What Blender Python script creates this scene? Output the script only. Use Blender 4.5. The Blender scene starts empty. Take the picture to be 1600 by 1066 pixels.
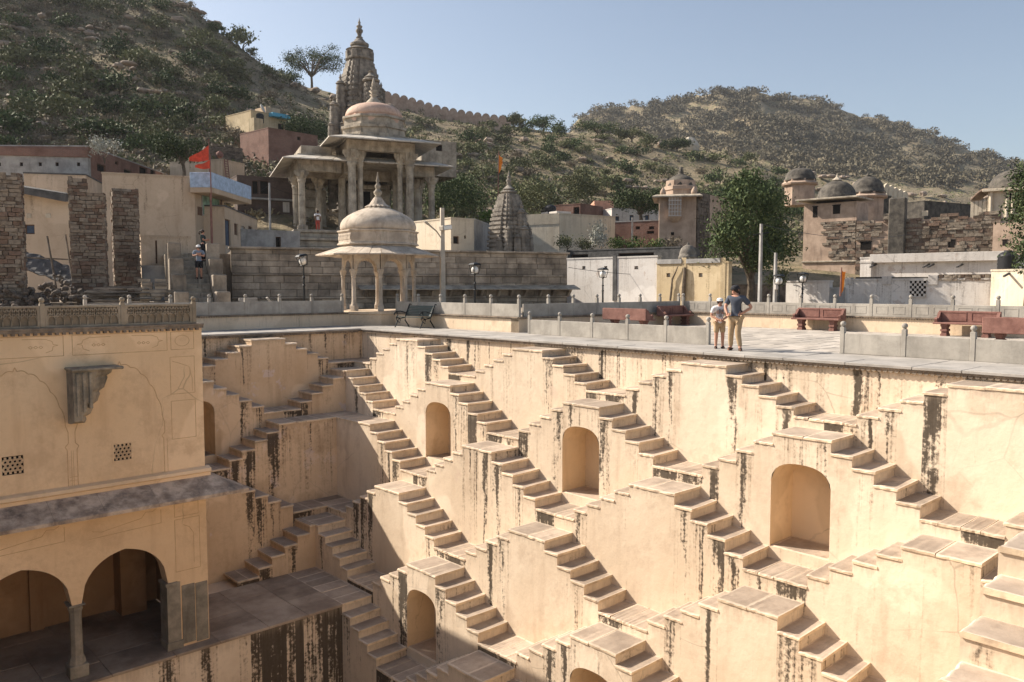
import bpy, bmesh, math, random
from mathutils import Vector, Matrix, noise
random.seed(7)
R = math.radians
SC = bpy.context.scene
COL = SC.collection
# ------------------------------------------------------------------ camera
EYE = Vector((-17.346, -23.161, 1.644))
FOC, PITCH, YAW = 1255.5, R(3.852), R(47.269)
FWD = Vector((math.cos(YAW)*math.cos(PITCH), math.sin(YAW)*math.cos(PITCH), -math.sin(PITCH)))
RGT = Vector((math.sin(YAW), -math.cos(YAW), 0))
UPV = RGT.cross(FWD)
cd = bpy.data.cameras.new('camera'); cam = bpy.data.objects.new('camera', cd); COL.objects.link(cam)
cd.sensor_width = 36; cd.lens = FOC/1600*36; cd.clip_end = 6000; cd.clip_start = .1
cam.location = EYE
cam.rotation_euler = FWD.to_track_quat('-Z', 'Y').to_euler()
SC.camera = cam
# ------------------------------------------------------------------ sky and sun
SUN = Vector((.47, -1, -.80)).normalized()
elev = math.asin(-SUN.z)
w = bpy.data.worlds.new('World'); SC.world = w; w.use_nodes = True
nt = w.node_tree; nt.nodes.clear()
sky = nt.nodes.new('ShaderNodeTexSky'); sky.sky_type = 'NISHITA'; sky.sun_disc = False
sky.sun_elevation = elev; sky.sun_rotation = math.atan2(-SUN.x, -SUN.y)
sky.air_density = 1.0; sky.dust_density = 2.2; sky.ozone_density = .35; sky.altitude = 400
bg = nt.nodes.new('ShaderNodeBackground'); bg.inputs[1].default_value = .084
wo = nt.nodes.new('ShaderNodeOutputWorld')
hs = nt.nodes.new('ShaderNodeHueSaturation'); hs.inputs['Saturation'].default_value = .85
nt.links.new(sky.outputs[0], hs.inputs['Color']); nt.links.new(hs.outputs[0], bg.inputs[0]); nt.links.new(bg.outputs[0], wo.inputs[0])
sl = bpy.data.lights.new('sun', 'SUN'); sl.energy = 5.0; sl.angle = R(.5); sl.color = (1, .90, .77)
so = bpy.data.objects.new('sun', sl); COL.objects.link(so)
so.rotation_euler = SUN.to_track_quat('-Z', 'Y').to_euler(); so.location = (-40, 60, 60)
SC.view_settings.view_transform = 'Standard'; SC.view_settings.look = 'None'
SC.view_settings.exposure = 0.84; SC.view_settings.gamma = 1.0
SC.cycles.max_bounces = 8; SC.cycles.diffuse_bounces = 4; SC.cycles.volume_bounces = 0
SC.cycles.use_denoising = True

def sight(px, py, x=None, y=None, z=None, d=None):
    """Survey: the point of the place seen at a bearing of the 1600 px photograph, on a known plane or at a known distance."""
    r = FWD + RGT*((px-800)/FOC) + UPV*((533-py)/FOC)
    if x is not None: k = (x-EYE.x)/r.x
    elif y is not None: k = (y-EYE.y)/r.y
    elif z is not None: k = (z-EYE.z)/r.z
    else: k = d/(r.x*math.cos(YAW)+r.y*math.sin(YAW))
    return EYE + r*k

# ------------------------------------------------------------------ mesh helpers
class MB:
    def __init__(s): s.v = []; s.f = []; s.a = []; s.t = []
    def quad(s, pts, att=None, tint=0.0):
        i = len(s.v); s.v += [tuple(p) for p in pts]
        s.f.append(tuple(range(i, i+len(pts)))); s.a.append(att); s.t.append(tint)
    def add(s, vs, fs, M=None, tint=0.0):
        i = len(s.v)
        s.v += [tuple(M @ Vector(p)) for p in vs] if M else [tuple(p) for p in vs]
        for f in fs: s.f.append(tuple(i+k for k in f)); s.a.append(None); s.t.append(tint)
        return s
    def box(s, x0, y0, z0, x1, y1, z1, M=None, tint=0.0):
        vs = [(x0,y0,z0),(x1,y0,z0),(x1,y1,z0),(x0,y1,z0),(x0,y0,z1),(x1,y0,z1),(x1,y1,z1),(x0,y1,z1)]
        return s.add(vs, [(0,3,2,1),(4,5,6,7),(0,1,5,4),(1,2,6,5),(2,3,7,6),(3,0,4,7)], M, tint)
    def cbox(s, x0, y0, z0, x1, y1, z1, c=.01, M=None, tint=0.0):
        """box with chamfered edges"""
        X, Y, Z = (x0, x1), (y0, y1), (z0, z1); vs = []; idx = {}
        for i in (0, 1):
            for j in (0, 1):
                for k in (0, 1):
                    p = [X[i], Y[j], Z[k]]; q = [c if n == 0 else -c for n in (i, j, k)]
                    for a in range(3):
                        r = [p[b]+(q[b] if b != a else 0) for b in range(3)]
                        idx[i, j, k, a] = len(vs); vs.append(tuple(r))
        fs = []
        for a in range(3):
            b, d = (a+1) % 3, (a+2) % 3
            for s_ in (0, 1):
                loop = []
                for (m, n) in ((0, 0), (1, 0), (1, 1), (0, 1)):
                    t = [0, 0, 0]; t[a] = s_; t[b] = m; t[d] = n; loop.append(idx[t[0], t[1], t[2], a])
                fs.append(tuple(loop) if s_ else tuple(reversed(loop)))
        for a in range(3):
            b, d = (a+1) % 3, (a+2) % 3
            for (m, n) in ((0, 0), (1, 0), (1, 1), (0, 1)):
                t0 = [0, 0, 0]; t0[b] = m; t0[d] = n; t1 = list(t0); t1[a] = 1
                q = (idx[(*t0, b)], idx[(*t1, b)], idx[(*t1, d)], idx[(*t0, d)])
                fs.append(q if (m == n) else tuple(reversed(q)))
        for i in (0, 1):
            for j in (0, 1):
                for k in (0, 1):
                    tri = (idx[i, j, k, 0], idx[i, j, k, 1], idx[i, j, k, 2])
                    fs.append(tri if (i+j+k) % 2 == 1 else tuple(reversed(tri)))
        return s.add(vs, fs, M, tint)
    def prism(s, poly, z0, z1, M=None, tint=0.0):
        n = len(poly); vs = [(x, y, z0) for x, y in poly]+[(x, y, z1) for x, y in poly]
        fs = [tuple(reversed(range(n))), tuple(range(n, 2*n))]+[(i, (i+1) % n, n+(i+1) % n, n+i) for i in range(n)]
        return s.add(vs, fs, M, tint)
    def loft(s, rings, M=None, cap=True, tint=0.0):
        n = len(rings[0]); vs = [p for r in rings for p in r]; fs = []
        for k in range(len(rings)-1):
            for i in range(n):
                j = (i+1) % n
                fs.append((k*n+i, k*n+j, (k+1)*n+j, (k+1)*n+i))
        if cap: fs += [tuple(reversed(range(n))), tuple(range((len(rings)-1)*n, len(rings)*n))]
        return s.add(vs, fs, M, tint)
    def lathe(s, prof, n=24, M=None, rot=0.0, lobes=0, amp=0.0, tint=0.0):
        rings = []
        for r, z in prof:
            ring = []
            for i in range(n):
                a = 2*math.pi*i/n+rot
                rr = r*(1+amp*abs(math.sin(lobes*a/2))) if lobes else r
                ring.append((rr*math.cos(a), rr*math.sin(a), z))
            rings.append(ring)
        return s.loft(rings, M, True, tint)
    def tube(s, pts, r, n=8, tint=0.0):
        pts = [Vector(p) for p in pts]; rr = r if isinstance(r, (list, tuple)) else [r]*len(pts); rings = []
        for i, p in enumerate(pts):
            d = (pts[min(i+1, len(pts)-1)]-pts[max(i-1, 0)]).normalized()
            u = d.orthogonal().normalized()
            if abs(d.z) < .99: u = d.cross(Vector((0, 0, 1))).normalized()
            else: u = Vector((1, 0, 0))
            v = d.cross(u)
            rings.append([tuple(p+(u*math.cos(2*math.pi*k/n)+v*math.sin(2*math.pi*k/n))*rr[i]) for k in range(n)])
        return s.loft(rings, None, True, tint)
    def ball(s, c, r, n=10, m=6, sc=(1, 1, 1), tint=0.0):
        prof = [(max(1e-4, r*math.sin(math.pi*k/m)), -r*math.cos(math.pi*k/m)) for k in range(m+1)]
        return s.lathe(prof, n, Matrix.Translation(c) @ Matrix.Diagonal((*sc, 1)), tint=tint)
    def mesh(s, name, mat, smooth=False):
        me = bpy.data.meshes.new(name); me.from_pydata(s.v, [], s.f)
        if any(a is not None for a in s.a):
            at = me.attributes.new('wallco', 'FLOAT_VECTOR', 'CORNER'); k = 0; out = []
            for f, a in zip(s.f, s.a):
                for j in range(len(f)): out += list(a[j]) if a else (0, 9, 0)
            at.data.foreach_set('vector', out)
        if any(s.t):
            at = me.attributes.new('tint', 'FLOAT', 'FACE'); at.data.foreach_set('value', [float(t) for t in s.t])
        if mat:
            for m in (mat if isinstance(mat, (list, tuple)) else [mat]): me.materials.append(m)
        if smooth: me.polygons.foreach_set('use_smooth', [True]*len(me.polygons))
        me.update(); return me
    def build(s, name, mat, parent=None, smooth=False, **kw):
        return link(name, s.mesh(name, mat, smooth), parent, **kw)

def tag(o, label=None, cat=None, group=None, kind=None):
    if label: o['label'] = label
    if cat: o['category'] = cat
    if group: o['group'] = group
    if kind: o['kind'] = kind
    return o
def link(name, me, parent=None, loc=None, rz=None, M=None, **kw):
    o = bpy.data.objects.new(name, me); COL.objects.link(o)
    if parent: o.parent = parent
    if loc is not None: o.location = loc
    if rz is not None: o.rotation_euler = (0, 0, rz)
    if M is not None: o.matrix_local = M
    return tag(o, **kw)
def empty(name, loc=(0, 0, 0), rz=0, **kw):
    o = bpy.data.objects.new(name, None); COL.objects.link(o); o.empty_display_size = .2
    o.location = loc; o.rotation_euler = (0, 0, rz); return tag(o, **kw)
KIDS = {}
def copy_tree(o, parent=None, kids=None):
    if kids is None:
        kids = {}
        for q in list(COL.objects):
            if q.parent: kids.setdefault(q.parent, []).append(q)
    c = o.copy(); COL.objects.link(c)
    if parent: c.parent = parent
    for ch in kids.get(o, []): copy_tree(ch, c, kids)
    return c
def mrot(loc, rz=0.0): return Matrix.Translation(loc) @ Matrix.Rotation(rz, 4, 'Z')
def rnd(a, b): return random.uniform(a, b)

# ------------------------------------------------------------------ materials
def newmat(name, rough=.85):
    m = bpy.data.materials.new(name); m.use_nodes = True
    b = m.node_tree.nodes['Principled BSDF']; b.inputs['Roughness'].default_value = rough
    b.inputs['Specular IOR Level'].default_value = .25
    return m, m.node_tree, b
class N:
    """short-hand for wiring shader nodes"""
    def __init__(s, nt): s.nt = nt
    def n(s, t, **k):
        q = s.nt.nodes.new(t)
        for a, b in k.items(): setattr(q, a, b)
        return q
    def l(s, a, b): s.nt.links.new(a, b)
    def val(s, sock, v):
        if hasattr(v, 'is_output'): s.l(v, sock)
        else: sock.default_value = v
    def math(s, op, a, b=0.0, c=0.0, clamp=False):
        q = s.n('ShaderNodeMath', operation=op, use_clamp=clamp)
        for i, v in enumerate((a, b, c)): s.val(q.inputs[i], v)
        return q.outputs[0]
    def step(s, v, lo, hi):
        q = s.n('ShaderNodeMapRange', interpolation_type='SMOOTHSTEP')
        s.val(q.inputs[0], v); q.inputs[1].default_value = lo; q.inputs[2].default_value = hi
        return q.outputs[0]
    def mix(s, f, a, b):
        q = s.n('ShaderNodeMix', data_type='RGBA')
        s.val(q.inputs[0], f)
        for i, v in ((6, a), (7, b)): s.val(q.inputs[i], v if hasattr(v, 'is_output') else (*v, 1))
        return q.outputs[2]
    def noise(s, vec=None, scale=1.0, det=4.0, rough=.55, dim='3D', w=None):
        q = s.n('ShaderNodeTexNoise', noise_dimensions=dim)
        q.inputs['Scale'].default_value = scale; q.inputs['Detail'].default_value = det; q.inputs['Roughness'].default_value = rough
        if vec is not None: s.l(vec, q.inputs['Vector'])
        if w is not None: s.val(q.inputs['W'], w)
        return q.outputs[0]
    def pos(s): return s.n('ShaderNodeNewGeometry').outputs['Position']
    def sep(s, v):
        q = s.n('ShaderNodeSeparateXYZ'); s.l(v, q.inputs[0]); return q.outputs
    def comb(s, x, y, z):
        q = s.n('ShaderNodeCombineXYZ')
        for i, v in enumerate((x, y, z)): s.val(q.inputs[i], v)
        return q.outputs[0]
    def attr(s, name):
        return s.n('ShaderNodeAttribute', attribute_name=name)
    def orand(s): return s.n('ShaderNodeObjectInfo').outputs['Random']
    def bump(s, h, strength=.3, dist=.02, b=None):
        q = s.n('ShaderNodeBump'); q.inputs['Strength'].default_value = strength; q.inputs['Distance'].default_value = dist
        s.l(h, q.inputs['Height'])
        if b is not None: s.l(q.outputs[0], b.inputs['Normal'])
        return q.outputs[0]

def plaster(name, c0, c1, stain=(.031, .022, .015), amount=1.0, peel=(.55, .40, .32), peel_amt=.3, drips=True):
    """lime plaster: cloudy tone, rain streaks that hang from the edge above, rubbed patches"""
    m, nt, b = newmat(name, .9); g = N(nt)
    p = g.pos(); x, y, z = g.sep(p); u = g.math('ADD', x, y)
    a = g.attr('wallco'); dxu, drop, bias = g.sep(a.outputs['Vector'])
    cloud = g.noise(p, .55, 5, .6); fine = g.noise(p, 9, 4, .6)
    col = g.mix(g.step(cloud, .3, .7), c0, c1)
    col = g.mix(g.math('MULTIPLY', g.step(fine, .5, .8), .25), col, tuple(k*.8 for k in c0))
    # broad faint brown runs
    r1 = g.noise(g.comb(g.math('MULTIPLY', u, 2.2), g.math('MULTIPLY', z, .22), 3.1), 1, 4, .6)
    col = g.mix(g.math('MULTIPLY', g.step(r1, .52, .75), .35), col, tuple(k*f for k, f in zip(c0, (.62, .55, .5))))
    # rubbed / peeled patches
    pz = g.noise(p, .9, 6, .65)
    pm = g.math('MULTIPLY', g.step(pz, .65-.06*peel_amt, .69-.06*peel_amt), peel_amt)
    col = g.mix(pm, col, peel)
    # hairline cracks and paler repair patches
    vo = g.n('ShaderNodeTexVoronoi', feature='DISTANCE_TO_EDGE'); vo.inputs['Scale'].default_value = .55
    wob = g.n('ShaderNodeVectorMath', operation='ADD'); nv = g.n('ShaderNodeTexNoise'); nv.inputs['Scale'].default_value = 1.6; nv.inputs['Detail'].default_value = 5
    g.l(p, wob.inputs[0]); g.l(nv.outputs['Color'], wob.inputs[1]); g.l(wob.outputs[0], vo.inputs['Vector'])
    ck = g.math('MULTIPLY', g.math('SUBTRACT', 1, g.step(vo.outputs[0], .002, .009)), g.step(g.noise(p, .35, 3, .5), .52, .62))
    col = g.mix(g.math('MULTIPLY', ck, .45), col, tuple(k*.42 for k in c0))
    rp = g.noise(p, .38, 3, .45); col = g.mix(g.math('MULTIPLY', g.step(rp, .57, .60), .5), col, tuple(min(1, k*1.12+.03) for k in c1))
    dm = g.noise(p, 1.1, 6, .7); col = g.mix(g.math('MULTIPLY', g.step(dm, .48, .70), .46), col, tuple(k*f for k, f in zip(c0, (.66, .60, .55))))
    if drips:
        s1 = g.noise(g.comb(g.math('MULTIPLY', u, 5.0), g.math('MULTIPLY', z, .20), 7.7), 1, 5, .62)
        s2 = g.noise(g.comb(g.math('MULTIPLY', u, 16.0), g.math('MULTIPLY', z, .5), 1.7), 1, 3, .5)
        speck = g.noise(p, 13, 5, .7)
        hang = g.math('ADD', g.math('MULTIPLY', g.math('MINIMUM', bias, .12), .30), g.math('MULTIPLY', drop, -.055))
        v = g.math('ADD', g.math('ADD', s1, g.math('MULTIPLY', g.math('SUBTRACT', s2, .5), .70)), hang)
        v = g.math('ADD', v, g.math('MULTIPLY', g.math('SUBTRACT', speck, .5), .75))
        halo = g.math('MULTIPLY', g.step(v, .44, .70), .42*amount); col = g.mix(halo, col, tuple(k*f for k, f in zip(c0, (.45, .40, .36))))
        wv = g.noise(g.comb(g.math('MULTIPLY', u, 1.3), g.math('MULTIPLY', z, 1.1), 4.4), 1, 3, .55)
        dxw = g.math('ADD', dxu, g.math('MULTIPLY', g.math('SUBTRACT', wv, .5), 3.2))
        pv_ = g.math('ADD', g.math('MULTIPLY', bias, .9), g.math('ADD', g.math('MULTIPLY', g.math('ABSOLUTE', dxw), -.42), g.math('MULTIPLY', drop, -.17)))
        pv_ = g.math('ADD', pv_, g.math('ADD', g.math('MULTIPLY', g.math('SUBTRACT', s2, .5), 1.0), g.math('MULTIPLY', g.math('SUBTRACT', speck, .5), 1.3)))
        pm_ = g.math('MULTIPLY', g.step(pv_, .10, .42), g.step(bias, .14, .2))
        mk = g.math('MULTIPLY', g.math('MAXIMUM', g.step(v, .61, .82), pm_), .90*amount)
        col = g.mix(mk, col, stain)
        # thin grime line right under the edge
        e = g.math('MULTIPLY', g.math('SUBTRACT', 1.0, g.step(g.math('ADD', drop, g.math('MULTIPLY', s2, .5)), .22, .42)), .35)
        col = g.mix(e, col, tuple(k*.55 for k in c0))
    g.l(col, b.inputs['Base Color'])
    hgt = g.math('ADD', g.noise(p, 2.0, 4, .6), g.math('MULTIPLY', fine, .25))
    g.bump(hgt, .35, .05, b)
    return m

def stone(name, c0, c1, scale=1.5, streak=.5, rough=.85, bump=.5, dark=(.05, .045, .04), vary=.25, bd=.02):
    m, nt, b = newmat(name, rough); g = N(nt)
    p = g.pos(); x, y, z = g.sep(p)
    col = g.mix(g.step(g.noise(p, scale, 6, .65), .32, .68), c0, c1)
    fine = g.noise(p, 14, 5, .65)
    col = g.mix(g.math('MULTIPLY', g.step(fine, .5, .85), .35), col, tuple(k*.6 for k in c0))
    if streak:
        st = g.noise(g.comb(g.math('MULTIPLY', x, 2.6), g.math('MULTIPLY', y, 2.6), g.math('MULTIPLY', z, .35)), 1, 5, .65)
        col = g.mix(g.math('MULTIPLY', g.step(st, .52, .72), streak), col, dark)
    v = g.math('ADD', 1-vary, g.math('MULTIPLY', g.orand(), 2*vary))
    hsv = g.n('ShaderNodeHueSaturation'); g.l(col, hsv.inputs['Color']); g.l(v, hsv.inputs['Value'])
    g.l(hsv.outputs[0], b.inputs['Base Color'])
    g.bump(g.math('ADD', g.noise(p, 6, 6, .7), g.math('MULTIPLY', fine, .3)), bump, bd, b)
    return m

def tread_mat(name):
    """worn flag: grey brown face with a limewashed rim"""
    m, nt, b = newmat(name, .85); g = N(nt)
    p = g.pos(); nz = g.sep(g.n('ShaderNodeNewGeometry').outputs['Normal'])[2]
    gx, gy, gz = g.sep(g.n('ShaderNodeTexCoord').outputs['Generated'])
    top = g.mix(g.step(g.noise(p, 1.3, 6, .65), .3, .7), (.30, .235, .18), (.47, .375, .29))
    top = g.mix(g.math('MULTIPLY', g.step(g.noise(p, 5, 5, .7), .5, .75), .5), top, (.21, .165, .13))
    side = g.mix(g.step(g.noise(p, 4, 4, .6), .4, .75), (.70, .55, .38), (.42, .31, .22))
    ex = g.math('MINIMUM', g.math('MINIMUM', gx, g.math('SUBTRACT', 1, gx)), g.math('MINIMUM', gy, g.math('SUBTRACT', 1, gy)))
    rim = g.math('SUBTRACT', 1, g.step(g.math('ADD', ex, g.math('MULTIPLY', g.math('SUBTRACT', g.noise(p, 7, 4, .6), .5), .12)), .03, .07))
    top = g.mix(g.math('MULTIPLY', rim, .6), top, (.68, .56, .43))
    col = g.mix(g.step(nz, .5, .8), side, top)
    hsv = g.n('ShaderNodeHueSaturation'); g.l(col, hsv.inputs['Color'])
    g.l(g.math('ADD', .82, g.math('MULTIPLY', g.orand(), .36)), hsv.inputs['Value'])
    g.l(hsv.outputs[0], b.inputs['Base Color'])
    g.bump(g.noise(p, 7, 6, .7), .4, .02, b)
    return m

def flat(name, c, rough=.7, var=.15, scale=6, metal=0.0, bump=.15):
    m, nt, b = newmat(name, rough); g = N(nt); p = g.pos()
    col = g.mix(g.step(g.noise(p, scale, 5, .6), .3, .7), tuple(k*(1-var) for k in c), tuple(min(1, k*(1+var)) for k in c))
    g.l(col, b.inputs['Base Color']); b.inputs['Metallic'].default_value = metal
    if bump: g.bump(g.noise(p, 20, 4, .6), bump, .01, b)
    return m

M = {}
M['wall'] = plaster('cream_plaster', (.64, .51, .37), (.785, .65, .495))
M['wall_plain'] = plaster('cream_plaster_clean', (.64, .495, .345), (.74, .59, .43), amount=.35, peel_amt=.15)
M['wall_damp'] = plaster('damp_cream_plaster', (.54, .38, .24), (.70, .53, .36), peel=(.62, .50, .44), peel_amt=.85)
M['niche'] = plaster('niche_plaster', (.66, .49, .31), (.74, .565, .375), drips=False, peel_amt=.1)
M['house'] = plaster('pavilion_plaster', (.69, .49, .295), (.775, .57, .36), drips=False, peel_amt=.12)
M['line'] = flat('incised_line', (.50, .33, .185), .9)
M['tread'] = tread_mat('tread_stone')
M['deck'] = stone('walkway_stone', (.28, .26, .235), (.40, .37, .335), 1.2, .0, vary=.10, bump=.35)
M['court'] = stone('court_stone', (.34, .30, .255), (.50, .45, .39), 2.0, .0, vary=.16, bump=.6)
M['joint'] = flat('mortar_dirt', (.16, .13, .10), .95)
M['grey'] = stone('parapet_stone', (.29, .265, .23), (.42, .385, .335), 1.5, .4, vary=.08, bump=.25, dark=(.16, .14, .12))
M['cornice'] = stone('dark_cornice_stone', (.14, .11, .085), (.30, .24, .18), 4, .4, vary=.05)
M['platform'] = stone('platform_stone', (.215, .16, .12), (.42, .335, .255), .8, .0, vary=.12, bump=.4)
M['weathered'] = stone('weathered_bracket_stone', (.16, .14, .11), (.36, .30, .22), 3, .7, vary=.1, bump=.6)
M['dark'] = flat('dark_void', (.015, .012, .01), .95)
M['glassy'] = flat('dark_pane', (.03, .035, .04), .25, bump=0)
# ------------------------------------------------------------------ the stepwell
YC = 4.45; W = .978; T_ = .429; A_ = .6305; V_ = .699; HP = A_+4*T_+V_
TOP = [-.186, -1.40, -2.881, -4.444, -5.888, -7.27, -8.75]
RISE = [.1975, .243, .243, .243, .243, .243, .243]
PIT = -10.4; SLAB = .06
def place(wall, u, p, z):
    return Vector((-p, YC-u, z)) if wall == 'sun' else Vector((-u, YC-p, z))
WALLM = {'sun': Matrix(((0, -1, 0, 0), (-1, 0, 0, YC), (0, 0, 1, 0), (0, 0, 0, 1))),
         'shade': Matrix(((-1, 0, 0, 0), (0, -1, 0, YC), (0, 0, 1, 0), (0, 0, 0, 1)))}
# in a wall's own frame: x runs along the wall from the corner (u), y into the pit (p), z up
def flip(wall): return wall == 'sun'

step_mesh = {}
def slab_mesh(L, D, h=SLAB, seed=0):
    """one flag: worn, faintly crooked, chamfered"""
    key = (round(L, 3), round(D, 3), round(h, 3), seed)
    if key not in step_mesh:
        rr = random.Random(str(key)); mb = MB(); n = 7; c = .012; rings = []
        for i in range(n+1):
            x = -L/2+L*i/n; e = rr.uniform(-.004, .004); f = max(0, rr.gauss(0, .008)); k = max(0, rr.gauss(-.004, .014))+.010*math.sin(math.pi*i/n); t = rr.uniform(-.005, .005); m = c if 0 < i < n else c*1.6
            rings.append([(x, 0, 0), (x, D-f, 0), (x, D-f+e, h-m-k), (x, D-f-m-k*.8, h+t-k*.5), (x, D*.5, h-.004+t), (x, 0, h)])
        mb.loft(rings)
        step_mesh[key] = mb.mesh('step', M['tread'])
    return step_mesh[key]
ROWS = ['top', 'second', 'third', 'fourth', 'fifth', 'sixth', 'lowest']
ORD = ['first', 'second', 'third', 'fourth', 'fifth', 'sixth']

def arch_top(du, half, z_spring, z_top):
    q = min(1.0, abs(du)/half)
    return z_spring+(z_top-z_spring)*(1-q**2.5)**(1/2.2)

def stair_block(wall, T, c, order, umax):
    rr = random.Random(f'{wall}{T}{c:.2f}')
    ztop, h = TOP[T], RISE[T]; zv = ztop-5*h
    ucorner = T*W if wall == 'sun' else (T+1)*W
    p0, p1 = T*W, (T+1)*W
    iv = []      # (u0, u1, z, sort)
    lo, hi = c-HP, c+HP
    left_flight = not (T == 2 and c < 5) and not (T == 4 and c < 5) and not (T == 1 and c < 2) and not (T == 5 and c < 9)
    if left_flight:
        first = c-HP
        if order == 0: first = ucorner
        iv.append((first, c-A_-4*T_, zv, 'landing'))
        for i in range(4): iv.append((c-A_-4*T_+i*T_, c-A_-4*T_+(i+1)*T_, zv+(i+1)*h, 'step'))
        iv.append((c-A_, c+A_, ztop, 'apex'))
    else:
        iv.append((ucorner, c+A_, ztop, 'apex'))
    for i in range(4): iv.append((c+A_+i*T_, c+A_+(i+1)*T_, ztop-(i+1)*h, 'step'))
    iv.append((c+A_+4*T_, c+HP, zv, 'landing'))
    iv = [q for q in iv if q[1] > ucorner+.05]
    iv = [(max(a, ucorner), min(b, umax), z, k) for a, b, z, k in iv if a < umax-.02]
    where = 'sunlit' if wall == 'sun' else 'shaded'
    root = empty('stepped_buttress', (0, 0, 0), label=f'{ORD[order]} stair pyramid from the corner in the {ROWS[T]} row of the {where} stepwell wall', cat='stepwell stairs', group=f'stair pyramids of the {where} wall')
    root.matrix_world = WALLM[wall]
    mb = MB(); F = flip(wall)
    def q4(pts, att=None): mb.quad(pts if F else list(reversed(pts)), att if (att is None or F) else list(reversed(att)))
    niche = T in (1, 4) and c > 5
    nh = .65; zt = ztop-.60; zs = zt-.42; nfl = (TOP[T+1]-5*RISE[T+1])+.25 if niche else 0
    for (u0, u1, z, kind) in iv:
        zb = z-SLAB-.002; bias = rr.uniform(-.7, -.1) if rr.random() < .60 else rr.uniform(.3, .85); uc = rr.uniform(u0+.1, u1-.1); hw = rr.uniform(.05, .28); ds = 1.0
        if kind == 'landing' and rr.random() < .7: bias, hw, ds = rr.uniform(.6, .9), .55, 4.0
        cuts = [u0, u1]
        if niche and u0 < c+nh and u1 > c-nh:
            cuts = sorted(set([u0, u1]+[max(u0, min(u1, c-nh+nh*2*i/14)) for i in range(15)]))
        for a, b in zip(cuts, cuts[1:]):
            if b-a < 1e-5: continue
            def wall_q(z00, z01, z10, z11):   # z at a (low, high), at b (low, high)
                q4([(a, p1, z00), (b, p1, z10), (b, p1, z11), (a, p1, z01)],
                   [((a-uc)/hw, (zb-z00)*ds, bias), ((b-uc)/hw, (zb-z10)*ds, bias), ((b-uc)/hw, (zb-z11)*ds, bias), ((a-uc)/hw, (zb-z01)*ds, bias)])
            mid = (a+b)/2
            if niche and abs(mid-c) < nh:
                za, zbb = arch_top(a-c, nh, zs, zt), arch_top(b-c, nh, zs, zt)
                wall_q(za, zb, zbb, zb); wall_q(PIT, nfl, PIT, nfl)
            else: wall_q(PIT, zb, PIT, zb)
        q4([(u0, p1, zb), (u1, p1, zb), (u1, p0-.2, zb), (u0, p0-.2, zb)], [(0, 3, -1)]*4)
    for (q, r_) in zip(iv, iv[1:]):       # risers between neighbours
        zl, zr = q[2]-SLAB-.002, r_[2]-SLAB-.002; u = q[1]; bias = rr.uniform(-.7, .1)
        if abs(zl-zr) < .01: continue
        low, high = min(zl, zr), max(zl, zr)
        pts = [(u, p0-.1, low), (u, p1, low), (u, p1, high), (u, p0-.1, high)]
        att = [(0, high-low, bias), (0, high-low, bias), (0, 0, bias), (0, 0, bias)]
        if zl > zr: pts.reverse(); att.reverse()
        q4(pts, att)
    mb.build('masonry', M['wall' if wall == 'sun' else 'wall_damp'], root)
    if niche:
        nb = MB(); D = .92; n = 14; prev = None
        out = [(c-nh, nfl)]+[(c-nh+2*nh*i/n, arch_top(-nh+2*nh*i/n, nh, zs, zt)) for i in range(n+1)]+[(c+nh, nfl)]
        for (a, za), (b, zb2) in zip(out, out[1:]):
            pts = [(a, p1, za), (b, p1, zb2), (b, p1-D, zb2), (a, p1-D, za)]
            nb.quad(pts if F else pts[::-1])
        nb.quad([(u, p1-D, z) for u, z in (out if not F else out[::-1])])
        nb.quad([(c-nh, p1, nfl), (c+nh, p1, nfl), (c+nh, p1-D, nfl), (c-nh, p1-D, nfl)] if F else [(c-nh, p1-D, nfl), (c+nh, p1-D, nfl), (c+nh, p1, nfl), (c-nh, p1, nfl)])
        nb.build('niche', M['niche'], root)
        link('niche_floor', slab_mesh(2*nh-.02, D-.03, .02), root, loc=(c, p1-D+.02, nfl+.002))
    for (u0, u1, z, kind) in iv:
        L = u1-u0; over = .022; D = W+over
        if kind == 'step':
            right = u0 > c
            o = link('step', slab_mesh(T_+over+.004, D, SLAB, rr.randrange(5)), root)
            o.location = ((u0+u1)/2+(over/2 if right else -over/2), p0, z-SLAB+rr.uniform(-.006, .012))
            o.rotation_euler = (rr.uniform(-.014, .010), rr.uniform(-.014, .014), rr.uniform(-.018, .018))
        else:
            n = max(2, round(L/.55)); cu = u0
            ws = [rr.uniform(.75, 1.3) for _ in range(n)]; s = sum(ws)
            for k in range(n):
                l = L*ws[k]/s; ext = 0; sh = 0
                if kind == 'apex' and k == n-1: ext, sh = over, over/2
                if kind == 'apex' and k == 0 and left_flight: ext += over; sh -= over/2
                o = link('flagstone', slab_mesh(round(l+ext-.010, 2), D, SLAB, rr.randrange(3)), root)
                o.location = (cu+l/2+sh, p0, z-SLAB+rr.uniform(-.004, .005)); cu += l
                o.rotation_euler = (rr.uniform(-.006, .006), rr.uniform(-.006, .006), 0)
    return root

UMAX_SUN, UMAX_SH = 27.2, 13.6
for wall, um in (('sun', UMAX_SUN), ('shade', UMAX_SH)):
    for T in range(7):
        cs = []
        base = 4.45 if T % 2 == 0 else 1.40
        k = 0
        while True:
            c = base+2*HP*k; k += 1
            if c-HP > um-.3: break
            if c+A_ < (T+.5)*W or (T == 3 and c < 2) or (T == 5 and c < 2): continue
            cs.append(c)
        if wall == 'shade':
            cs = [c for c in cs if c < 9 and T < 5]
        if wall == 'sun' and T == 6: cs = cs[1:3]
        for n, c in enumerate(cs): stair_block(wall, T, c, n, um if wall == 'sun' else 11.0)

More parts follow.
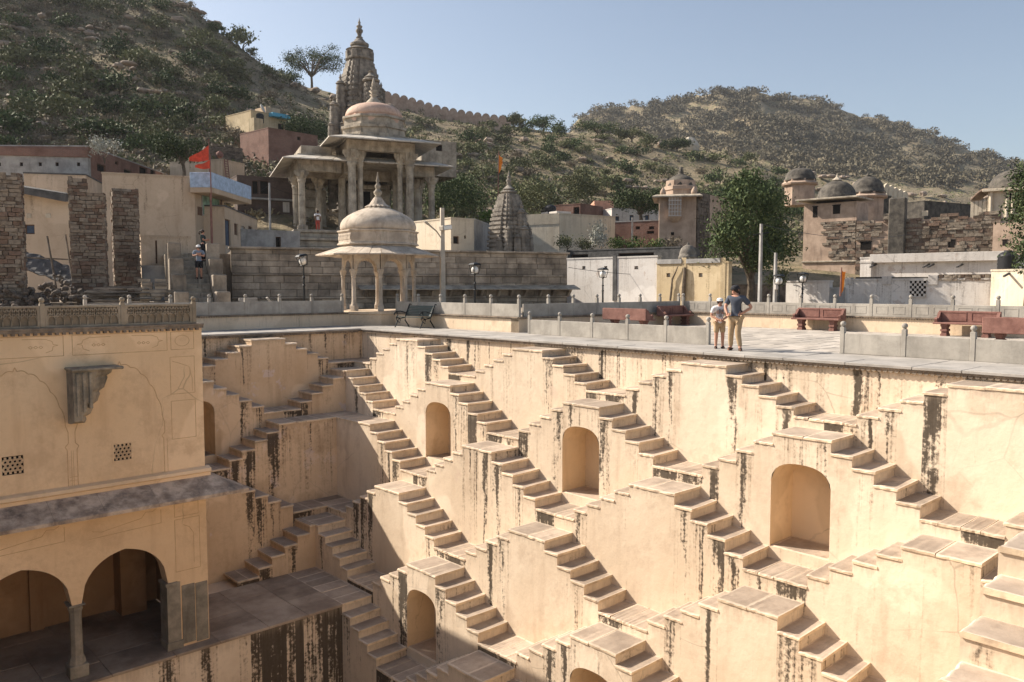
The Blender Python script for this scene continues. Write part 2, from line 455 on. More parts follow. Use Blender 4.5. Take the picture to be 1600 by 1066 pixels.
# back walls of the pit above the first row, with the scalloped walkway edge
def run_wall(name, wall, u0, u1, p, z0, z1, mat, label, bias0=.1):
    mb = MB(); rr = random.Random(name+wall); u = u0
    while u < u1-.01:
        v = min(u1, u+rr.uniform(.25, .7)); b = bias0+rr.uniform(-.6, .1) if rr.random() < .75 else rr.uniform(.3, .8); e0 = rr.uniform(-2.5, -.5); e1 = e0+(v-u)/.12
        pts = [(u, p, z0), (v, p, z0), (v, p, z1), (u, p, z1)]; att = [(e0, z1-z0, b), (e1, z1-z0, b), (e1, 0, b), (e0, 0, b)]
        if wall == 'shade': pts.reverse(); att.reverse()
        mb.quad(pts, att); u = v
    mb.box(u0, p-.5, z0, u1, p-.004, z1-.004)
    o = mb.build(name, mat, None, label=label, cat='wall'); o.matrix_world = WALLM[wall]; return o
run_wall('stepwell_wall', 'sun', 0, UMAX_SUN, 0, -3, -.115, M['wall'], 'long sunlit cream wall streaked with black drips under the scalloped walkway edge', .28)
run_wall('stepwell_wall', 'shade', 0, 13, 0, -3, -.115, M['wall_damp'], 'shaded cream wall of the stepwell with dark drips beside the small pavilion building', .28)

# pit floor and the big landing in the shaded corner
pf = MB(); pf.quad([(-40, -34, PIT), (4, -34, PIT), (4, 8, PIT), (-40, 8, PIT)]); pf.build('pit_floor', M['platform'], kind='structure')
PZ = TOP[5]
pl = MB(); PX1 = -5*W; PY0 = YC-(HP+1.40+2*HP-HP+A_)  # front edge of the landing
PY0 = YC-(1.40+2*HP+A_); PY1 = YC-5*W
rr = random.Random(5); x = -24.0
while x < PX1-W-.01:
    soot = -8.7 < x < -5.9; v = min(PX1-W, x+(rr.uniform(.10, .30) if soot else rr.uniform(.3, .8))); b = rr.uniform(.45, 1.35) if soot else (rr.uniform(.2, .6) if rr.random() < .3 else -.4); e0, e1 = (-.4, .4) if soot else (-2, 2)
    pl.quad([(x, PY0, PIT), (v, PY0, PIT), (v, PY0, PZ-.07), (x, PY0, PZ-.07)], [(e0, (PZ-PIT)*.6, b), (e1, (PZ-PIT)*.6, b), (e1, 0, b), (e0, 0, b)]); x = v
pl.box(-24, PY0+.004, PIT, PX1-W-.004, PY1+2, PZ-.074)
plo = pl.build('landing_platform', M['wall'], None, label='broad grey stone landing in the shaded corner with a soot black stained front', cat='platform')
x = -24.0
while x < PX1-W-.05:
    L = rr.uniform(.9, 1.6); L = min(L, PX1-W-x)
    if PX1-W-x-L < .4: L = PX1-W-x
    y = PY0-.05
    while y < PY1-.02:
        D = min(rr.uniform(.7, 1.3), PY1-y)
        if PY1-y-D < .4: D = PY1-y
        if x+L > -15: 
            mb = MB(); mb.cbox(x+.004, y+.004, PZ-.068, x+L-.004, y+D-.004, PZ+rr.uniform(-.005, .006), .008); mb.build('flagstone', M['platform'], plo)
        y += D
    x += L

x = -15.0
while x < -9.7:
    L = min(rr.uniform(.9, 1.5), -9.6-x); mb = MB(); mb.cbox(x+.004, PY1+.004, PZ-.068, x+L-.004, .30, PZ, .008); mb.build('flagstone', M['platform'], plo); x += L
# walkway round the pit
DW = 2.36
wk = empty('walkway', kind='structure')
mb = MB(); mb.box(.02, -34, -.6, DW+.1, YC, -.057); mb.box(-16, YC+.02, -.6, DW+.1, 7.2, -.057); mb.build('bed', M['joint'], wk)
def flags(parent, mat, x0, x1, y0, y1, z, sx, sy, seed, along='y', over=None, keep=None):
    rr = random.Random(seed)
    if along == 'y':
        y = y0
        while y < y1-.02:
            L = min(rr.uniform(*sy), y1-y)
            if y1-y-L < .25: L = y1-y
            x = x0
            while x < x1-.02:
                D = min(rr.uniform(*sx), x1-x)
                if x1-x-D < .25: D = x1-x
                if keep is None or keep(x+D/2, y+L/2):
                    m_ = MB(); m_.cbox(x+.005, y+.005, z-.06, x+D-.005, y+L-.005, z+rr.uniform(-.006, .006), .008)
                    m_.build('flagstone', mat, parent)
                x += D
            y += L
flags(wk, M['deck'], -.14, DW, -21.5, YC-.14, 0, (.8, 1.3), (.9, 1.6), 3)
flags(wk, M['deck'], -9.4, DW, YC-.14, 7.0, 0, (.9, 1.6), (.8, 1.3), 4)
mb = MB(); mb.cbox(-.105, -28, -.10, .0, YC-.105, -.058, .006); mb.cbox(-12, YC-.105, -.10, -.0, YC, -.058, .006)
mb.build('moulding', M['cornice'], wk)
sc = MB(); k = 0
def scallop(M4):
    n = 7; ring = [(.056*math.cos(math.pi*i/n), 0, -.056*math.sin(math.pi*i/n)) for i in range(n+1)]
    sc.loft([[(a, -.02, c-.10) for a, b, c in ring], [(a, .045, c-.10) for a, b, c in ring]], M4)
y = -24.0
while y < YC-.16: scallop(Matrix.Translation((-.07, y, 0)) @ Matrix.Rotation(-math.pi/2, 4, 'Z')); y += .118
x = -11.0
while x < -.16: scallop(Matrix.Translation((x, YC-.07, 0))); x += .118
sc.build('scalloped_edge', M['cornice'], wk, kind='stuff')

# ------------------------------------------------------------------ parapets
def post_mesh(h=.65, s=.055, cap=.07):
    mb = MB(); mb.cbox(-s, -s, 0, s, s, h, .008); mb.lathe([(.03, h), (.05, h+.015), (.035, h+.03)], 10)
    mb.ball((0, 0, h+.03+cap*.75), cap, 12, 7, (1, 1, .95)); return mb.mesh('post', M['grey'])
POST = post_mesh(); POST_S = post_mesh(.53, .05, .06)
def panel_mesh(L, h, th=.05, framed=False):
    mb = MB(); mb.cbox(-L/2, -th, .0, L/2, th, h, .008)
    if framed:
        f = .05
        for (a, b, c, d) in ((.12, .10, L/2-.08, h-.08), (L/2+.08, .10, L-.12, h-.08)):
            a -= L/2; c -= L/2
            for (x0, z0, x1, z1) in ((a, b, c, b+f*.5), (a, d-f*.5, c, d), (a, b+f*.5, a+f*.5, d-f*.5), (c-f*.5, b+f*.5, c, d-f*.5)):
                mb.box(x0, -th-.008, z0, x1, -th+.002, z1)
    return mb.mesh('panel', M['grey'])
def parapet(p0, p1, z, n, label, h=.5, framed=False, post=None, skip_first=False, skip_last=False):
    p0, p1 = Vector((*p0, z)), Vector((*p1, z)); d = p1-p0; L = d.length/n; rz = math.atan2(d.y, d.x)
    root = empty('parapet', p0, rz, label=label, cat='parapet'); post = post or POST
    pm = panel_mesh(L-.112, h, .045, framed)
    for i in range(n+1):
        if not ((i == 0 and skip_first) or (i == n and skip_last)): link('post', post, root, loc=(i*L, 0, 0))
        if i < n: link('panel', pm, root, loc=((i+.5)*L, 0, 0))
    return root
parapet((2.22, -10.2), (2.22, -2.9), 0, 5, 'low pale stone parapet with ball topped posts between walkway and court behind the tourists')
parapet((2.22, -20.0), (2.22, -14.1), 0, 4, 'low pale stone parapet with ball posts in front of the red benches')
def yard_wall(pts, z1, label, mat='wall_plain', th=.4, ledge=True):
    """low plastered retaining wall with a toothed stone ledge"""
    root = empty('terrace_wall', label=label, cat='wall')
    for (a, b) in zip(pts, pts[1:]):
        a, b = Vector(a), Vector(b); d = b-a; L = d.length; Mx = Matrix.Translation((a.x, a.y, 0)) @ Matrix.Rotation(math.atan2(d.y, d.x), 4, 'Z')
        mb = MB(); n = max(1, int(L/.6))
        for i in range(n):
            u, v = L*i/n, L*(i+1)/n; bb = rnd(-.5, .15)
            mb.quad([Mx @ Vector(p) for p in ((u, 0, -.05), (v, 0, -.05), (v, 0, z1), (u, 0, z1))], [(9, z1, bb), (9, z1, bb), (9, 0, bb), (9, 0, bb)])
        mb.box(0, .004, -.05, L, th, z1-.003, Mx); mb.build('wall_face', M[mat], root)
        if ledge:
            mb = MB(); mb.cbox(-.02, -.07, z1, L+.02, .3, z1+.045, .006, Mx)
            k = .03
            while k < L-.03:
                mb.box(k, -.055, z1-.035, k+.045, .01, z1, Mx); k += .095
            mb.build('toothed_ledge', M['cornice'], root)
    return root
ZT = .52
yard_wall([(-9.4, 6.9), (.86, 6.9)], ZT, 'shaded low cream wall behind the walkway beside the domed kiosk')
yard_wall([(.86, 6.9), (2.4, 6.25)], ZT, 'short cream plinth wall right under the domed kiosk', ledge=False)
yard_wall([(2.4, 6.25), (2.4, -2.14)], ZT, 'low cream wall behind the black iron bench, half in shadow')
yard_wall([(2.4, -2.14), (12.3, -2.14)], ZT, 'shaded cream wall at the far end of the paved court')
yard_wall([(12.3, -2.14), (12.3, -30)], ZT, 'sunlit cream wall along the paved court behind the red stone benches')
parapet((-9.4, 6.98), (.62, 6.98), ZT+.045, 7, 'shaded grey stone parapet on the low wall left of the domed kiosk'.replace('left of', 'west of'), .5)
parapet((2.5, 5.6), (2.5, -2.05), ZT+.045, 5, 'pale stone parapet on the low wall above the black iron bench', .46)
parapet((2.65, -2.04), (12.2, -2.04), ZT+.045, 7, 'shaded stone parapet across the far end of the court', .46, skip_first=True)
parapet((12.4, -2.14), (12.4, -27), ZT+.045, 18, 'sunlit framed stone parapet along the wall behind the red benches', .46, True)
# court paving
ct = empty('court_paving', kind='structure')
mb = MB(); mb.box(DW+.1, -34, -.6, 12.5, -2.1, -.06); mb.build('bed', M['joint'], ct)
flags(ct, M['court'], DW, 12.29, -19.5, -2.15, 0, (.5, 1.1), (.35, .6), 9, keep=lambda x, y: True)
# ------------------------------------------------------------------ the pavilion in the pit
BY = -3.37; BX = -9.52; BL = -22.0; BZ = .70
bd = empty('pavilion_building', (BX, BY, PZ), label='cream two storey pavilion with open arches, carved screen parapet and sloping stone eave', cat='building')
def bp(mb, name, mat, smooth=False, **kw):
    o = mb.build(name, mat, bd, smooth, **kw); o.matrix_parent_inverse = Matrix.Translation((-BX, -BY, -PZ)); return o
def face(mb, x0, x1, z0, z1, y=BY): mb.quad([(x0, y, z0), (x1, y, z0), (x1, y, z1), (x0, y, z1)])
vents = [(-11.44, -2.2, .19), (-13.66, -2.18, .20)]
xs = [BL, -13.86, -13.46, -11.63, -11.25, BX]
mb = MB()
for a, b in zip(xs, xs[1:]):
    v = [q for q in vents if abs((a+b)/2-q[0]) < .05]
    if v: face(mb, a, b, -2.85, v[0][1]-.21); face(mb, a, b, v[0][1]+.21, BZ)
    else: face(mb, a, b, -2.85, BZ)
mb.box(BL, BY+.3, -2.9, BX-.004, YC, BZ-.004); mb.quad([(BX, BY, -3.2), (BX, YC, -3.2), (BX, YC, BZ), (BX, BY, BZ)])
mb.quad([(BL, BY, BZ), (BX, BY, BZ), (BX, YC, BZ), (BL, YC, BZ)])
bp(mb, 'upper_wall', M['house'])
for (vx, vz, s) in vents:
    mb = MB(); st = .052; r = s+.02
    mb.box(vx-r, BY+.05, vz-r, vx+r, BY+.06, vz+r); bp(mb, 'vent_back', M['dark'])
    mb = MB()
    for row in range(-6, 7):     # hexagonal stone grille
        for cl in range(-5, 6):
            cx = cl*st*1.732+(row % 2)*st*.866; cz = row*st*1.5
            for k in range(3):
                a = math.pi/6+k*math.pi/3*1+math.pi/3*0
                p0 = (cx+st*math.cos(a-math.pi/6-math.pi/6), cz+st*math.sin(a-math.pi/6-math.pi/6))
            pts = [(cx+st*math.cos(math.pi/6+k*math.pi/3), cz+st*math.sin(math.pi/6+k*math.pi/3)) for k in range(6)]
            for k in range(3):
                (ax, az), (bx, bz) = pts[k], pts[k+1]
                if max(abs(ax), abs(bx)) > s or max(abs(az), abs(bz)) > s: continue
                dx, dz = bx-ax, bz-az; L = math.hypot(dx, dz); nx, nz = -dz/L*.021, dx/L*.021
                mb.loft([[(vx+ax+nx, BY-.004, vz+az+nz), (vx+ax-nx, BY-.004, vz+az-nz), (vx+ax-nx, BY+.03, vz+az-nz), (vx+ax+nx, BY+.03, vz+az+nz)],
                         [(vx+bx+nx, BY-.004, vz+bz+nz), (vx+bx-nx, BY-.004, vz+bz-nz), (vx+bx-nx, BY+.03, vz+bz-nz), (vx+bx+nx, BY+.03, vz+bz+nz)]])
    for (a, b, c, d) in ((-r-.02, -r-.02, r+.02, -s), (-r-.02, s, r+.02, r+.02), (-r-.02, -s, -s, s), (s, -s, r+.02, s)):
        mb.box(vx+a, BY-.008, vz+b, vx+c, BY+.03, vz+d)
    bp(mb, 'lattice_vent', M['house'])
# incised ornament lines
ln = MB()
def line(pts, r=.007):
    for a, b in zip(pts, pts[1:]):
        d = math.hypot(b[0]-a[0], b[1]-a[1]); 
        if d < 1e-4: continue
        nx, nz = -(b[1]-a[1])/d*r, (b[0]-a[0])/d*r
        ln.loft([[(a[0]+nx, BY-.003, a[1]+nz), (a[0]-nx, BY-.003, a[1]-nz), (a[0]-nx, BY+.004, a[1]-nz), (a[0]+nx, BY+.004, a[1]+nz)],
                 [(b[0]+nx, BY-.003, b[1]+nz), (b[0]-nx, BY-.003, b[1]-nz), (b[0]-nx, BY+.004, b[1]-nz), (b[0]+nx, BY+.004, b[1]+nz)]])
def rect(x0, z0, x1, z1): line([(x0, z0), (x1, z0), (x1, z1), (x0, z1), (x0, z0)])
def cusped(xc, half, zs, zt, n=5):
    pts = []
    for sgn in (-1, 1):
        side = []
        for i in range(41):
            t = i/40; x = half*(1-t**1.35); z = zs+(zt-zs)*math.sin(t*math.pi/2)**.9
            k = .035*abs(math.sin(t*math.pi*n)); side.append((xc+sgn*(x+k*.4), z+k))
        side[-1] = (xc, zt+.10)
        pts.append(side)
    return pts
for xc in (-11.45, -13.55, -15.65):
    for s in cusped(xc, .93, -1.45, -.18): line(s, .010)
    for sx in (-1, 1):
        x = xc+sx*.93; line([(x, -1.45), (x+sx*.05, -1.6), (x+sx*.05, -1.85), (x-sx*.02, -1.93), (x+sx*.02, -2.0), (x+sx*.02, -2.82)], .009)
        line([(x+sx*.10, -2.02), (x+sx*.10, -2.82)], .005)
    for zz in (-2.62, -2.7): line([(xc-1.12, zz), (xc-.95, zz)], .006)
for (a, b) in ((-12.42, -10.36), (-14.55, -12.6), (-16.7, -14.75)):
    rect(a, .12, b, .57)
    for sx, xe in ((1, a+.1), (-1, b-.1)):
        line([(xe+sx*.25, .20), (xe+sx*.12, .25), (xe+sx*.10, .34), (xe, .36), (xe+sx*.10, .38), (xe+sx*.12, .45), (xe+sx*.25, .50), (xe+sx*.7, .51)], .006)
        for k in range(3): line([(xe+sx*(.30+.1*k), .33), (xe+sx*(.34+.1*k), .36), (xe+sx*(.38+.1*k), .33), (xe+sx*(.34+.1*k), .30), (xe+sx*(.30+.1*k), .33)], .006)
rect(-10.27, .13, -9.72, .56); rect(-10.3, -.95, -9.72, -.05); rect(-10.3, -2.05, -9.72, -1.12)
line([(-10.0+.17*math.cos(a*.3), .34+.13*math.sin(a*.3)) for a in range(22)], .006)
line([(-10.25, -.15), (-10.1, -.2), (-9.85, -.3), (-9.78, -.6), (-9.78, -.9)], .006)
bp(ln, 'incised_ornament', M['line'])
# sill, eave
mb = MB()
mb.loft([[(x, BY-.02, -2.82), (x, BY-.14, -2.86), (x, BY-.16, -2.93), (x, BY-.10, -2.97), (x, BY-.10, -3.05), (x, BY+.05, -3.05), (x, BY+.05, -2.82)] for x in (BL, BX+.10)])
bp(mb, 'sill_moulding', M['house'])
M['eave'] = stone('eave_stone', (.24, .18, .135), (.60, .475, .36), 2.6, .6, vary=.05, bump=.5, dark=(.07, .06, .055))
M['soot'] = flat('soot', (.03, .027, .025), .95)
eo = .78; x = BL
ev = empty('eave', (0, 0, 0)); ev.parent = bd; ev.matrix_parent_inverse = Matrix.Translation((-BX, -BY, -PZ))
while x < BX:
    v = min(BX, x+rnd(.9, 1.4)); 
    if BX-v < .3: v = BX
    xe = v+eo if v == BX else v
    mb = MB(); 
    mb.loft([[(x, BY-.05, -3.02), (x, BY-eo, -3.37), (x, BY-eo, -3.45), (x, BY, -3.20)], [(v-.006, BY-.05, -3.02), (xe-.006, BY-eo, -3.37), (xe-.006, BY-eo, -3.45), (v-.006, BY, -3.20)]])
    if v == BX: mb.loft([[(BX, BY-.05, -3.02), (BX+eo, BY-eo, -3.37), (BX+eo, BY-eo, -3.45), (BX-.05, BY, -3.20)], [(BX, 2, -3.02), (BX+eo, 2, -3.37), (BX+eo, 2, -3.45), (BX-.05, 2, -3.20)]])
    mb.build('eave_slab', M['eave'], ev); x = v
# lower arcade
ZC = -5.56
lw = MB(); cols = [-12.52, -14.66, -16.8]; piers = (-10.52, BX)
def lface(a, b, z0, z1): lw.quad([(a, BY, z0), (b, BY, z0), (b, BY, z1), (a, BY, z1)])
ZT2 = -3.12
def arch_pts(x0, x1, zs=-5.56, zt=-4.50, n=12):
    xc, hf = (x0+x1)/2, (x1-x0)/2; pts = []
    for i in range(2*n+1):
        t = -1+i/n; q = abs(t)
        z = zs+(zt-.16-zs)*(1-q**2.6)**(1/2.0)+.16*(1-q)**1.3
        pts.append((xc+t*hf, z))
    return pts
edges = [piers[0]]+[c for c in cols]
arches = [(cols[0]+.10, piers[0]+.02), (cols[1]+.10, cols[0]-.10), (cols[2]+.10, cols[1]-.10)]
lface(piers[0]+.02, BX, PZ, ZT2)
for c in cols: lface(c-.10, c+.10, ZC, ZT2)
for a in arches:
    pts = arch_pts(*a)
    for (xa, za), (xb, zb) in zip(pts, pts[1:]):
        lw.quad([(xa, BY, za), (xb, BY, zb), (xb, BY, ZT2), (xa, BY, ZT2)])
        lw.quad([(xa, BY, za), (xa, BY+.42, za), (xb, BY+.42, zb), (xb, BY, zb)])
        lw.quad([(xa, BY+.42, za), (xb, BY+.42, zb), (xb, BY+.42, ZT2), (xa, BY+.42, ZT2)])
lw.quad([(piers[0]+.02, BY, PZ), (piers[0]+.02, BY+.42, PZ), (piers[0]+.02, BY+.42, ZC), (piers[0]+.02, BY, ZC)])
lw.quad([(piers[0]+.02, BY+.42, PZ), (BX, BY+.42, PZ), (BX, BY+.42, ZT2), (piers[0]+.02, BY+.42, ZT2)])
lw.quad([(BX, BY, PZ), (BX, PY1, PZ), (BX, PY1, ZT2), (BX, BY, ZT2)])
for c in cols: lw.quad([(c-.10, BY+.42, ZC), (c+.10, BY+.42, ZC), (c+.10, BY+.42, ZT2), (c-.10, BY+.42, ZT2)])
bp(lw, 'lower_wall', M['house'])
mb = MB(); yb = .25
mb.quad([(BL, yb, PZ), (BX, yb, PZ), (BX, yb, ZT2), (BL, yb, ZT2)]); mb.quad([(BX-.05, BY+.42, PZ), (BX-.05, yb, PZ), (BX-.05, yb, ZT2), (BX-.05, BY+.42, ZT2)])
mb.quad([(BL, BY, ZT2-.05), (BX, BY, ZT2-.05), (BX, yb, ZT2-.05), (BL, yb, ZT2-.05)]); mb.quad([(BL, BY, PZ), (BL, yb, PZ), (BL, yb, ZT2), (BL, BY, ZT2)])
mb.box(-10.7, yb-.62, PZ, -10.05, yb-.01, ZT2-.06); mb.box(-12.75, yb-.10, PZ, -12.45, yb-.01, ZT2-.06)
M['inner'] = plaster('shade_darkened_room_plaster', (.24, .14, .075), (.36, .22, .12), drips=False, peel=(.16, .11, .08), peel_amt=.5); bp(mb, 'inner_room', M['inner'])  # deep interior shade painted into the plaster as a dark brown base
M['column'] = stone('column_stone', (.17, .15, .12), (.30, .265, .21), 2.5, .3, vary=.08, bump=.4)
for c in cols:
    mb = MB(); z0, z1 = PZ, ZC; Mx = Matrix.Translation((c, BY+.17, 0))
    def oct_(r, z): return [(r*math.cos(math.pi/8+k*math.pi/4), r*math.sin(math.pi/8+k*math.pi/4), z) for k in range(8)]
    mb.cbox(-.2, -.2, z0, .2, .2, z0+.30, .015, Mx); mb.loft([oct_(.19, z0+.30), oct_(.17, z0+.42), oct_(.135, z0+.5), oct_(.125, z1-.35), oct_(.13, z1-.22)], Mx)
    mb.loft([oct_(.13, z1-.22), oct_(.16, z1-.14), oct_(.15, z1-.10), oct_(.2, z1-.03)], Mx); mb.cbox(-.17, -.2, z1-.05, .17, .25, z1+.0, .01, Mx)
    bp(mb, 'column', M['column'])
mb = MB()   # grey pilaster facing of the corner pier
mb.box(piers[0]-.02, BY-.03, PZ, piers[0]+.30, BY+.45, -5.60); mb.cbox(piers[0]-.06, BY-.06, -5.66, piers[0]+.24, BY+.45, -5.58, .01); mb.cbox(piers[0]-.05, BY-.06, PZ, piers[0]+.34, BY+.45, PZ+.2, .01)
bp(mb, 'pier_pilaster', M['column'])
for (a, b, c, d) in ((-10.18, -7.2, -9.86, -5.72), (-9.84, -7.24, -9.54, -5.74)):
    mb = MB(); mb.cbox(a, BY-.018, b, c, BY+.02, d, .005); bp(mb, 'pier_panel', M['column'])
l2 = ln; ln = MB()
for (a, b) in ((-12.35, -10.62), (-14.5, -12.72)): 
    line([(a+.1, -4.12), (b, -4.05), (b, -3.72)], .006)
    line([(a+.2, -3.95), (a+.4, -4.0), (a+.5, -3.98), (b-.45, -3.85), (b-.35, -3.72), (b-.2, -3.74), (b-.1, -3.68)], .006)
rect(-10.3, -3.98, -9.72, -3.66); rect(-10.3, -5.35, -9.70, -4.05)
line([(-10.1, -4.2), (-9.95, -4.28), (-9.85, -4.45), (-9.85, -5.2)], .006)
bp(ln, 'lower_ornament', M['line'])
# carved bracket that once held a balcony
br = empty('stone_bracket', (-12.45, BY, -.7)); br.parent = bd; br.matrix_parent_inverse = Matrix.Translation((-BX, -BY, -PZ))
mb = MB(); px_ = [(.20, -.70), (.24, -.62), (.22, -.56), (.33, -.50), (.40, -.36), (.38, -.30), (.50, -.22), (.56, -.06), (.54, 0), (.66, .08), (.74, .28), (.72, .34), (.83, .40), (.86, .50)]
def ring(y, kx, kz): return [(-.11, y, -.70*kz-.04*(1-kz))]+[(-.11+(x+.11)*kx, y, z if z > 0 else z*kz) for x, z in px_]+[(-.11, y, .50)]
mb.loft([ring(0, 1, 1), ring(-.22, .92, .98), ring(-.40, .70, .92), ring(-.52, .50, .86)]); mb.build('carved_corbel', M['weathered'], br)
for q in range(3):
    mb = MB(); mb.cbox(-.06+.13*q, -.56, -.5+.08*q, .01+.13*q, -.36, .46, .015); mb.build('flute', M['weathered'], br)
mb = MB(); mb.cbox(-.15, -.60, .50, .92, 0, .56, .015); mb.build('top_slab', M['weathered'], br)
# carved screen parapet on the roof
jl = empty('screen_parapet', (0, 0, 0)); jl.parent = bd; jl.matrix_parent_inverse = Matrix.Translation((-BX, -BY, -PZ))
mb = MB(); mb.cbox(BL, BY-.09, BZ, BX+.03, BY+.35, BZ+.05, .008); mb.box(BL, BY-.075, BZ-.06, BX+.02, BY, BZ-.001)
k = BL
while k < BX-.1: mb.box(k, BY-.07, BZ-.11, k+.07, BY, BZ-.06); k += .14
mb.build('roof_ledge', M['cornice'], jl)
jx = [-9.68, -11.33, -12.98, -14.63, -16.28]; z0 = BZ+.05
M['jali'] = stone('jali_stone', (.24, .20, .145), (.36, .30, .225), 2.5, .3, vary=.05, bump=.3, dark=(.12, .10, .08))
POST_J = POST_S.copy(); POST_J.materials[0] = M['jali']
for a in jx:
    link('post', POST_J, jl, loc=(a, BY+.06, z0))
M['recess'] = stone('jali_recess', (.20, .165, .12), (.28, .23, .17), 3, .2, vary=.05)
for a, b in zip(jx[1:], jx):
    mb = MB(); x0, x1 = a+.05, b-.05; y0, y1 = BY+.02, BY+.10
    mb.cbox(x0, y0, z0, x1, y1, z0+.045, .005); mb.cbox(x0, y0, z0+.43, x1, y1, z0+.48, .005)
    mb.box(x0, y0+.004, z0+.045, x0+.05, y1-.004, z0+.43); mb.box(x1-.05, y0+.004, z0+.045, x1, y1-.004, z0+.43)
    n = 9; wd = (x1-x0-.1)/n
    def strip(p, q, r=.012):
        dx, dz = q[0]-p[0], q[1]-p[1]; L = math.hypot(dx, dz)+1e-9; nx, nz = -dz/L*r, dx/L*r
        mb.loft([[(u+nx*s_, yy, v+nz*s_) for s_, yy in ((1, y0+.008), (-1, y0+.008), (-1, y0+.05), (1, y0+.05))] for u, v in (p, q)])
    for i in range(n):
        xl = x0+.05+i*wd; xr = xl+wd; xm = (xl+xr)/2; zb, zm, zt = z0+.045, z0+.22, z0+.43
        strip((xl, zb), (xl, zm-.06))
        pr = (xl, zm-.06)
        for t in range(1, 7):
            th = math.pi-math.pi*t/6; q = (xm+wd/2*math.cos(th), zm-.06+.10*math.sin(th)); strip(pr, q); pr = q
        strip((xm, zm+.04), (xr, zt)); strip((xm, zm+.04), (xl, zt)); strip((xl, zm+.0), (xm, zt)); strip((xr, zm), (xm, zt))
    mb.build('carved_screen', M['jali'], jl)
    mb = MB(); mb.box(x0+.01, y0+.052, z0+.02, x1-.01, y1-.01, z0+.46); mb.build('screen_back', M['recess'], jl)

# near wall of the pit and its side stairs
NX = [(-9.05-.47*i, -.75-.262*i) for i in range(9)]
ns = empty('near_staircase', (-9, -20.9, -1), label='big worn flagstone steps closest to the camera, descending at the lower corner', cat='stepwell stairs')
mb = MB(); xa = -3.0; y1, y0 = -20.85, -22.9
for i, (x, z) in enumerate([(-3.0, -.75)]+NX):
    pass
xr = -4.0
mb2 = MB()
prev = 0.5
for i, (x, z) in enumerate(NX):
    bb = rnd(-.3, .7); zz = z-SLAB
    xe = -4.0 if i == 0 else NX[i-1][0]
    mb2.quad([(x, y0, PIT), (x, y1, PIT), (x, y1, zz), (x, y0, zz)], [(-3, zz-PIT, bb), (4, zz-PIT, bb), (4, 0, bb), (-3, 0, bb)])
    mb2.quad([(x, y1, PIT), (xe, y1, PIT), (xe, y1, zz), (x, y1, zz)], [(-2, zz-PIT, bb), (2, zz-PIT, bb), (2, 0, bb), (-2, 0, bb)])
    mb2.quad([(x, y0, zz), (x, y1, zz), (xe, y1, zz), (xe, y0, zz)], [(0, 3, -1)]*4)
mb2.build('masonry', M['wall'], ns).matrix_parent_inverse = Matrix.Translation((9, 20.9, 1))
for i, (x, z) in enumerate(NX):
    xe = -4.0 if i == 0 else NX[i-1][0]
    for (ya, yb2) in ((-21.75, y1), (-22.9, -21.76)):
        n = max(1, round((xe-x)/.9)); l = (xe-x+.03)/n
        for q in range(n):
            o = link('step', slab_mesh(round(l-.008, 2), yb2-ya, SLAB, (i+q) % 5), ns); o.matrix_parent_inverse = Matrix.Translation((9, 20.9, 1))
            o.location = (x-.027+l*(q+.5), ya, z-SLAB+rnd(-.006, .006))
nw = MB(); nw.box(-30, -23.0, PIT, -10.0, -22.6, -.11); nw.build('near_pit_wall', M['wall_plain'], None, label='cream wall of the stepwell below the viewer', cat='wall')
# ------------------------------------------------------------------ land beyond the well
def hz(py, d): return sight(800, py, d=d).z
def plan(px, d): v = sight(px, 448.5, d=d); return Vector((v.x, v.y, 0))
def terra(name, dry, earth, green, dark=(.05, .05, .035)):
    m, nt, b = newmat(name, .95); g = N(nt); p = g.pos()
    n1 = g.noise(p, .045, 6, .65); n2 = g.noise(p, .16, 6, .7); n3 = g.noise(p, .8, 6, .75)
    col = g.mix(g.step(n1, .38, .62), dry, earth)
    col = g.mix(g.math('MULTIPLY', g.step(n2, .50, .62), .75), col, green)
    col = g.mix(g.math('MULTIPLY', g.step(n3, .50, .66), .6), col, dark)
    g.l(col, b.inputs['Base Color'])
    g.bump(g.math('ADD', g.noise(p, .5, 6, .7), n3), .9, .8, b)
    return m
M['hill'] = terra('hill_earth', (.30, .24, .15), (.25, .20, .13), (.135, .135, .062), (.085, .078, .045))
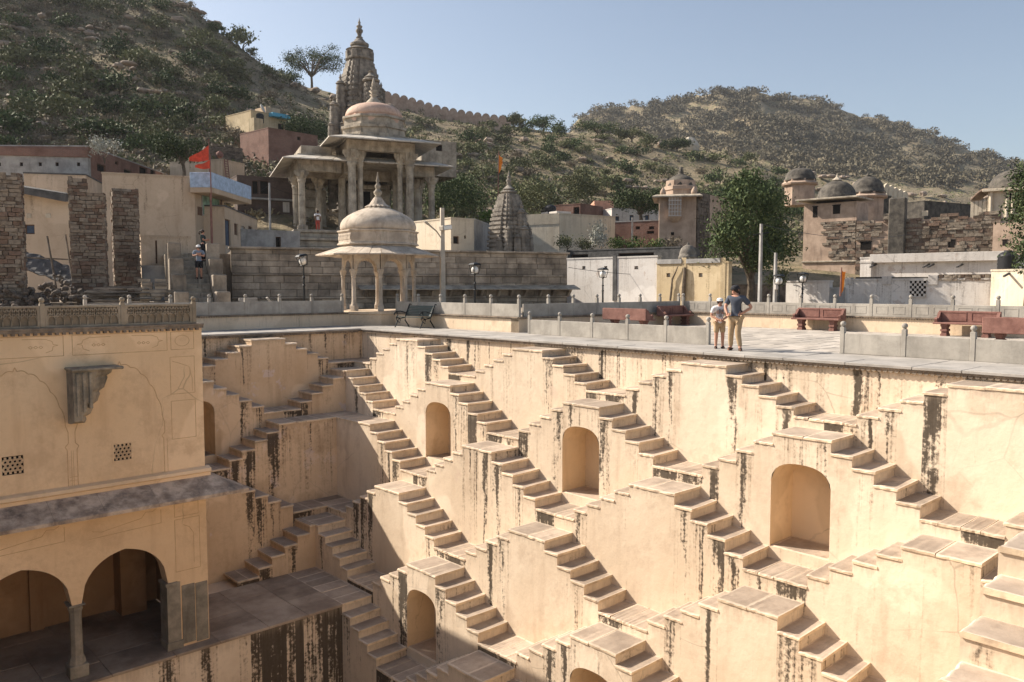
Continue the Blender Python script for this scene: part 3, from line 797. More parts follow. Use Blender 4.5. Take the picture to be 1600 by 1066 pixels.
PROF = {-500: [(30, 455), (60, 360), (85, 240), (110, 130), (150, -20), (200, -150), (260, -150)],
   0: [(30, 470), (62, 340), (80, 250), (100, 185), (130, 85), (170, -60), (200, -130), (260, -100)],
 200: [(30, 470), (64, 350), (84, 255), (105, 190), (135, 100), (175, -10), (200, -60), (260, -40)],
 310: [(30, 470), (66, 360), (88, 262), (110, 200), (140, 115), (185, 8), (215, 20), (260, 90)],
 350: [(30, 470), (66, 360), (88, 262), (110, 205), (140, 130), (190, 46), (220, 62), (260, 120)],
 400: [(30, 470), (66, 362), (90, 265), (115, 205), (150, 140), (200, 84), (230, 100), (280, 150)],
 450: [(30, 470), (66, 365), (92, 270), (118, 212), (155, 155), (205, 116), (240, 128), (290, 160)],
 500: [(30, 470), (66, 385), (95, 290), (120, 230), (160, 175), (210, 138), (250, 148), (310, 175)],
 600: [(30, 470), (70, 400), (100, 320), (125, 262), (165, 205), (220, 166), (260, 178), (320, 200)],
 700: [(30, 470), (72, 405), (105, 330), (130, 285), (170, 228), (225, 184), (270, 200), (330, 220)],
 800: [(30, 470), (75, 410), (105, 345), (130, 300), (170, 248), (230, 200), (280, 210), (340, 232), (460, 300), (560, 300)],
 900: [(30, 470), (75, 410), (105, 355), (130, 312), (170, 262), (235, 212), (280, 220), (340, 245), (450, 290), (560, 240), (680, 186), (760, 200)],
1000: [(30, 470), (75, 412), (105, 362), (130, 322), (170, 275), (240, 224), (290, 238), (360, 262), (450, 275), (560, 215), (680, 162), (760, 180)],
1100: [(30, 470), (75, 415), (105, 370), (130, 332), (170, 288), (240, 238), (290, 256), (360, 280), (450, 270), (560, 200), (680, 147), (760, 170)],
1180: [(30, 470), (75, 418), (105, 375), (130, 340), (170, 300), (240, 256), (290, 270), (360, 280), (450, 258), (560, 192), (680, 143), (760, 170)],
1280: [(30, 470), (75, 420), (110, 385), (140, 350), (180, 318), (240, 296), (300, 290), (380, 276), (470, 252), (570, 200), (690, 163), (770, 190)],
1400: [(30, 470), (75, 425), (110, 395), (150, 360), (200, 330), (260, 312), (330, 300), (420, 280), (500, 258), (590, 225), (700, 195), (780, 215)],
1500: [(30, 470), (75, 430), (110, 405), (150, 375), (200, 345), (280, 322), (360, 305), (450, 285), (520, 268), (600, 248), (700, 228), (780, 245)],
1570: [(30, 470), (75, 432), (110, 410), (150, 385), (220, 350), (300, 330), (380, 310), (470, 292), (540, 280), (620, 270), (700, 258), (780, 268)],
1700: [(30, 470), (75, 435), (110, 415), (150, 395), (220, 365), (300, 345), (400, 330), (500, 318), (600, 305), (700, 296), (780, 300)],
2100: [(30, 470), (110, 425), (220, 385), (400, 360), (700, 340), (780, 345)]}
def hermite(xs, ys, x):
    if x <= xs[0]: return ys[0]
    if x >= xs[-1]: return ys[-1]
    for i in range(len(xs)-1):
        if x <= xs[i+1]:
            t = (x-xs[i])/(xs[i+1]-xs[i]); return ys[i]+(ys[i+1]-ys[i])*(t*t*(3-2*t)*.5+t*.5)
for k_ in PROF: PROF[k_] = [(46, 448.5+(EYE.z-.15)*FOC/46), (57, 448.5+(EYE.z-.3)*FOC/57)]+[q for q in PROF[k_] if q[0] > 57]
PK = sorted(PROF); PZD = {k: ([q[0] for q in PROF[k]], [hz(q[1], q[0]) for q in PROF[k]]) for k in PK}
def ground_z(px, d):
    px = max(PK[0], min(PK[-1], px))
    def at(k):
        ds, zs = PZD[k]
        if d > ds[-1]: return zs[-1]*max(0, 1-(d-ds[-1])/500)
        return hermite(ds, zs, d)
    for a, b in zip(PK, PK[1:]):
        if a <= px <= b:
            t = (px-a)/(b-a); z = at(a)*(1-t)+at(b)*t; break
    v = plan(px, d); f = min(1, max(0, (d-60)/60))
    z += f*d*.010*(noise.fractal(Vector((v.x*.02, v.y*.02, 0)), 1, 2, 5)+.6*noise.noise(Vector((v.x*.09, v.y*.09, 5))))
    return max(z, .2) if d > 40 else max(z, -.3)*0+.2
dl = [45+(62-45)*i/8 for i in range(8)]+[62*(790/62)**(i/95) for i in range(96)]+[1000, 1400]
pxl = [-500+i*9 for i in range(290)]
tv = [tuple(plan(p, d)+Vector((0, 0, ground_z(p, d)))) for d in dl for p in pxl]; nx = len(pxl)
tf = [(i*nx+j, i*nx+j+1, (i+1)*nx+j+1, (i+1)*nx+j) for i in range(len(dl)-1) for j in range(nx-1)]
me = bpy.data.meshes.new('hills'); me.from_pydata(tv, [], tf); me.materials.append(M['hill'])
me.polygons.foreach_set('use_smooth', [True]*len(me.polygons)); link('hills', me, kind='structure')
g = MB(); oo = [(-900, -900), (1000, -900), (1000, 1000), (-900, 1000)]; ii = [(-24, -34), (12.5, -34), (12.5, 7.1), (-24, 7.1)]
for k in range(4): g.quad([(*oo[k], .30), (*oo[(k+1) % 4], .30), (*ii[(k+1) % 4], .30), (*ii[k], .30)])
M['soil'] = stone('dusty_soil', (.30, .24, .18), (.42, .35, .27), .6, 0, vary=.02)
g.build('ground', M['soil'], kind='structure')
tg = MB(); tg.box(-24, 7.3, -.4, DW+.3, 12, ZT-.02); tg.box(2.8, -1.7, -.4, 12.6, 12, ZT-.02); tg.box(12.7, -34, -.4, 18, 12, ZT-.03); tg.build('upper_terrace', M['soil'], kind='structure')

# ------------------------------------------------------------------ foliage
def leafmat(name, c0, c1, c2):
    m, nt, b = newmat(name, .75); g = N(nt)
    t = g.attr('tint').outputs['Fac']
    col = g.mix(g.step(t, .0, .6), c0, c1); col = g.mix(g.step(t, .6, 1), col, c2)
    v = g.math('ADD', .75, g.math('MULTIPLY', g.orand(), .5)); hsv = g.n('ShaderNodeHueSaturation'); g.l(col, hsv.inputs['Color']); g.l(v, hsv.inputs['Value'])
    g.l(hsv.outputs[0], b.inputs['Base Color'])
    b.inputs['Specular IOR Level'].default_value = .15
    return m
M['leaf'] = leafmat('dark_leaf', (.028, .044, .018), (.065, .092, .036), (.145, .17, .072))
M['acacia'] = leafmat('dusty_leaf', (.085, .095, .045), (.13, .14, .066), (.205, .205, .105))
M['dry'] = leafmat('dry_scrub', (.12, .10, .07), (.17, .14, .10), (.24, .20, .14))
M['grassy'] = leafmat('dry_grass', (.26, .21, .12), (.33, .27, .16), (.40, .34, .21))
M['bark'] = stone('bark', (.09, .07, .05), (.17, .135, .10), 6, .3, vary=.15)
def leaf(mb, c, s, rr, tint):
    a = Vector((rr.gauss(0, 1), rr.gauss(0, 1), rr.gauss(0, .7)+.35)).normalized(); u = a.orthogonal().normalized(); v = a.cross(u)
    th = rr.uniform(0, 6.28); u, v = u*math.cos(th)+v*math.sin(th), v*math.cos(th)-u*math.sin(th)
    l = s*rr.uniform(.7, 1.4); wd = l*rr.uniform(.35, .6)
    mb.quad([c-u*l*.5, c+v*wd*.5-u*l*.05, c+u*l*.5, c-v*wd*.5+u*l*.05], None, tint)
def crown_mesh(name, mat, blobs, n, s, seed, hollow=.55, sub=7, spread=.33):
    """leaves gathered in sprays through the volume of several overlapping masses"""
    rr = random.Random(seed); mb = MB(); tot = sum(b[3]*b[3] for b in blobs)
    for (x, y, z, r, fl) in blobs:
        k = max(3, int(n/sub*r*r/tot))
        for _ in range(k):
            d = Vector((rr.gauss(0, 1), rr.gauss(0, 1), rr.gauss(0, 1))).normalized(); q = rr.uniform(hollow, 1.05)
            cl = Vector((x, y, z))+Vector((d.x, d.y, d.z*fl))*r*q; tn = rr.random()
            for _ in range(sub):
                o = Vector((rr.gauss(0, 1), rr.gauss(0, 1), rr.gauss(0, .6)))*r*spread
                leaf(mb, cl+o, s, rr, min(1, max(.01, tn*.7+rr.random()*.3)))
    return mb.mesh(name, mat)
def bush_blobs(rr, k=6, flat_=.6, h=.55):
    return [(rr.uniform(-.6, .6), rr.uniform(-.6, .6), h+rr.uniform(-.2, .25), rr.uniform(.32, .55), flat_) for _ in range(k)]
BUSH = []
for i in range(9):
    rr = random.Random(100+i); fl = (.55, .45, .7)[i % 3]
    BUSH.append(crown_mesh('bush_crown', M['leaf' if i < 4 else ('acacia' if i < 7 else 'dry')], bush_blobs(rr, 5+i % 4, fl), 620, .16, i, .35, 6, .30))
def stems(seed, h=.5, n=5, r=.03):
    rr = random.Random(seed); mb = MB()
    for _ in range(n):
        a = rr.uniform(0, 6.28); mb.tube([(0, 0, -.3), (.1*math.cos(a), .1*math.sin(a), h*.4), (.4*math.cos(a), .4*math.sin(a), h)], [r, r*.8, r*.4], 5)
    return mb.mesh('stem', M['bark'])
STEM = [stems(i) for i in range(3)]
def shrub(px, d, r, kind, label, group, hs=1.0):
    v = plan(px, d); z = ground_z(px, d)
    t = empty('shrub', (v.x, v.y, z-.12*r), rnd(0, 6.28), label=label, cat='shrub', group=group); t.scale = (r, r, r*hs)
    link('foliage', BUSH[kind], t); link('stem', STEM[kind % 3], t); return t
rb = random.Random(11)
HITS = {}
def hit(px, py):
    """distance at which a sight line over the village meets the slope"""
    k = round(px/6)
    if k not in HITS: HITS[k] = [(d, 448.5-(ground_z(k*6, d)-EYE.z)*FOC/d) for d in [60*(760/60)**(i/150) for i in range(151)]]
    for d, y in HITS[k]:
        if y <= py: return d
    return None
def zone(px): return 'above the ruined pillars' if px < 180 else 'above the tall tan house' if px < 360 else 'toward the temple tower' if px < 640 else 'behind the small spire' if px < 840 else 'above the cream flat roofed house' if px < 1010 else 'above the domed tower'
def scatter(n, pxr, pyr, dr, rr_, kinds, label, group, mind=14, keep=None):
    pts = []; tries = 0
    while len(pts) < n and tries < n*60:
        tries += 1; px, py = rb.uniform(*pxr), rb.uniform(*pyr); d = hit(px, py)
        if d is None or not dr[0] <= d <= dr[1] or (keep and not keep(px, py, d)): continue
        if any(abs(px-a)/1.5+abs(py-b) < mind for a, b in pts): continue
        pts.append((px, py)); k = rb.choice(kinds); shrub(px, d, rb.uniform(*rr_)*(d/130)**.35, k, f"{'dusty pale green' if 4 <= k < 7 else ('dark green' if k < 4 else 'dry brown')} {label}, {'high up' if py < pyr[0]+.36*(pyr[1]-pyr[0]) else ('halfway up' if py < pyr[0]+.68*(pyr[1]-pyr[0]) else 'low down')} {zone(px)}", group, rb.uniform(.75, 1.15))
clear = lambda px, py, d: not (385 < px < 560 and py > 170)
scatter(84, (-20, 600), (-20, 245), (66, 215), (1.8, 4.2), [0, 1, 2, 3, 0, 4, 5, 6, 4, 5], 'thorn bush on the steep hillside', 'bushes on the steep hillside', 15, clear)
scatter(50, (-20, 600), (-20, 245), (66, 215), (1.0, 2.0), [7, 8], 'scrub bush on the steep hillside', 'dry bushes on the steep hillside', 12, clear)
scatter(85, (640, 1300), (180, 345), (80, 300), (1.7, 3.3), [0, 1, 4, 5, 6, 4, 5], 'bush on the middle slope', 'bushes on the middle slope', 13)
scatter(30, (660, 1320), (185, 340), (80, 300), (1.1, 2.0), [7, 8], 'bush on the middle slope', 'dry bushes on the middle slope', 11)
# ridge bushes against the sky
for px in (322, 350, 372, 398, 425, 440, 470, 520, 660, 690, 720, 745, 770, 820, 850, 880):
    d = 190 if px < 400 else 215; shrub(px, d, rb.uniform(1.1, 2.3), rb.choice([0, 1, 4]), 'small dark bush on the hill crest against the sky', 'bushes on the crest')
# far hill: hundreds of bare grey shrubs that read as one mass
def mass(name, n, pxr, pyr, dr, rr_, mat, q, s, seed):
    rr = random.Random(seed); mb = MB(); k = 0; guard = 0
    while k < n and guard < n*30:
        guard += 1; px, py = rr.uniform(*pxr), rr.uniform(*pyr); d = hit(px, py)
        if d is None or not dr[0] <= d <= dr[1]: continue
        d *= rr.uniform(.985, 1.015)
        v = plan(px, d); z = ground_z(px, d); r = rr.uniform(*rr_); k += 1; fl = rr.uniform(.5, .8)
        for _ in range(q):
            e = Vector((rr.gauss(0, 1), rr.gauss(0, 1), abs(rr.gauss(0, 1)))).normalized()*rr.uniform(.45, 1)
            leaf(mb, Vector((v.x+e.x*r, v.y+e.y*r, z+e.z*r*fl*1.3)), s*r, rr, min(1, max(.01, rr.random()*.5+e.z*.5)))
    return mb.build(name, mat, None, kind='stuff')
M['far'] = leafmat('far_shrub', (.10, .088, .060), (.14, .122, .082), (.185, .16, .105))
mass('far_hill_scrub', 900, (860, 1640), (135, 330), (380, 760), (3.6, 7.6), M['far'], 110, .27, 3)
mass('hillside_undergrowth', 2000, (-30, 640), (-25, 330), (62, 240), (.5, 1.3), M['dry'], 20, .42, 4)
mass('hillside_green_undergrowth', 1600, (-30, 640), (-25, 330), (62, 240), (.5, 1.4), M['acacia'], 24, .40, 5)
mass('slope_scrub', 1100, (600, 1640), (160, 400), (70, 340), (.5, 1.3), M['dry'], 18, .42, 6)
mass('slope_green_scrub', 1700, (600, 1640), (160, 400), (70, 400), (.6, 1.7), M['acacia'], 26, .38, 8)
mass('dry_grass', 1800, (-30, 1640), (-25, 400), (70, 400), (.35, .9), M['grassy'], 12, .6, 7)

def outcrops(n, pxr, pyr, dr, rr_, seed):
    rr = random.Random(seed); mb = MB(); k = 0; gd = 0
    while k < n and gd < n*20:
        gd += 1; px, py = rr.uniform(*pxr), rr.uniform(*pyr); d = hit(px, py)
        if d is None or not dr[0] <= d <= dr[1]: continue
        k += 1; v = plan(px, d); z = ground_z(px, d)
        for _ in range(rr.randint(2, 5)):
            r = rr.uniform(*rr_)*d/130; q = MB(); q.ball((0, 0, 0), 1, 7, 5); sx, sy, sz = r*rr.uniform(.7, 1.8), r*rr.uniform(.7, 1.4), r*rr.uniform(.35, .7); ox, oy = rr.gauss(0, r*1.6), rr.gauss(0, r*1.6)
            mb.add([(v.x+ox+p[0]*sx*(1+.4*noise.noise(Vector(p)*1.7+Vector((k, _, 0)))), v.y+oy+p[1]*sy, z+p[2]*sz*(1+.5*noise.noise(Vector(p)*2.1+Vector((k, _, 9))))) for p in q.v], q.f)
    return mb.build('rock_outcrops', M['rock'], None, kind='stuff')
M['rock'] = stone('hill_rock', (.22, .17, .13), (.42, .33, .26), .8, .3, vary=.02, bump=.8, bd=.2)
outcrops(150, (-30, 600), (-20, 300), (66, 230), (.35, .9), 1); outcrops(130, (600, 1640), (170, 380), (80, 420), (.35, .9), 2)
def tree(px, d, z0, h, blobs, n, s, mat, label, seed, trunk=.18, forks=4, group=None, cat='tree', sub=7, spread=.3, hollow=.5, lean=0):
    v = plan(px, d); t = empty('tree', (v.x, v.y, z0), label=label, cat=cat, group=group)
    rr = random.Random(seed); link('crown', crown_mesh('crown', M[mat], blobs, n, s, seed, hollow, sub, spread), t)
    mb = MB(); ht = min(b[2] for b in blobs)
    mb.tube([(0, 0, -.5), (.1, 0, ht*.4), (lean, .1, ht*.8)], [trunk*1.35, trunk, trunk*.75], 8); 
    for b in blobs[:forks+3]:
        mb.tube([(lean*.8, .05, ht*.6), (b[0]*.45+lean*.4, b[1]*.45, ht*.5+b[2]*.45), (b[0], b[1], b[2])], [trunk*.6, trunk*.4, trunk*.12], 6)
    mb.build('trunk', M['bark'], t); return t
def blobs(rr, n, rx, rz, z, r0, r1, fl=.75):
    o = []
    for _ in range(n):
        a = rr.uniform(0, 6.28); q = math.sqrt(rr.random()); o.append((rx*q*math.cos(a), rx*q*math.sin(a), z+rz*rr.uniform(-1, 1)*(1-.5*q), rr.uniform(r0, r1), fl))
    return o
# ------------------------------------------------------------------ village and monuments
class Face:
    """a house front set out between two bearings, each at its own distance"""
    def __init__(s, pa, da, pb, db):
        s.A, s.B = plan(pa, da), plan(pb, db); d = s.B-s.A; s.L = d.length; s.rz = math.atan2(d.y, d.x)
        s.ex = d.normalized(); s.ey = Vector((-s.ex.y, s.ex.x, 0)); s.M = mrot(s.A, s.rz)
    def u(s, px, off=0.0):
        r = FWD+RGT*((px-800)/FOC); O = s.A+s.ey*off-Vector((EYE.x, EYE.y, 0))
        k = (O.x*s.ey.x+O.y*s.ey.y)/(r.x*s.ey.x+r.y*s.ey.y); p = Vector((EYE.x, EYE.y, 0))+Vector((r.x, r.y, 0))*k
        return (p-s.A).dot(s.ex)
    def z(s, px, py, off=0.0):
        r = FWD+RGT*((px-800)/FOC)+UPV*((533-py)/FOC); O = s.A+s.ey*off-EYE
        k = (O.x*s.ey.x+O.y*s.ey.y)/(r.x*s.ey.x+r.y*s.ey.y); return EYE.z+r.z*k
    def root(s, name, **kw): return empty(name, s.A, s.rz, **kw)
M['tan'] = plaster('tan_house_paint', (.50, .39, .28), (.58, .46, .34), amount=.5, peel_amt=.1)
M['creamh'] = plaster('pale_cream_paint', (.58, .50, .38), (.66, .58, .46), amount=.5, peel_amt=.1)
M['white'] = plaster('dirty_whitewash', (.58, .54, .50), (.70, .67, .63), amount=.6, peel=(.40, .30, .24), peel_amt=.5)
M['yellow'] = plaster('ochre_yellow_wash', (.52, .41, .25), (.60, .49, .32), amount=.6, peel=(.45, .36, .25), peel_amt=.4)
M['blue'] = flat('pale_blue_paint', (.34, .44, .58), .8, .2, 4)
M['pinkh'] = flat('salmon_paint', (.55, .30, .21), .85, .15, 3)
M['concrete'] = stone('raw_concrete', (.26, .25, .24), (.40, .39, .37), 1.5, .3, vary=.05)
M['slate'] = stone('dark_slate', (.06, .06, .06), (.13, .125, .12), 2, .2, vary=.1)
M['lichen'] = stone('grey_temple_stone', (.25, .215, .17), (.50, .435, .345), 1.3, .55, vary=.10, bump=.7, bd=.05)
M['tower'] = stone('weathered_spire_stone', (.14, .125, .108), (.32, .285, .24), 1.6, .7, vary=.06, bump=.9, bd=.06)
M['kiosk'] = stone('kiosk_stone', (.38, .315, .25), (.58, .495, .40), 2.0, .55, vary=.04, bump=.4, dark=(.20, .165, .125))
M['pinkdome'] = stone('pink_dome_plaster', (.45, .30, .23), (.58, .42, .33), 1.2, .45, vary=.03, dark=(.14, .10, .085))
M['block'] = stone('terrace_block', (.19, .155, .12), (.43, .36, .28), 1.0, .3, vary=.26, bump=.7, bd=.04)
M['fort'] = stone('fort_plaster', (.33, .24, .18), (.48, .36, .275), 1.0, .4, vary=.04, dark=(.08, .06, .05))
M['rubble0'] = stone('rubble_stone', (.14, .11, .09), (.36, .29, .23), 2.5, .3, vary=.1, bump=.8)
M['rubble2'] = stone('rubble_stone_dark', (.07, .055, .045), (.20, .16, .125), 2.5, .5, vary=.1, bump=.8)
def rubblemat(name, cs, k=1.0):
    m, nt, b = newmat(name, .95); g = N(nt); p = g.pos(); t = g.attr('tint').outputs['Fac']
    rp = g.n('ShaderNodeValToRGB'); g.l(t, rp.inputs[0]); e = rp.color_ramp.elements
    for i, c in enumerate(cs):
        q = e[i] if i < 2 else e.new(.5); q.position = i/(len(cs)-1); q.color = (*[v*k for v in c], 1)
    col = g.mix(g.math('MULTIPLY', g.step(g.noise(p, 5, 6, .7), .42, .68), .55), rp.outputs[0], tuple(v*k*.45 for v in cs[0]))
    col = g.mix(g.math('MULTIPLY', g.step(g.noise(p, .5, 4, .6), .5, .68), .5), col, tuple(v*k*.35 for v in cs[0]))
    g.l(col, b.inputs['Base Color']); g.bump(g.noise(p, 9, 5, .7), .7, .04, b); return m
M['rubble'] = rubblemat('rubble_stone_mixed', [(.17, .13, .10), (.26, .17, .125), (.30, .245, .19), (.20, .165, .14), (.40, .335, .265)], .78)
M['domeb'] = stone('blackened_dome', (.045, .04, .035), (.13, .115, .095), 2.0, .5, vary=.05)
M['redstone'] = stone('red_sandstone', (.17, .082, .066), (.26, .135, .108), 3, .1, vary=.05)
M['wood'] = stone('old_timber', (.10, .085, .07), (.22, .19, .16), 3, .4, vary=.3)
M['iron'] = flat('black_iron', (.018, .02, .022), .45, .2, 8, .3)
M['paintgreen'] = flat('bench_green_paint', (.02, .045, .042), .4, .2, 8)
M['pole'] = stone('pole_cement', (.42, .37, .30), (.54, .48, .40), 2, .1, vary=.05)
M['glass'] = flat('lamp_glass', (.75, .74, .70), .15, .05)
M['orange'] = flat('saffron_cloth', (.80, .24, .03), .9, .15, 5)
M['redcloth'] = flat('red_orange_cloth', (.58, .075, .04), .9, .2, 5)
M['wooddoor'] = flat('brown_shutter', (.13, .075, .05), .7)
M['bluedoor'] = flat('blue_door', (.06, .085, .13), .6)
M['tank'] = flat('black_tank', (.02, .02, .022), .5)
def brickmat(name, c0, c1, mortar, sx=.24, sz=.075):
    m, nt, b = newmat(name, .9); g = N(nt); t = g.n('ShaderNodeTexCoord').outputs['Object']; x, y, z = g.sep(t)
    q = g.n('ShaderNodeTexBrick'); g.l(g.comb(g.math('ADD', x, y), z, 0), q.inputs['Vector'])
    for i, v in ((1, c0), (2, c1), (3, mortar)): q.inputs[i].default_value = (*v, 1)
    q.inputs['Scale'].default_value = 1; q.inputs['Mortar Size'].default_value = .012; q.inputs['Brick Width'].default_value = sx; q.inputs['Row Height'].default_value = sz
    p = g.pos(); col = g.mix(g.math('MULTIPLY', g.step(g.noise(p, .7, 5, .65), .42, .66), .55), q.outputs[0], tuple(k*.4 for k in c0))
    g.l(col, b.inputs['Base Color']); g.bump(g.noise(p, 6, 5, .7), .6, .04, b); return m
M['brick'] = brickmat('old_brick', (.26, .12, .085), (.20, .095, .07), (.22, .18, .15))
M['brickdark'] = brickmat('sooty_brick', (.13, .085, .07), (.09, .065, .055), (.12, .10, .09))

def house(F, depth, y_top, mat, name='house', label='', cat='house', z0=None, group=None, windows=(), doors=(), parapet_h=0.0, roofmat=None, top=None):
    """one block of building; windows and doors are (px0, px1, py0, py1, material) on the front"""
    t = F.root(name, label=label, cat=cat, group=group); L = F.L; zt = F.z(F_mid(F), y_top) if top is None else top
    z0 = .1 if z0 is None else z0; mb = MB(); ops = []
    for (a, b, c, d, m) in list(windows)+list(doors):
        ops.append((F.u(a), F.u(b), F.z(a, d), F.z(a, c), m))
    xs = sorted({0, L, *[q for o in ops for q in o[:2]]})
    for a, b in zip(xs, xs[1:]):
        cut = sorted([(o[2], o[3]) for o in ops if o[0] < (a+b)/2 < o[1]]); z = z0
        for c, d in cut+[(zt, zt)]:
            if c > z+.01: mb.quad([(a, 0, z), (b, 0, z), (b, 0, c), (a, 0, c)], [(9, zt-z, 0), (9, zt-z, 0), (9, zt-c, 0), (9, zt-c, 0)])
            z = max(z, d)
    for o in ops:   # reveals
        a, b, c, d = o[:4]; r = .16
        for P in ([(a, 0, c), (a, r, c), (a, r, d), (a, 0, d)], [(b, r, c), (b, 0, c), (b, 0, d), (b, r, d)], [(a, 0, d), (a, r, d), (b, r, d), (b, 0, d)], [(a, r, c), (a, 0, c), (b, 0, c), (b, r, c)]): mb.quad(P)
    zz = [(9, zt-z0, 0), (9, zt-z0, 0), (9, 0, 0), (9, 0, 0)]
    mb.quad([(L, 0, z0), (L, depth, z0), (L, depth, zt), (L, 0, zt)], zz); mb.quad([(0, depth, z0), (0, 0, z0), (0, 0, zt), (0, depth, zt)], zz); mb.quad([(L, depth, z0), (0, depth, z0), (0, depth, zt), (L, depth, zt)], zz)
    mb.build('wall', M[mat], t)
    mb = MB(); rm = roofmat or mat; e = .03
    if parapet_h:
        mb.box(.12, .12, zt-.1, L-.12, depth-.12, zt+.02)
        for (a, b, c, d) in ((-e, -e, L+e, .12), (-e, depth-.12, L+e, depth+e), (-e, .12, .12, depth-.12), (L-.12, .12, L+e, depth-.12)): mb.box(a, b, zt, c, d, zt+parapet_h)
    else: mb.box(-e, -e, zt, L+e, depth+e, zt+.1)
    mb.build('roof', M[rm], t)
    for k, (a, b, c, d, m) in enumerate(ops):
        mb = MB(); isd = k >= len(windows); w_ = b-a
        fr = min(.06, w_*.12); mb.box(a+.004, .10, c+.004, a+fr, .15, d-.004); mb.box(b-fr, .10, c+.004, b-.004, .15, d-.004); mb.box(a+fr, .10, d-fr, b-fr, .15, d-.004)
        if not isd: mb.box(a+fr, .10, c+.004, b-fr, .15, c+fr)
        fo = mb.build('door' if isd else 'window', M['wooddoor' if m != 'white' else 'white'], t)
        mb = MB(); mb.box(a+fr, .135, c+.01, b-fr, .155, d-fr)
        if w_ > .7: mb.box((a+b)/2-.02, .115, c+fr, (a+b)/2+.02, .134, d-fr)
        mb.build('leaf_panel' if isd else 'pane', M[m], fo)
    return t
def F_mid(F): 
    v = (F.A+F.B)/2; r = v-Vector((EYE.x, EYE.y, 0)); return 800+FOC*(r.dot(RGT))/(r.x*math.cos(YAW)+r.y*math.sin(YAW))

def rubble_face(mb, L, z0, z1, sx, sz, rr, prof=None, depth=.14, y=0.0, hole=None, M4=None):
    """uneven courses of rough stone standing proud of a face"""
    z = z0
    while z < z1:
        h = sz*rr.uniform(.65, 1.35); x = -rr.uniform(0, sx*.4)
        while x < L:
            w_ = sx*rr.uniform(.5, 1.6)
            a, b = max(0, x), min(L, x+w_); zm = min(z+h, z1)
            ok = b-a > .03 and (prof is None or z+h*.5 < prof((a+b)/2)) and not (hole and hole((a+b)/2, z+h/2))
            if ok:
                j = lambda k: rr.uniform(-k, k); g_ = .012; o = rr.uniform(0, depth*.45)
                tn = rr.uniform(.02, 1); P = [(a+g_+j(.02), y-o+j(.02), z+g_+j(.015)), (b-g_+j(.02), y-o+j(.02), z+g_+j(.015)), (b-g_+j(.02), y-o+j(.02), zm-g_+j(.015)), (a+g_+j(.02), y-o+j(.02), zm-g_+j(.015))]
                Q = [(a, y+.12, z), (b, y+.12, z), (b, y+.12, zm), (a, y+.12, zm)]
                mb.add(P+Q, [(0, 1, 2, 3), (0, 4, 5, 1), (1, 5, 6, 2), (2, 6, 7, 3), (3, 7, 4, 0)], M4, tn)
            x += w_
        z += h
VX = Vector((.932, -.362, 0)); VRZ = math.atan2(-.362, .932)

# --- domed kiosk on the corner plinth
kc = plan(592, 36.0); kz = ZT+.09
kk = empty('domed_kiosk', (kc.x, kc.y, 0), R(14.3), label='cream stone kiosk with ribbed dome, wide sloping eave and scalloped arches on slim columns', cat='kiosk')
RK = 1.56
mb = MB(); mb.lathe([(RK+.30, -.3), (RK+.30, kz-.16), (RK+.36, kz-.12), (RK+.36, kz-.02), (RK+.22, kz)], 8); mb.build('plinth', M['wall_plain'], kk)
def kcol():
    mb = MB(); s_ = .085
    mb.cbox(-.13, -.13, 0, .13, .13, .22, .015); o8 = lambda r, z: [(r*math.cos(k*math.pi/6), r*math.sin(k*math.pi/6), z) for k in range(12)]
    mb.loft([o8(.12, .22), o8(.105, .30), o8(.088, .36), o8(.078, 1.0), o8(.075, 1.42), o8(.10, 1.47), o8(.085, 1.52), o8(.12, 1.62), o8(.15, 1.72)])
    mb.cbox(-.15, -.12, 1.72, .15, .12, 1.80, .01); return mb.mesh('column', M['kiosk'])
KC = kcol()
pts8 = [(RK*math.cos(k*math.pi/4), RK*math.sin(k*math.pi/4)) for k in range(8)]
for (x, y) in pts8: link('column', KC, kk, loc=(x, y, kz), rz=math.atan2(y, x)+math.pi/2)
zs0, zt0 = kz+1.78, kz+2.42
for k in range(8):
    a, b = Vector((*pts8[k], 0)), Vector((*pts8[(k+1) % 8], 0)); L = (b-a).length; Mx = Matrix.Translation(a) @ Matrix.Rotation(math.atan2((b-a).y, (b-a).x), 4, 'Z')
    mb = MB(); n = 28; pp = []
    for i in range(n+1):
        x = .13+(L-.26)*i/n; q = abs(2*i/n-1); z = zs0+.45*(1-q**2.2)**.6+.035*abs(math.sin(q*math.pi*3.5)); pp.append((x, min(z, zt0-.08)))
    pp = [(0, zs0)]+[(.13, zs0)]+pp[1:-1]+[(L-.13, zs0)]+[(L, zs0)]
    for (xa, za), (xb, zb) in zip(pp, pp[1:]):
        for yy in (-.05, .05): mb.quad([(xa, yy, za), (xb, yy, zb), (xb, yy, zt0), (xa, yy, zt0)])
        mb.quad([(xa, -.05, za), (xa, .05, za), (xb, .05, zb), (xb, -.05, zb)])
    mb.v = [tuple(Mx @ Vector(v)) for v in mb.v]; mb.build('scalloped_arch', M['kiosk'], kk)
for k in range(8):   # eave: eight sloping stone planes, each of a few slabs
    a0, a1 = k*math.pi/4, (k+1)*math.pi/4; ri, ro = RK+.05, 2.74; zi, zo = zt0+.40, zt0+.02
    for j in range(4):
        def pt(r, t, z): 
            p, q = (math.cos(a0), math.sin(a0)), (math.cos(a1), math.sin(a1)); return (r*(p[0]*(1-t)+q[0]*t), r*(p[1]*(1-t)+q[1]*t), z)
        t0, t1 = j/4+.006, (j+1)/4-.006; mb = MB(); dz = rnd(-.008, .008)
        mb.loft([[pt(ri, t0, zi), pt(ri, t1, zi), pt(ri, t1, zi-.07), pt(ri, t0, zi-.07)], [pt(ro, t0, zo+dz), pt(ro, t1, zo+dz), pt(ro, t1, zo-.05+dz), pt(ro, t0, zo-.05+dz)]])
        mb.build('eave_slab', M['kiosk'], kk)
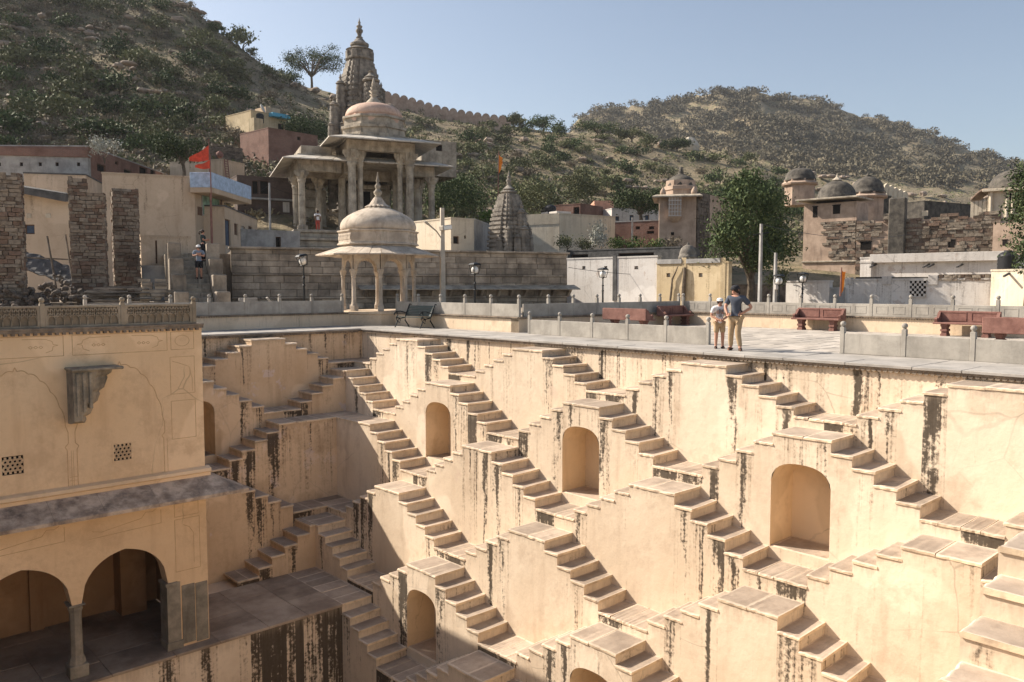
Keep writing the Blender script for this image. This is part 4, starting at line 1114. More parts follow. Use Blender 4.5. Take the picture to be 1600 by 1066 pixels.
mb = MB(); mb.lathe([(RK+.12, zt0), (RK+.12, zt0+.02), (RK+.10, zt0+.42), (1.80, zt0+.45), (1.80, zt0+.50), (1.73, zt0+.54), (1.73, zt0+.98), (1.80, zt0+1.02), (1.80, zt0+1.07), (1.70, zt0+1.09)], 8, rot=0); mb.build('drum', M['kiosk'], kk)
mb = MB()   # frieze of pointed leaves on the drum
for k in range(8):
    for j in range(9):
        a0, a1 = k*math.pi/4, (k+1)*math.pi/4; t = (j+.5)/9; r = 1.738
        c = Vector((r*(math.cos(a0)*(1-t)+math.cos(a1)*t), r*(math.sin(a0)*(1-t)+math.sin(a1)*t), zt0+.76)); Mx = Matrix.Translation(c) @ Matrix.Rotation((a0+a1)/2+math.pi/2, 4, 'Z')
        out = [(-.055, -.10), (.055, -.10), (.06, .02), (0, .12), (-.06, .02)]
        mb.loft([[(x, -.012, z) for x, z in out], [(x*.7, .02, z*.7) for x, z in out]], Mx)
mb.build('leaf_frieze', M['kiosk'], kk)
zd = zt0+1.08
prof = [(1.62, zd), (1.66, zd+.08), (1.67, zd+.20), (1.63, zd+.34), (1.53, zd+.49), (1.35, zd+.64), (1.09, zd+.79), (.82, zd+.91), (.56, zd+1.01), (.40, zd+1.08)]
mb = MB(); mb.lathe(prof, 48, lobes=24, amp=.006); mb.build('dome', M['kiosk'], kk, True)
mb = MB(); n = 24; zl = zd+1.03
for k in range(16):
    a = 2*math.pi*k/16; Mx = Matrix.Rotation(a, 4, 'Z')
    mb.loft([[(.20, -.05, zl+.42), (.20, .05, zl+.42), (.17, 0, zl+.46)], [(.40, -.09, zl+.12), (.40, .09, zl+.12), (.36, 0, zl+.17)], [(.60, -.07, zl+.02), (.60, .07, zl+.02), (.57, 0, zl+.05)]], Mx)
mb.lathe([(.5, zl), (.34, zl+.14), (.2, zl+.42), (.10, zl+.50)], 16); mb.build('lotus_cap', M['kiosk'], kk)
mb = MB(); zf = zl+.38
mb.lathe([(.11, zf), (.17, zf+.08), (.10, zf+.14), (.17, zf+.24), (.19, zf+.32), (.11, zf+.42), (.08, zf+.46), (.13, zf+.54), (.13, zf+.60), (.07, zf+.68), (.05, zf+.74), (.09, zf+.82), (.05, zf+.90), (.02, zf+1.12), (.005, zf+1.2)], 14); mb.build('finial', M['lichen'], kk, True)

# --- stone terrace wall with its stair
TA = Face(362, 42, 886, 49.3); tz = TA.z(362, 388); tL = TA.L
tw = TA.root('terrace_wall', label='long high wall of big grey stone blocks behind the kiosk carrying the temple', cat='wall')
mb = MB(); mb.box(0, .14, 0, tL, .5, tz-.02); mb.box(.14, .14, 0, .5, 14, tz-.02); mb.box(tL-.5, .14, 0, tL-.14, 14, tz-.02); mb.build('core', M['joint'], tw)
cz = [(0, .45, 0), (.45, .75, 1), (.75, 1.0, 1), (1.0, 1.12, 2), (1.12, 1.5, 0), (1.5, 1.86, 0), (1.86, 2.25, 0), (2.25, 2.36, 2), (2.36, 2.72, 1), (2.72, 3.02, 1), (3.02, 3.38, 1), (3.38, tz-.02, 1)]
rr = random.Random(21)
for (a, b, k) in cz:
    x = 0
    while x < tL-.02:
        w_ = min(rr.uniform(.5, 1.45) if k != 2 else rr.uniform(1.4, 2.4), tL-x)
        if tL-x-w_ < .4: w_ = tL-x
        mb = MB(); o = {0: .0, 1: .02, 2: -.07}[k]+rr.uniform(0, .02); mb.cbox(x+.006, o, a+.005, x+w_-.006, .16, b-.005, .02)
        mb.build('stone_block', M['block'], tw); x += w_
x = -.1
while x < tL+.1:
    w_ = rr.uniform(1.2, 2.0); mb = MB(); mb.cbox(x+.004, -.12, tz-.02, min(x+w_, tL+.15)-.004, .7, tz+.10, .02); mb.build('coping_stone', M['block'], tw); x += w_
# stone eave along its foot
u0 = TA.u(560); x = u0; ze = TA.z(800, 451)
while x < tL+.3:
    w_ = rr.uniform(.8, 1.1); mb = MB(); mb.loft([[(x, .1, ze+.22), (x, -.75, ze-.02), (x, -.75, ze-.07), (x, .1, ze+.12)], [(x+w_-.02, .1, ze+.22), (x+w_-.02, -.75, ze-.02), (x+w_-.02, -.75, ze-.07), (x+w_-.02, .1, ze+.12)]])
    mb.build('eave_slab', M['lichen'], tw); 
    mb = MB(); mb.loft([[(x+.3, .1, ze-.5), (x+.3, -.1, ze-.45), (x+.3, -.5, ze-.04), (x+.3, .1, ze+.05)], [(x+.45, .1, ze-.5), (x+.45, -.1, ze-.45), (x+.45, -.5, ze-.04), (x+.45, .1, ze+.05)]]); mb.build('bracket', M['block'], tw); x += w_
mb = MB(); mb.box(.3, .35, tz-.3, tL-.3, 26, tz+.03); mb.build('terrace_top', M['soil'], tw)
# stair up to it
SA = Face(272, 37.2, 352, 38.2); sw = SA.root('terrace_stair', label='broad flight of dark stone steps between stepped side blocks climbing to the temple terrace', cat='stairs')
sL = SA.L; ns_ = 13; s0, s1 = sL*.27, sL*.80; zlo = .45; run = 5.2
for i in range(ns_):
    za = zlo+(tz-.25-zlo)*i/ns_; zb = zlo+(tz-.25-zlo)*(i+1)/ns_; y0 = run*i/ns_
    for (a, b) in ((s0, s0+(s1-s0)*rr.uniform(.35, .65)),):
        for (c, d) in ((a, b), (b, s1)):
            mb = MB(); mb.cbox(c+.004, y0+rr.uniform(-.02, .02), za-.2, d-.004, y0+.75, zb, .02); mb.build('step', M['lichen'], sw)
for (a, b) in ((s0-.62, s0-.01), (s1+.01, s1+.62)):
    for k in range(4):
        zt_ = zlo+(tz+.2-zlo)*(k+1.2)/4.2; mb = MB(); mb.cbox(a, -.5+run*k/4, 0, b, -.5+run*(k+1)/4-.01, zt_, .03); mb.build('side_block', M['block'], sw)
mb = MB(); mb.box(s0-.6, run-.2, 0, s1+2.2, run+5, tz-.26); mb.build('upper_landing', M['block'], sw)
# --- the big open temple pavilion on the terrace
TD = 68.0; tc = plan(600, TD); ZP = hz(363, TD)
def TX(px): return (px-600)/18.25
te = empty('temple_pavilion', (tc.x, tc.y, 0), VRZ, label='large open stone temple hall with tall columns, broad flat eaves and a pink dome', cat='temple')
M['paleeave'] = stone('pale_eave_stone', (.42, .385, .33), (.58, .535, .47), 1.5, .25, vary=.08, bump=.3)
mb = MB(); zb = hz(392, TD)-.4
for (e, a, b) in ((.9, zb, zb+.55), (.55, zb+.57, zb+1.05), (.75, zb+1.07, zb+1.3), (.3, zb+1.32, ZP-.25), (.45, ZP-.24, ZP)):
    mb.cbox(-7.0-e, -.6-e, a, 5.4+e, 13, b, .04)
mb.build('platform', M['lichen'], te)
def tcol(h, r):
    mb = MB(); o = lambda r, z, n=8: [(r*math.cos(math.pi/n+k*2*math.pi/n), r*math.sin(math.pi/n+k*2*math.pi/n), z) for k in range(n)]
    mb.cbox(-r*1.35, -r*1.35, 0, r*1.35, r*1.35, h*.10, .03); mb.loft([o(r*1.1, h*.10), o(r, h*.12), o(r*.93, h*.80), o(r*1.0, h*.81), o(r*1.25, h*.84), o(r*1.1, h*.86), o(r*1.45, h*.90)])
    mb.cbox(-r*1.3, -r*1.3, h*.90, r*1.3, r*1.3, h, .03)
    for a in range(4):   # bracket arms
        Mx = Matrix.Rotation(a*math.pi/2, 4, 'Z'); mb.loft([[(r*.6, -r*.6, h*.86), (r*.6, r*.6, h*.86), (r*.6, r*.6, h), (r*.6, -r*.6, h)], [(r*2.1, -r*.45, h*.965), (r*2.1, r*.45, h*.965), (r*2.1, r*.45, h), (r*2.1, -r*.45, h)]], Mx)
    return mb.mesh('column', M['lichen'])
zF = hz(238, TD); zFt = hz(222, TD); CF = tcol(zF-ZP, .34)
zW = hz(272, TD+1); CW = tcol(zW-ZP, .29); zWt = zW+.9
fx = (TX(553), TX(642))
for x in fx:
    for y in (0, 5.0): link('column', CF, te, loc=(x, y, ZP))
    link('column', CF, te, loc=(x+(.75 if x > 0 else -.75)*-1.0, .35, ZP), ).scale = (.7, .7, 1)
for x in (TX(483), TX(519), TX(672), TX(686)):
    for y in ((6.0, 10.0) if -5 < x < 0 else (1.8, 6.0, 10.0) if x < 0 or x > 4.5 else (3.8, 7.5)): link('column', CW, te, loc=(x, y, ZP))
mb = MB()
for (x0, y0, x1, y1) in ((fx[0]-.4, -.35, fx[1]+.4, .35), (fx[0]-.4, 4.65, fx[1]+.4, 5.35), (fx[0]-.35, .35, fx[0]+.35, 4.65), (fx[1]-.35, .35, fx[1]+.35, 4.65)): mb.cbox(x0, y0, zF, x1, y1, zFt, .03)
mb.build('front_beam', M['lichen'], te)
mb = MB(); wx0, wx1 = TX(478), TX(690)
for (x0, y0, x1, y1) in ((wx0, 1.5, fx[0]-.6, 2.1), (fx[1]+.6, 1.5, wx1, 2.1), (wx0, 2.1, wx0+.6, 11), (wx1-.6, 2.1, wx1, 11), (wx0, 11, wx1, 11.6), (wx0, 5.7, wx1, 6.3), (fx[0]-.3, 2.1, fx[0]+.3, 11), (fx[1]-.3, 2.1, fx[1]+.3, 11)): mb.cbox(x0, y0, zW, x1, y1, zWt, .03)
mb.box(wx0, 1.6, zWt, wx1, 11.6, zWt+.15); mb.build('wing_beam', M['lichen'], te)
def eave_ring(x0, y0, x1, y1, zi, over, drop, parts, name, mat):
    cs = [(x0, y0), (x1, y0), (x1, y1), (x0, y1)]; os_ = [(x0-over, y0-over), (x1+over, y0-over), (x1+over, y1+over), (x0-over, y1+over)]
    for k in range(4):
        a, b, c, d = Vector(cs[k]), Vector(cs[(k+1) % 4]), Vector(os_[k]), Vector(os_[(k+1) % 4]); n = max(2, int((d-c).length/1.3))
        for j in range(n):
            t0, t1 = j/n+.003, (j+1)/n-.003; mb = MB(); p = [a.lerp(b, t0), a.lerp(b, t1), c.lerp(d, t0), c.lerp(d, t1)]
            mb.loft([[(*p[0], zi), (*p[1], zi), (*p[1], zi-.13), (*p[0], zi-.13)], [(*p[2], zi-drop), (*p[3], zi-drop), (*p[3], zi-drop-.10), (*p[2], zi-drop-.10)]]); mb.build(name, mat, te)
eave_ring(fx[0]-.4, -.4, fx[1]+.4, 5.4, zFt+.36, 1.75, .5, 8, 'eave_slab', M['paleeave'])
eave_ring(wx0, 1.5, wx1, 11.6, zWt+.42, 1.35, .45, 8, 'eave_slab', M['paleeave'])
mb = MB(); mb.cbox(fx[0]-.5, -.5, zFt+.02, fx[1]+.5, 5.5, zFt+.42, .05); mb.cbox(wx0-.1, 1.4, zWt+.15, wx1+.1, 11.7, zWt+.5, .05); mb.cbox(wx0+.3, 2.2, zWt+.5, TX(530), 8, zWt+1.3, .05); mb.build('roof_slab', M['lichen'], te)
dx, dy = TX(597), 2.5; zr = zFt+.42; Mx = Matrix.Translation((dx, dy, 0))
mb = MB(); mb.lathe([(3.0, zr), (3.0, zr+.25), (2.82, zr+.30), (2.80, zr+.75), (2.95, zr+.80), (2.95, zr+1.0), (2.7, zr+1.05), (2.66, zr+1.6), (2.84, zr+1.68), (2.80, zr+1.85)], 8, Mx, R(10)); mb.build('drum', M['lichen'], te)
mb = MB(); zq = hz(192, TD+1); mb.lathe([(2.52, zq), (2.58, zq+.5), (2.46, zq+.55), (2.44, zq+.62)], 12, Mx, R(10)); mb.build('dome_base', M['pinkdome'], te)
mb = MB(); zq += .6; hd = hz(157, TD+1)-zq; mb.lathe([(2.40*c, zq+hd*s) for c, s in [(1.0, 0), (1.01, .15), (.985, .33), (.93, .5), (.83, .66), (.69, .79), (.5, .9), (.32, .97), (.2, 1.03)]], 36, Mx); mb.build('dome', M['pinkdome'], te, True)
mb = MB(); zq += hd; mb.lathe([(.75, zq-.12), (.7, zq+.05), (.3, zq+.45), (.2, zq+.6), (.35, zq+.72), (.2, zq+.84), (.42, zq+1.05), (.2, zq+1.2), (.3, zq+1.35), (.12, zq+1.5), (.18, zq+1.6), (.02, zq+2.2)], 16, Mx); mb.build('finial', M['lichen'], te, True)
# the inner shrine
mb = MB(); mb.cbox(TX(572), 8.2, ZP, TX(645), 8.9, zW, .03); mb.cbox(TX(578), 7.2, hz(298, TD+8), TX(636), 8.3, hz(292, TD+8), .03); mb.build('shrine_wall', M['lichen'], te)
mb = MB(); mb.box(TX(589), 8.13, ZP, TX(611), 8.19, hz(300, TD+8)); mb.build('shrine_door', M['dark'], te)
mb = MB(); mb.cbox(wx0+.4, 9.3, ZP, TX(540), 9.9, zW-.6, .03)
for k in range(5): mb.cbox(wx0+.8, 9.1-.12*(k % 2), ZP+.9*k, wx0+2.6, 9.35, ZP+.9*k+.7, .06)
mb.build('carved_panel', M['lichen'], te)

# --- curved temple spires
def spire_ring(r, z, proj=.25, n=5):
    """stepped square plan: a broad centre band and recessed corners"""
    h = r; k1, k2 = .42, .74; p = []
    for q in range(4):
        for (x, y) in ((h, -k1*h), (h, k1*h), (h*(1-proj*.5), k1*h), (h*(1-proj*.5), k2*h), (h*(1-proj), k2*h), (h*(1-proj), h*(1-proj)), (k2*h, h*(1-proj)), (k2*h, h*(1-proj*.5)), (k1*h, h*(1-proj*.5))):
            a = q*math.pi/2; p.append((x*math.cos(a)-y*math.sin(a), x*math.sin(a)+y*math.cos(a), z))
    return p
def spire(parent, name, x, y, prof, mat, layer=.55, cap=True, top=None, ridge=.055):
    """prof: list of (z, half width)"""
    mb = MB(); z0, z1 = prof[0][0], prof[-1][0]; n = max(4, int((z1-z0)/layer)); rings = []
    def w(z):
        for (a, ra), (b, rb_) in zip(prof, prof[1:]):
            if z <= b: t = (z-a)/(b-a); return ra+(rb_-ra)*t
        return prof[-1][1]
    for i in range(n):
        za, zb2 = z0+(z1-z0)*i/n, z0+(z1-z0)*(i+1)/n; r = w(za)
        rings += [spire_ring(r*(1+ridge), za), spire_ring(r*(1+ridge), za+(zb2-za)*.55), spire_ring(r*(1-ridge*.6), za+(zb2-za)*.60), spire_ring(r*(1-ridge*.6), zb2-.01)]
    mb.loft(rings, Matrix.Translation((x, y, 0))); mb.build(name, M[mat], parent)
    if cap:
        r = prof[-1][1]; Mx = Matrix.Translation((x, y, 0)); mb = MB(); s = cap if cap is not True else r*1.25
        mb.lathe([(r*.8, z1-.02), (r*.85, z1+.10*s), (s*1.05, z1+.14*s), (s*1.18, z1+.30*s), (s*1.02, z1+.46*s), (s*.62, z1+.52*s), (s*.8, z1+.60*s), (s*.86, z1+.72*s), (s*.5, z1+.98*s), (s*.28, z1+1.2*s), (s*.22, z1+1.35*s)], 28, Mx, lobes=28, amp=.05); mb.build('ribbed_disc', M[mat], parent)
        mb = MB(); q = z1+1.3*s; H = (top-q) if top else 2.2*s; u = H/2.6
        mb.lathe([(s*.22, q), (s*.34, q+.18*u), (s*.2, q+.3*u), (s*.36, q+.62*u), (s*.40, q+.8*u), (s*.22, q+1.05*u), (s*.16, q+1.15*u), (s*.28, q+1.32*u), (s*.28, q+1.45*u), (s*.12, q+1.65*u), (s*.10, q+1.75*u), (s*.17, q+1.9*u), (s*.08, q+2.05*u), (s*.04, q+2.35*u), (.01, q+2.6*u)], 14, Mx); mb.build('finial', M[mat], parent, True)
SD = 80.0; scn = plan(566.5, SD); sp = empty('temple_spire', (scn.x, scn.y, 0), VRZ+R(12), label='tall carved curving temple tower with clustered smaller spires rising behind the pink dome', cat='temple tower')
k = SD/FOC; zz = lambda y: hz(y, SD)
spire(sp, 'spire_body', 0, 0, [(zz(330), 40*k*.97), (zz(235), 38*k*.97), (zz(190), 34*k*.97), (zz(165), 31.5*k*.97), (zz(140), 28.5*k*.97), (zz(120), 24.5*k*.97), (zz(105), 20*k*.97), (zz(97), 18*k*.97)], 'tower', .5, False)
mb = MB(); mb.lathe([(16*k, zz(98)), (20.5*k, zz(95)), (20.5*k, zz(92)), (18*k, zz(90)), (18*k, zz(81)), (20*k, zz(79)), (14*k, zz(76)), (11*k, zz(74)), (13.5*k, zz(72)), (13.5*k, zz(69)), (9*k, zz(66)), (7*k, zz(63)), (4*k, zz(60))], 20, rot=.2, lobes=20, amp=.05); mb.build('ribbed_disc', M['tower'], sp)
for q in range(8):
    a = q*math.pi/4; mb = MB(); mb.cbox(-.28, -.2, zz(95), .28, .2, zz(82), .05, Matrix.Rotation(a, 4, 'Z') @ Matrix.Translation((0, 18.5*k, 0))); mb.build('carved_guardian', M['tower'], sp)
mb = MB(); f = [(4, 61), (5.5, 59), (3, 57), (3.4, 53), (5.4, 50), (5.4, 47), (3, 45), (4.6, 42.5), (4.6, 41), (2.2, 39.5), (1.6, 37), (2.4, 35.5), (1.5, 34), (.9, 32), (.2, 28)]
mb.lathe([(a*k, zz(b)) for a, b in f], 14); mb.build('finial', M['tower'], sp, True)
for (px, y0, yc, yt, hw, dep) in ((-36, 250, 140, 122, 6.5, -10), (-50, 250, 176, 163, 6.5, -18), (1, 225, 138, 118, 12, -36), (3, 235, 166, 146, 8.5, -44), (31, 235, 142, 125, 6.5, -8), (-41, 250, 205, 193, 5.5, -32), (-30, 250, 206, 196, 5.0, -40), (-17, 245, 202, 190, 5, -44), (-58, 262, 208, 200, 5, -26), (22, 240, 185, 172, 6, -40), (-26, 245, 176, 160, 5.5, -26)):
    spire(sp, 'side_spire', px*k*1.0, dep*k*1.08, [(zz(y0+70), hw*k*1.1), (zz(y0), hw*k*1.1), (zz((y0+yc)/2), hw*k), (zz(yc+4), hw*k*.85), (zz(yc), hw*k*.72)], 'tower', .42, hw*k*.95, zz(yt))
S2 = 58.0; s2c = plan(795, S2); s2 = empty('small_spire', (s2c.x, s2c.y, 0), VRZ+R(20), label='small dark weathered temple spire ringed by tiny spires behind the terrace wall', cat='temple tower')
k = S2/FOC; zz = lambda y: hz(y, S2)
spire(s2, 'spire_body', 0, 0, [(zz(420), 34*k*.85), (zz(388), 33*k*.85), (zz(365), 31*k*.85), (zz(340), 27*k*.85), (zz(322), 21.5*k*.85), (zz(310), 17*k*.85), (zz(304), 14.5*k*.85)], 'tower', .30, 12.5*k*.9, zz(266), .07)
for (px, dep, yc, yt, hw) in ((2, -27, 336, 316, 7.5), (0, -36, 362, 346, 7), (-20, -22, 362, 349, 5.5), (22, -20, 360, 347, 6), (-30, -12, 378, 367, 5), (32, -10, 376, 366, 5), (-12, -34, 374, 362, 4.5), (14, -34, 374, 362, 4.5), (30, 10, 350, 338, 5)):
    spire(s2, 'side_spire', px*k, dep*k, [(zz(415), hw*k*1.1), (zz(yc+12), hw*k), (zz(yc), hw*k*.75)], 'tower', .25, hw*k*.9, zz(yt))

# --- ruined stone pillars
def pillar(pa, pb, d, ytop, label, notch=None, dep=1.1):
    F = Face(pa, d, pb, d+.6); t = F.root('ruined_pillar', label=label, cat='ruin', group='ruined rubble pillars'); zt = F.z(pa, ytop)
    rr = random.Random(label); f = (lambda x: zt-(.0 if not notch or x < notch[0]*F.L else notch[1])-.12*rr.random())
    mb = MB(); x1 = F.L*(notch[0] if notch else 1); mb.box(.06, .06, 0, x1, dep-.06, zt-.12); 
    if notch: mb.box(x1, .06, 0, F.L-.06, dep-.06, zt-notch[1]-.12)
    mb.build('core', M['rubble2'], t)
    mb = MB(); rubble_face(mb, F.L, 0, zt, .34, .17, rr, f)
    rubble_face(mb, dep, 0, zt, .34, .17, rr, lambda x: zt-.1*rr.random(), M4=Matrix.Translation((0, dep, 0)) @ Matrix.Rotation(-math.pi/2, 4, 'Z'))
    rubble_face(mb, dep, 0, zt-(notch[1] if notch else 0), .34, .17, rr, None, M4=Matrix.Translation((F.L, 0, 0)) @ Matrix.Rotation(math.pi/2, 4, 'Z'))
    mb.build('stone_facing', M['rubble'], t, kind='stuff')
pillar(-14, 39, 36, 268, 'thick ruined rubble pillar at the edge of the photo')
pillar(113, 167, 39.5, 275, 'broad ruined rubble pillar with a notched top, middle of the three', (.46, .75))
pillar(181, 220, 42, 293, 'slim ruined rubble pillar beside the stone piles and low wall')

# --- houses behind the pillars
def stub(F, a, b, c, d, y0, y1, mat, parent, name):
    mb = MB(); mb.cbox(F.u(a), y0, F.z(a, d), F.u(b), y1, F.z(a, c), .01); return mb.build(name, M[mat], parent)
F = Face(-30, 48, 116, 48.8)
h1 = house(F, 7, 303, 'tan', label='low tan house with dark slab roof edge and small blue barred window', windows=[(46, 61, 351, 366, 'bluedoor')], roofmat='slate')
mb = MB(); L = F.L; mb.loft([[(F.u(36), -.9, F.z(36, 302)), (F.u(36), -.9, F.z(36, 292)), (F.u(36), .3, F.z(36, 288)), (F.u(36), .3, F.z(36, 300))], [(L, -.9, F.z(116, 318)), (L, -.9, F.z(116, 305)), (L, .3, F.z(116, 302)), (L, .3, F.z(116, 314))]]); mb.build('slab_awning', M['slate'], h1)
for p in (53, 83): stub(F, p-4, p+4, 334, 341, -.04, .02, 'creamh', h1, 'wall_vent')
F = Face(44, 57, 140, 58); house(F, 6, 273, 'tan', label='plain tan upper storey between the concrete block and the pillars', roofmat='slate')
F = Face(-40, 62, 144, 63.5); h2 = house(F, 8, 241, 'concrete', label='long raw concrete building with a red brick band along its top', windows=[(a, a+5, 254, 260, 'dark') for a in (8, 42, 71, 97, 130)])
mb = MB(); mb.box(-.1, -.12, F.z(50, 244), F.L+.02, .5, F.z(50, 232)); mb.build('brick_band', M['brick'], h2)
F = Face(145, 63.8, 268, 80); house(F, 7, 250, 'brick', label='unfinished red brick house with open window holes along its receding side', top=F.z(150, 234), windows=[(161, 174, 258, 270, 'dark'), (189, 194, 254, 260, 'dark'), (202, 214, 266, 277, 'dark'), (226, 238, 262, 275, 'dark'), (243, 250, 266, 276, 'dark')], roofmat='concrete')
F = Face(165, 50, 308, 52); h3 = house(F, 9, 275, 'tan', label='tall plain tan house with a pale blue balcony and a painted green window')
F2 = Face(308.4, 52.1, 353, 57); z0, z1 = .1, F.z(300, 277); mb = MB(); ops = [(F2.u(321), F2.u(346), F2.z(330, 338), F2.z(330, 309))]
t3 = F2.root('house', label='blue balconied end of the tall tan house with a green painted panel', cat='house'); mb.box(0, 0, 0, F2.L, 6, z1); mb.build('wall', M['tan'], t3)
mb = MB(); a, b, c, d = ops[0]; mb.box(a-.08, -.06, c-.08, b+.08, .02, d+.08); mb.build('window_frame', M['concrete'], t3)
mb = MB(); mb.box(a, -.075, c, b, -.06, d); M['mural'] = flat('mural_green', (.22, .33, .24), .8, .5, 1.6); mb.build('painted_panel', M['mural'], t3)
for p in (317, 334, 344): stub(F2, p-3, p+3, 324 if p != 334 else 332, 337, -.05, .03, 'wooddoor', t3, 'shutter')
mb = MB(); z2, z3, z4 = F2.z(310, 296), F2.z(310, 273), F2.z(310, 304); mb.cbox(-.5, -1.3, z4, F2.L+1.9, .1, z2, .02); mb.build('balcony_slab', M['tan'], t3)
mb = MB(); mb.cbox(-.5, -1.3, z2, F2.L+1.9, -1.2, z3, .02); mb.cbox(-.5, -1.2, z2, -.4, .1, z3, .02); mb.cbox(F2.L+1.8, -1.2, z2, F2.L+1.9, .1, z3, .02); mb.build('balcony_parapet', M['blue'], t3)
F = Face(354, 53.5, 404, 64); h4 = house(F, 6, 330, 'tan', label='small tan house with blue door, grey door and brown shutters by the stair top', windows=[(370, 376, 350, 368, 'wooddoor'), (392, 398, 354, 372, 'wooddoor')], doors=[(355.5, 364.5, 343, 384, 'bluedoor'), (381, 387, 354, 384, 'white')], roofmat='slate', top=F.z(356, 325))
F = Face(352, 75, 386, 78); h5 = house(F, 6, 255, 'tan', label='small tan upper house with a rusty ladder leaning to its roof')
for q in (352.5, 357.5):
    mb = MB(); mb.tube([(F.u(q), -.5, F.z(q, 283)), (F.u(q+2), -.2, F.z(q, 250))], .05, 6); mb.build('ladder_rail', M['redstone'], h5)
for i in range(8):
    y = 281-i*3.9; mb = MB(); mb.tube([(F.u(352.8+i*.25), -.46+.035*i, F.z(355, y)), (F.u(357.7+i*.25), -.46+.035*i, F.z(355, y))], .035, 5); mb.build('ladder_rung', M['redstone'], h5)
mb = MB(); mb.lathe([(.01, -.2), (.30, -.17), (.33, .0), (.30, .17), (.01, .2)], 14, Matrix.Translation((F.u(356), .4, F.z(356, 243))) @ Matrix.Rotation(1.2, 4, 'X')); tag(mb.build('water_drum', M['redstone'], None), 'small red drum on the roof above the rusty ladder', 'drum').matrix_world = F.M
F = Face(328, 86, 384, 88); t = F.root('ruined_wall', label='dark grey rubble ruin on the slope above the ladder house', cat='ruin'); mb = MB(); rr = random.Random(5); zt = F.z(350, 226); mb.box(0, .1, 0, F.L, 3, zt-.2); mb.build('core', M['rubble2'], t); mb = MB(); rubble_face(mb, F.L, F.z(350, 262), zt, .5, .25, rr, lambda x: zt-.5*rr.random()); mb.build('stone_facing', M['rubble2'], t, kind='stuff')
F = Face(374, 72, 478, 75); h6 = house(F, 8, 279, 'brickdark', label='long sooty brick house with shuttered shop fronts behind the temple columns', windows=[(399, 409, 282, 304, 'dark'), (411, 425, 282, 304, 'dark'), (385, 391, 316, 322, 'dark')], doors=[(407, 423, 336, 360, 'white'), (426, 440, 336, 360, 'white'), (444, 457, 338, 360, 'white'), (390, 400, 330, 360, 'dark')])
stub(F, 374, 478, 308, 311, -.5, .02, 'concrete', h6, 'ledge'); stub(F, 464, 476, 318, 338, -.05, .03, 'yellow', h6, 'yellow_panel'); stub(F, 446, 456, 316, 332, -.05, .03, 'white', h6, 'notice_board')
F = Face(378, 58, 470, 60.5); h = house(F, 4, 362, 'concrete', label='grey courtyard wall in front of the sooty brick shops', cat='wall', doors=[(434, 442, 370, 390, 'dark')])
# stained yard wall, stacked stone, timber
F = Face(222, 44, 300, 45.5); house(F, .4, 371, 'tan', name='yard_wall', label='low stained tan yard wall between the slim pillar and the stair', cat='wall', doors=[(247, 250, 376, 412, 'wooddoor')])
F = Face(222, 43, 270, 43.6); house(F, 1, 418, 'concrete', name='yard_wall', label='dark low concrete shed behind the stacked stone slabs', cat='wall')
rr = random.Random(8)
st_ = plan(248, 38); t = empty('stone_stack', (st_.x, st_.y, .85), VRZ, label='stacked pale cut stone slabs beside the terrace stair', cat='stone pile')
for lv in range(7):
    for q in range(3 if lv < 4 else 2):
        mb = MB(); x = -.8+q*.55+rr.uniform(-.1, .1); mb.cbox(x, rr.uniform(-.35, -.15), lv*.17, x+rr.uniform(.4, .6), .3, lv*.17+.155, .015); mb.build('stone_slab', M['block'], t)
tp_ = plan(186, 37.5); t = empty('timber_pile', (tp_.x, tp_.y, .9), VRZ-.25, label='heap of old dark timber planks lying at the foot of the pillars', cat='timber pile')
for q in range(26):
    mb = MB(); l = rr.uniform(1.2, 2.6); Mx = mrot((rr.uniform(-.6, .6), rr.uniform(-.5, .5), .06+.055*(q//2)), rr.uniform(-.22, .22)); mb.cbox(-l/2, -.09, 0, l/2, .09, .055, .006, Mx); mb.build('plank', M['wood'], t)
eb = MB(); F = Face(-80, 38.5, 262, 38.5); eb.box(0, 0, -.2, F.L, 9, .9); eb.build('earth_bank', M['soil'], None, kind='structure').matrix_world = F.M
def heap(px, d, r, h, n, mat, name, label, cat, seed, s=(.12, .34)):
    v = plan(px, d); rr = random.Random(seed); t = empty(name, (v.x, v.y, .2), label=label, cat=cat); mb = MB()
    for _ in range(n):
        a, q = rr.uniform(0, 6.28), math.sqrt(rr.random()); z = h*(1-q)*rr.uniform(.55, 1); e = rr.uniform(*s)
        Mx = Matrix.Translation((r*q*math.cos(a), r*q*math.sin(a), z)) @ Matrix.Rotation(rr.uniform(0, 6), 4, Vector((rr.gauss(0, 1), rr.gauss(0, 1), rr.gauss(0, 1))).normalized())
        mb.cbox(-e/2, -e/2*.8, -e/3, e/2, e/2*.8, e/3, e*.16, Mx)
    mb.build('stone_heap', M[mat], t, kind='stuff'); return t
heap(24, 36.5, 2.0, 2.0, 260, 'rubble', 'rubble_heap', 'heap of loose rubble between the first two ruined pillars', 'rubble heap', 1)
heap(86, 38.5, 2.6, 2.3, 330, 'rubble2', 'rubble_heap', 'dark rubble heap under the sagging tarpaulin', 'rubble heap', 2)
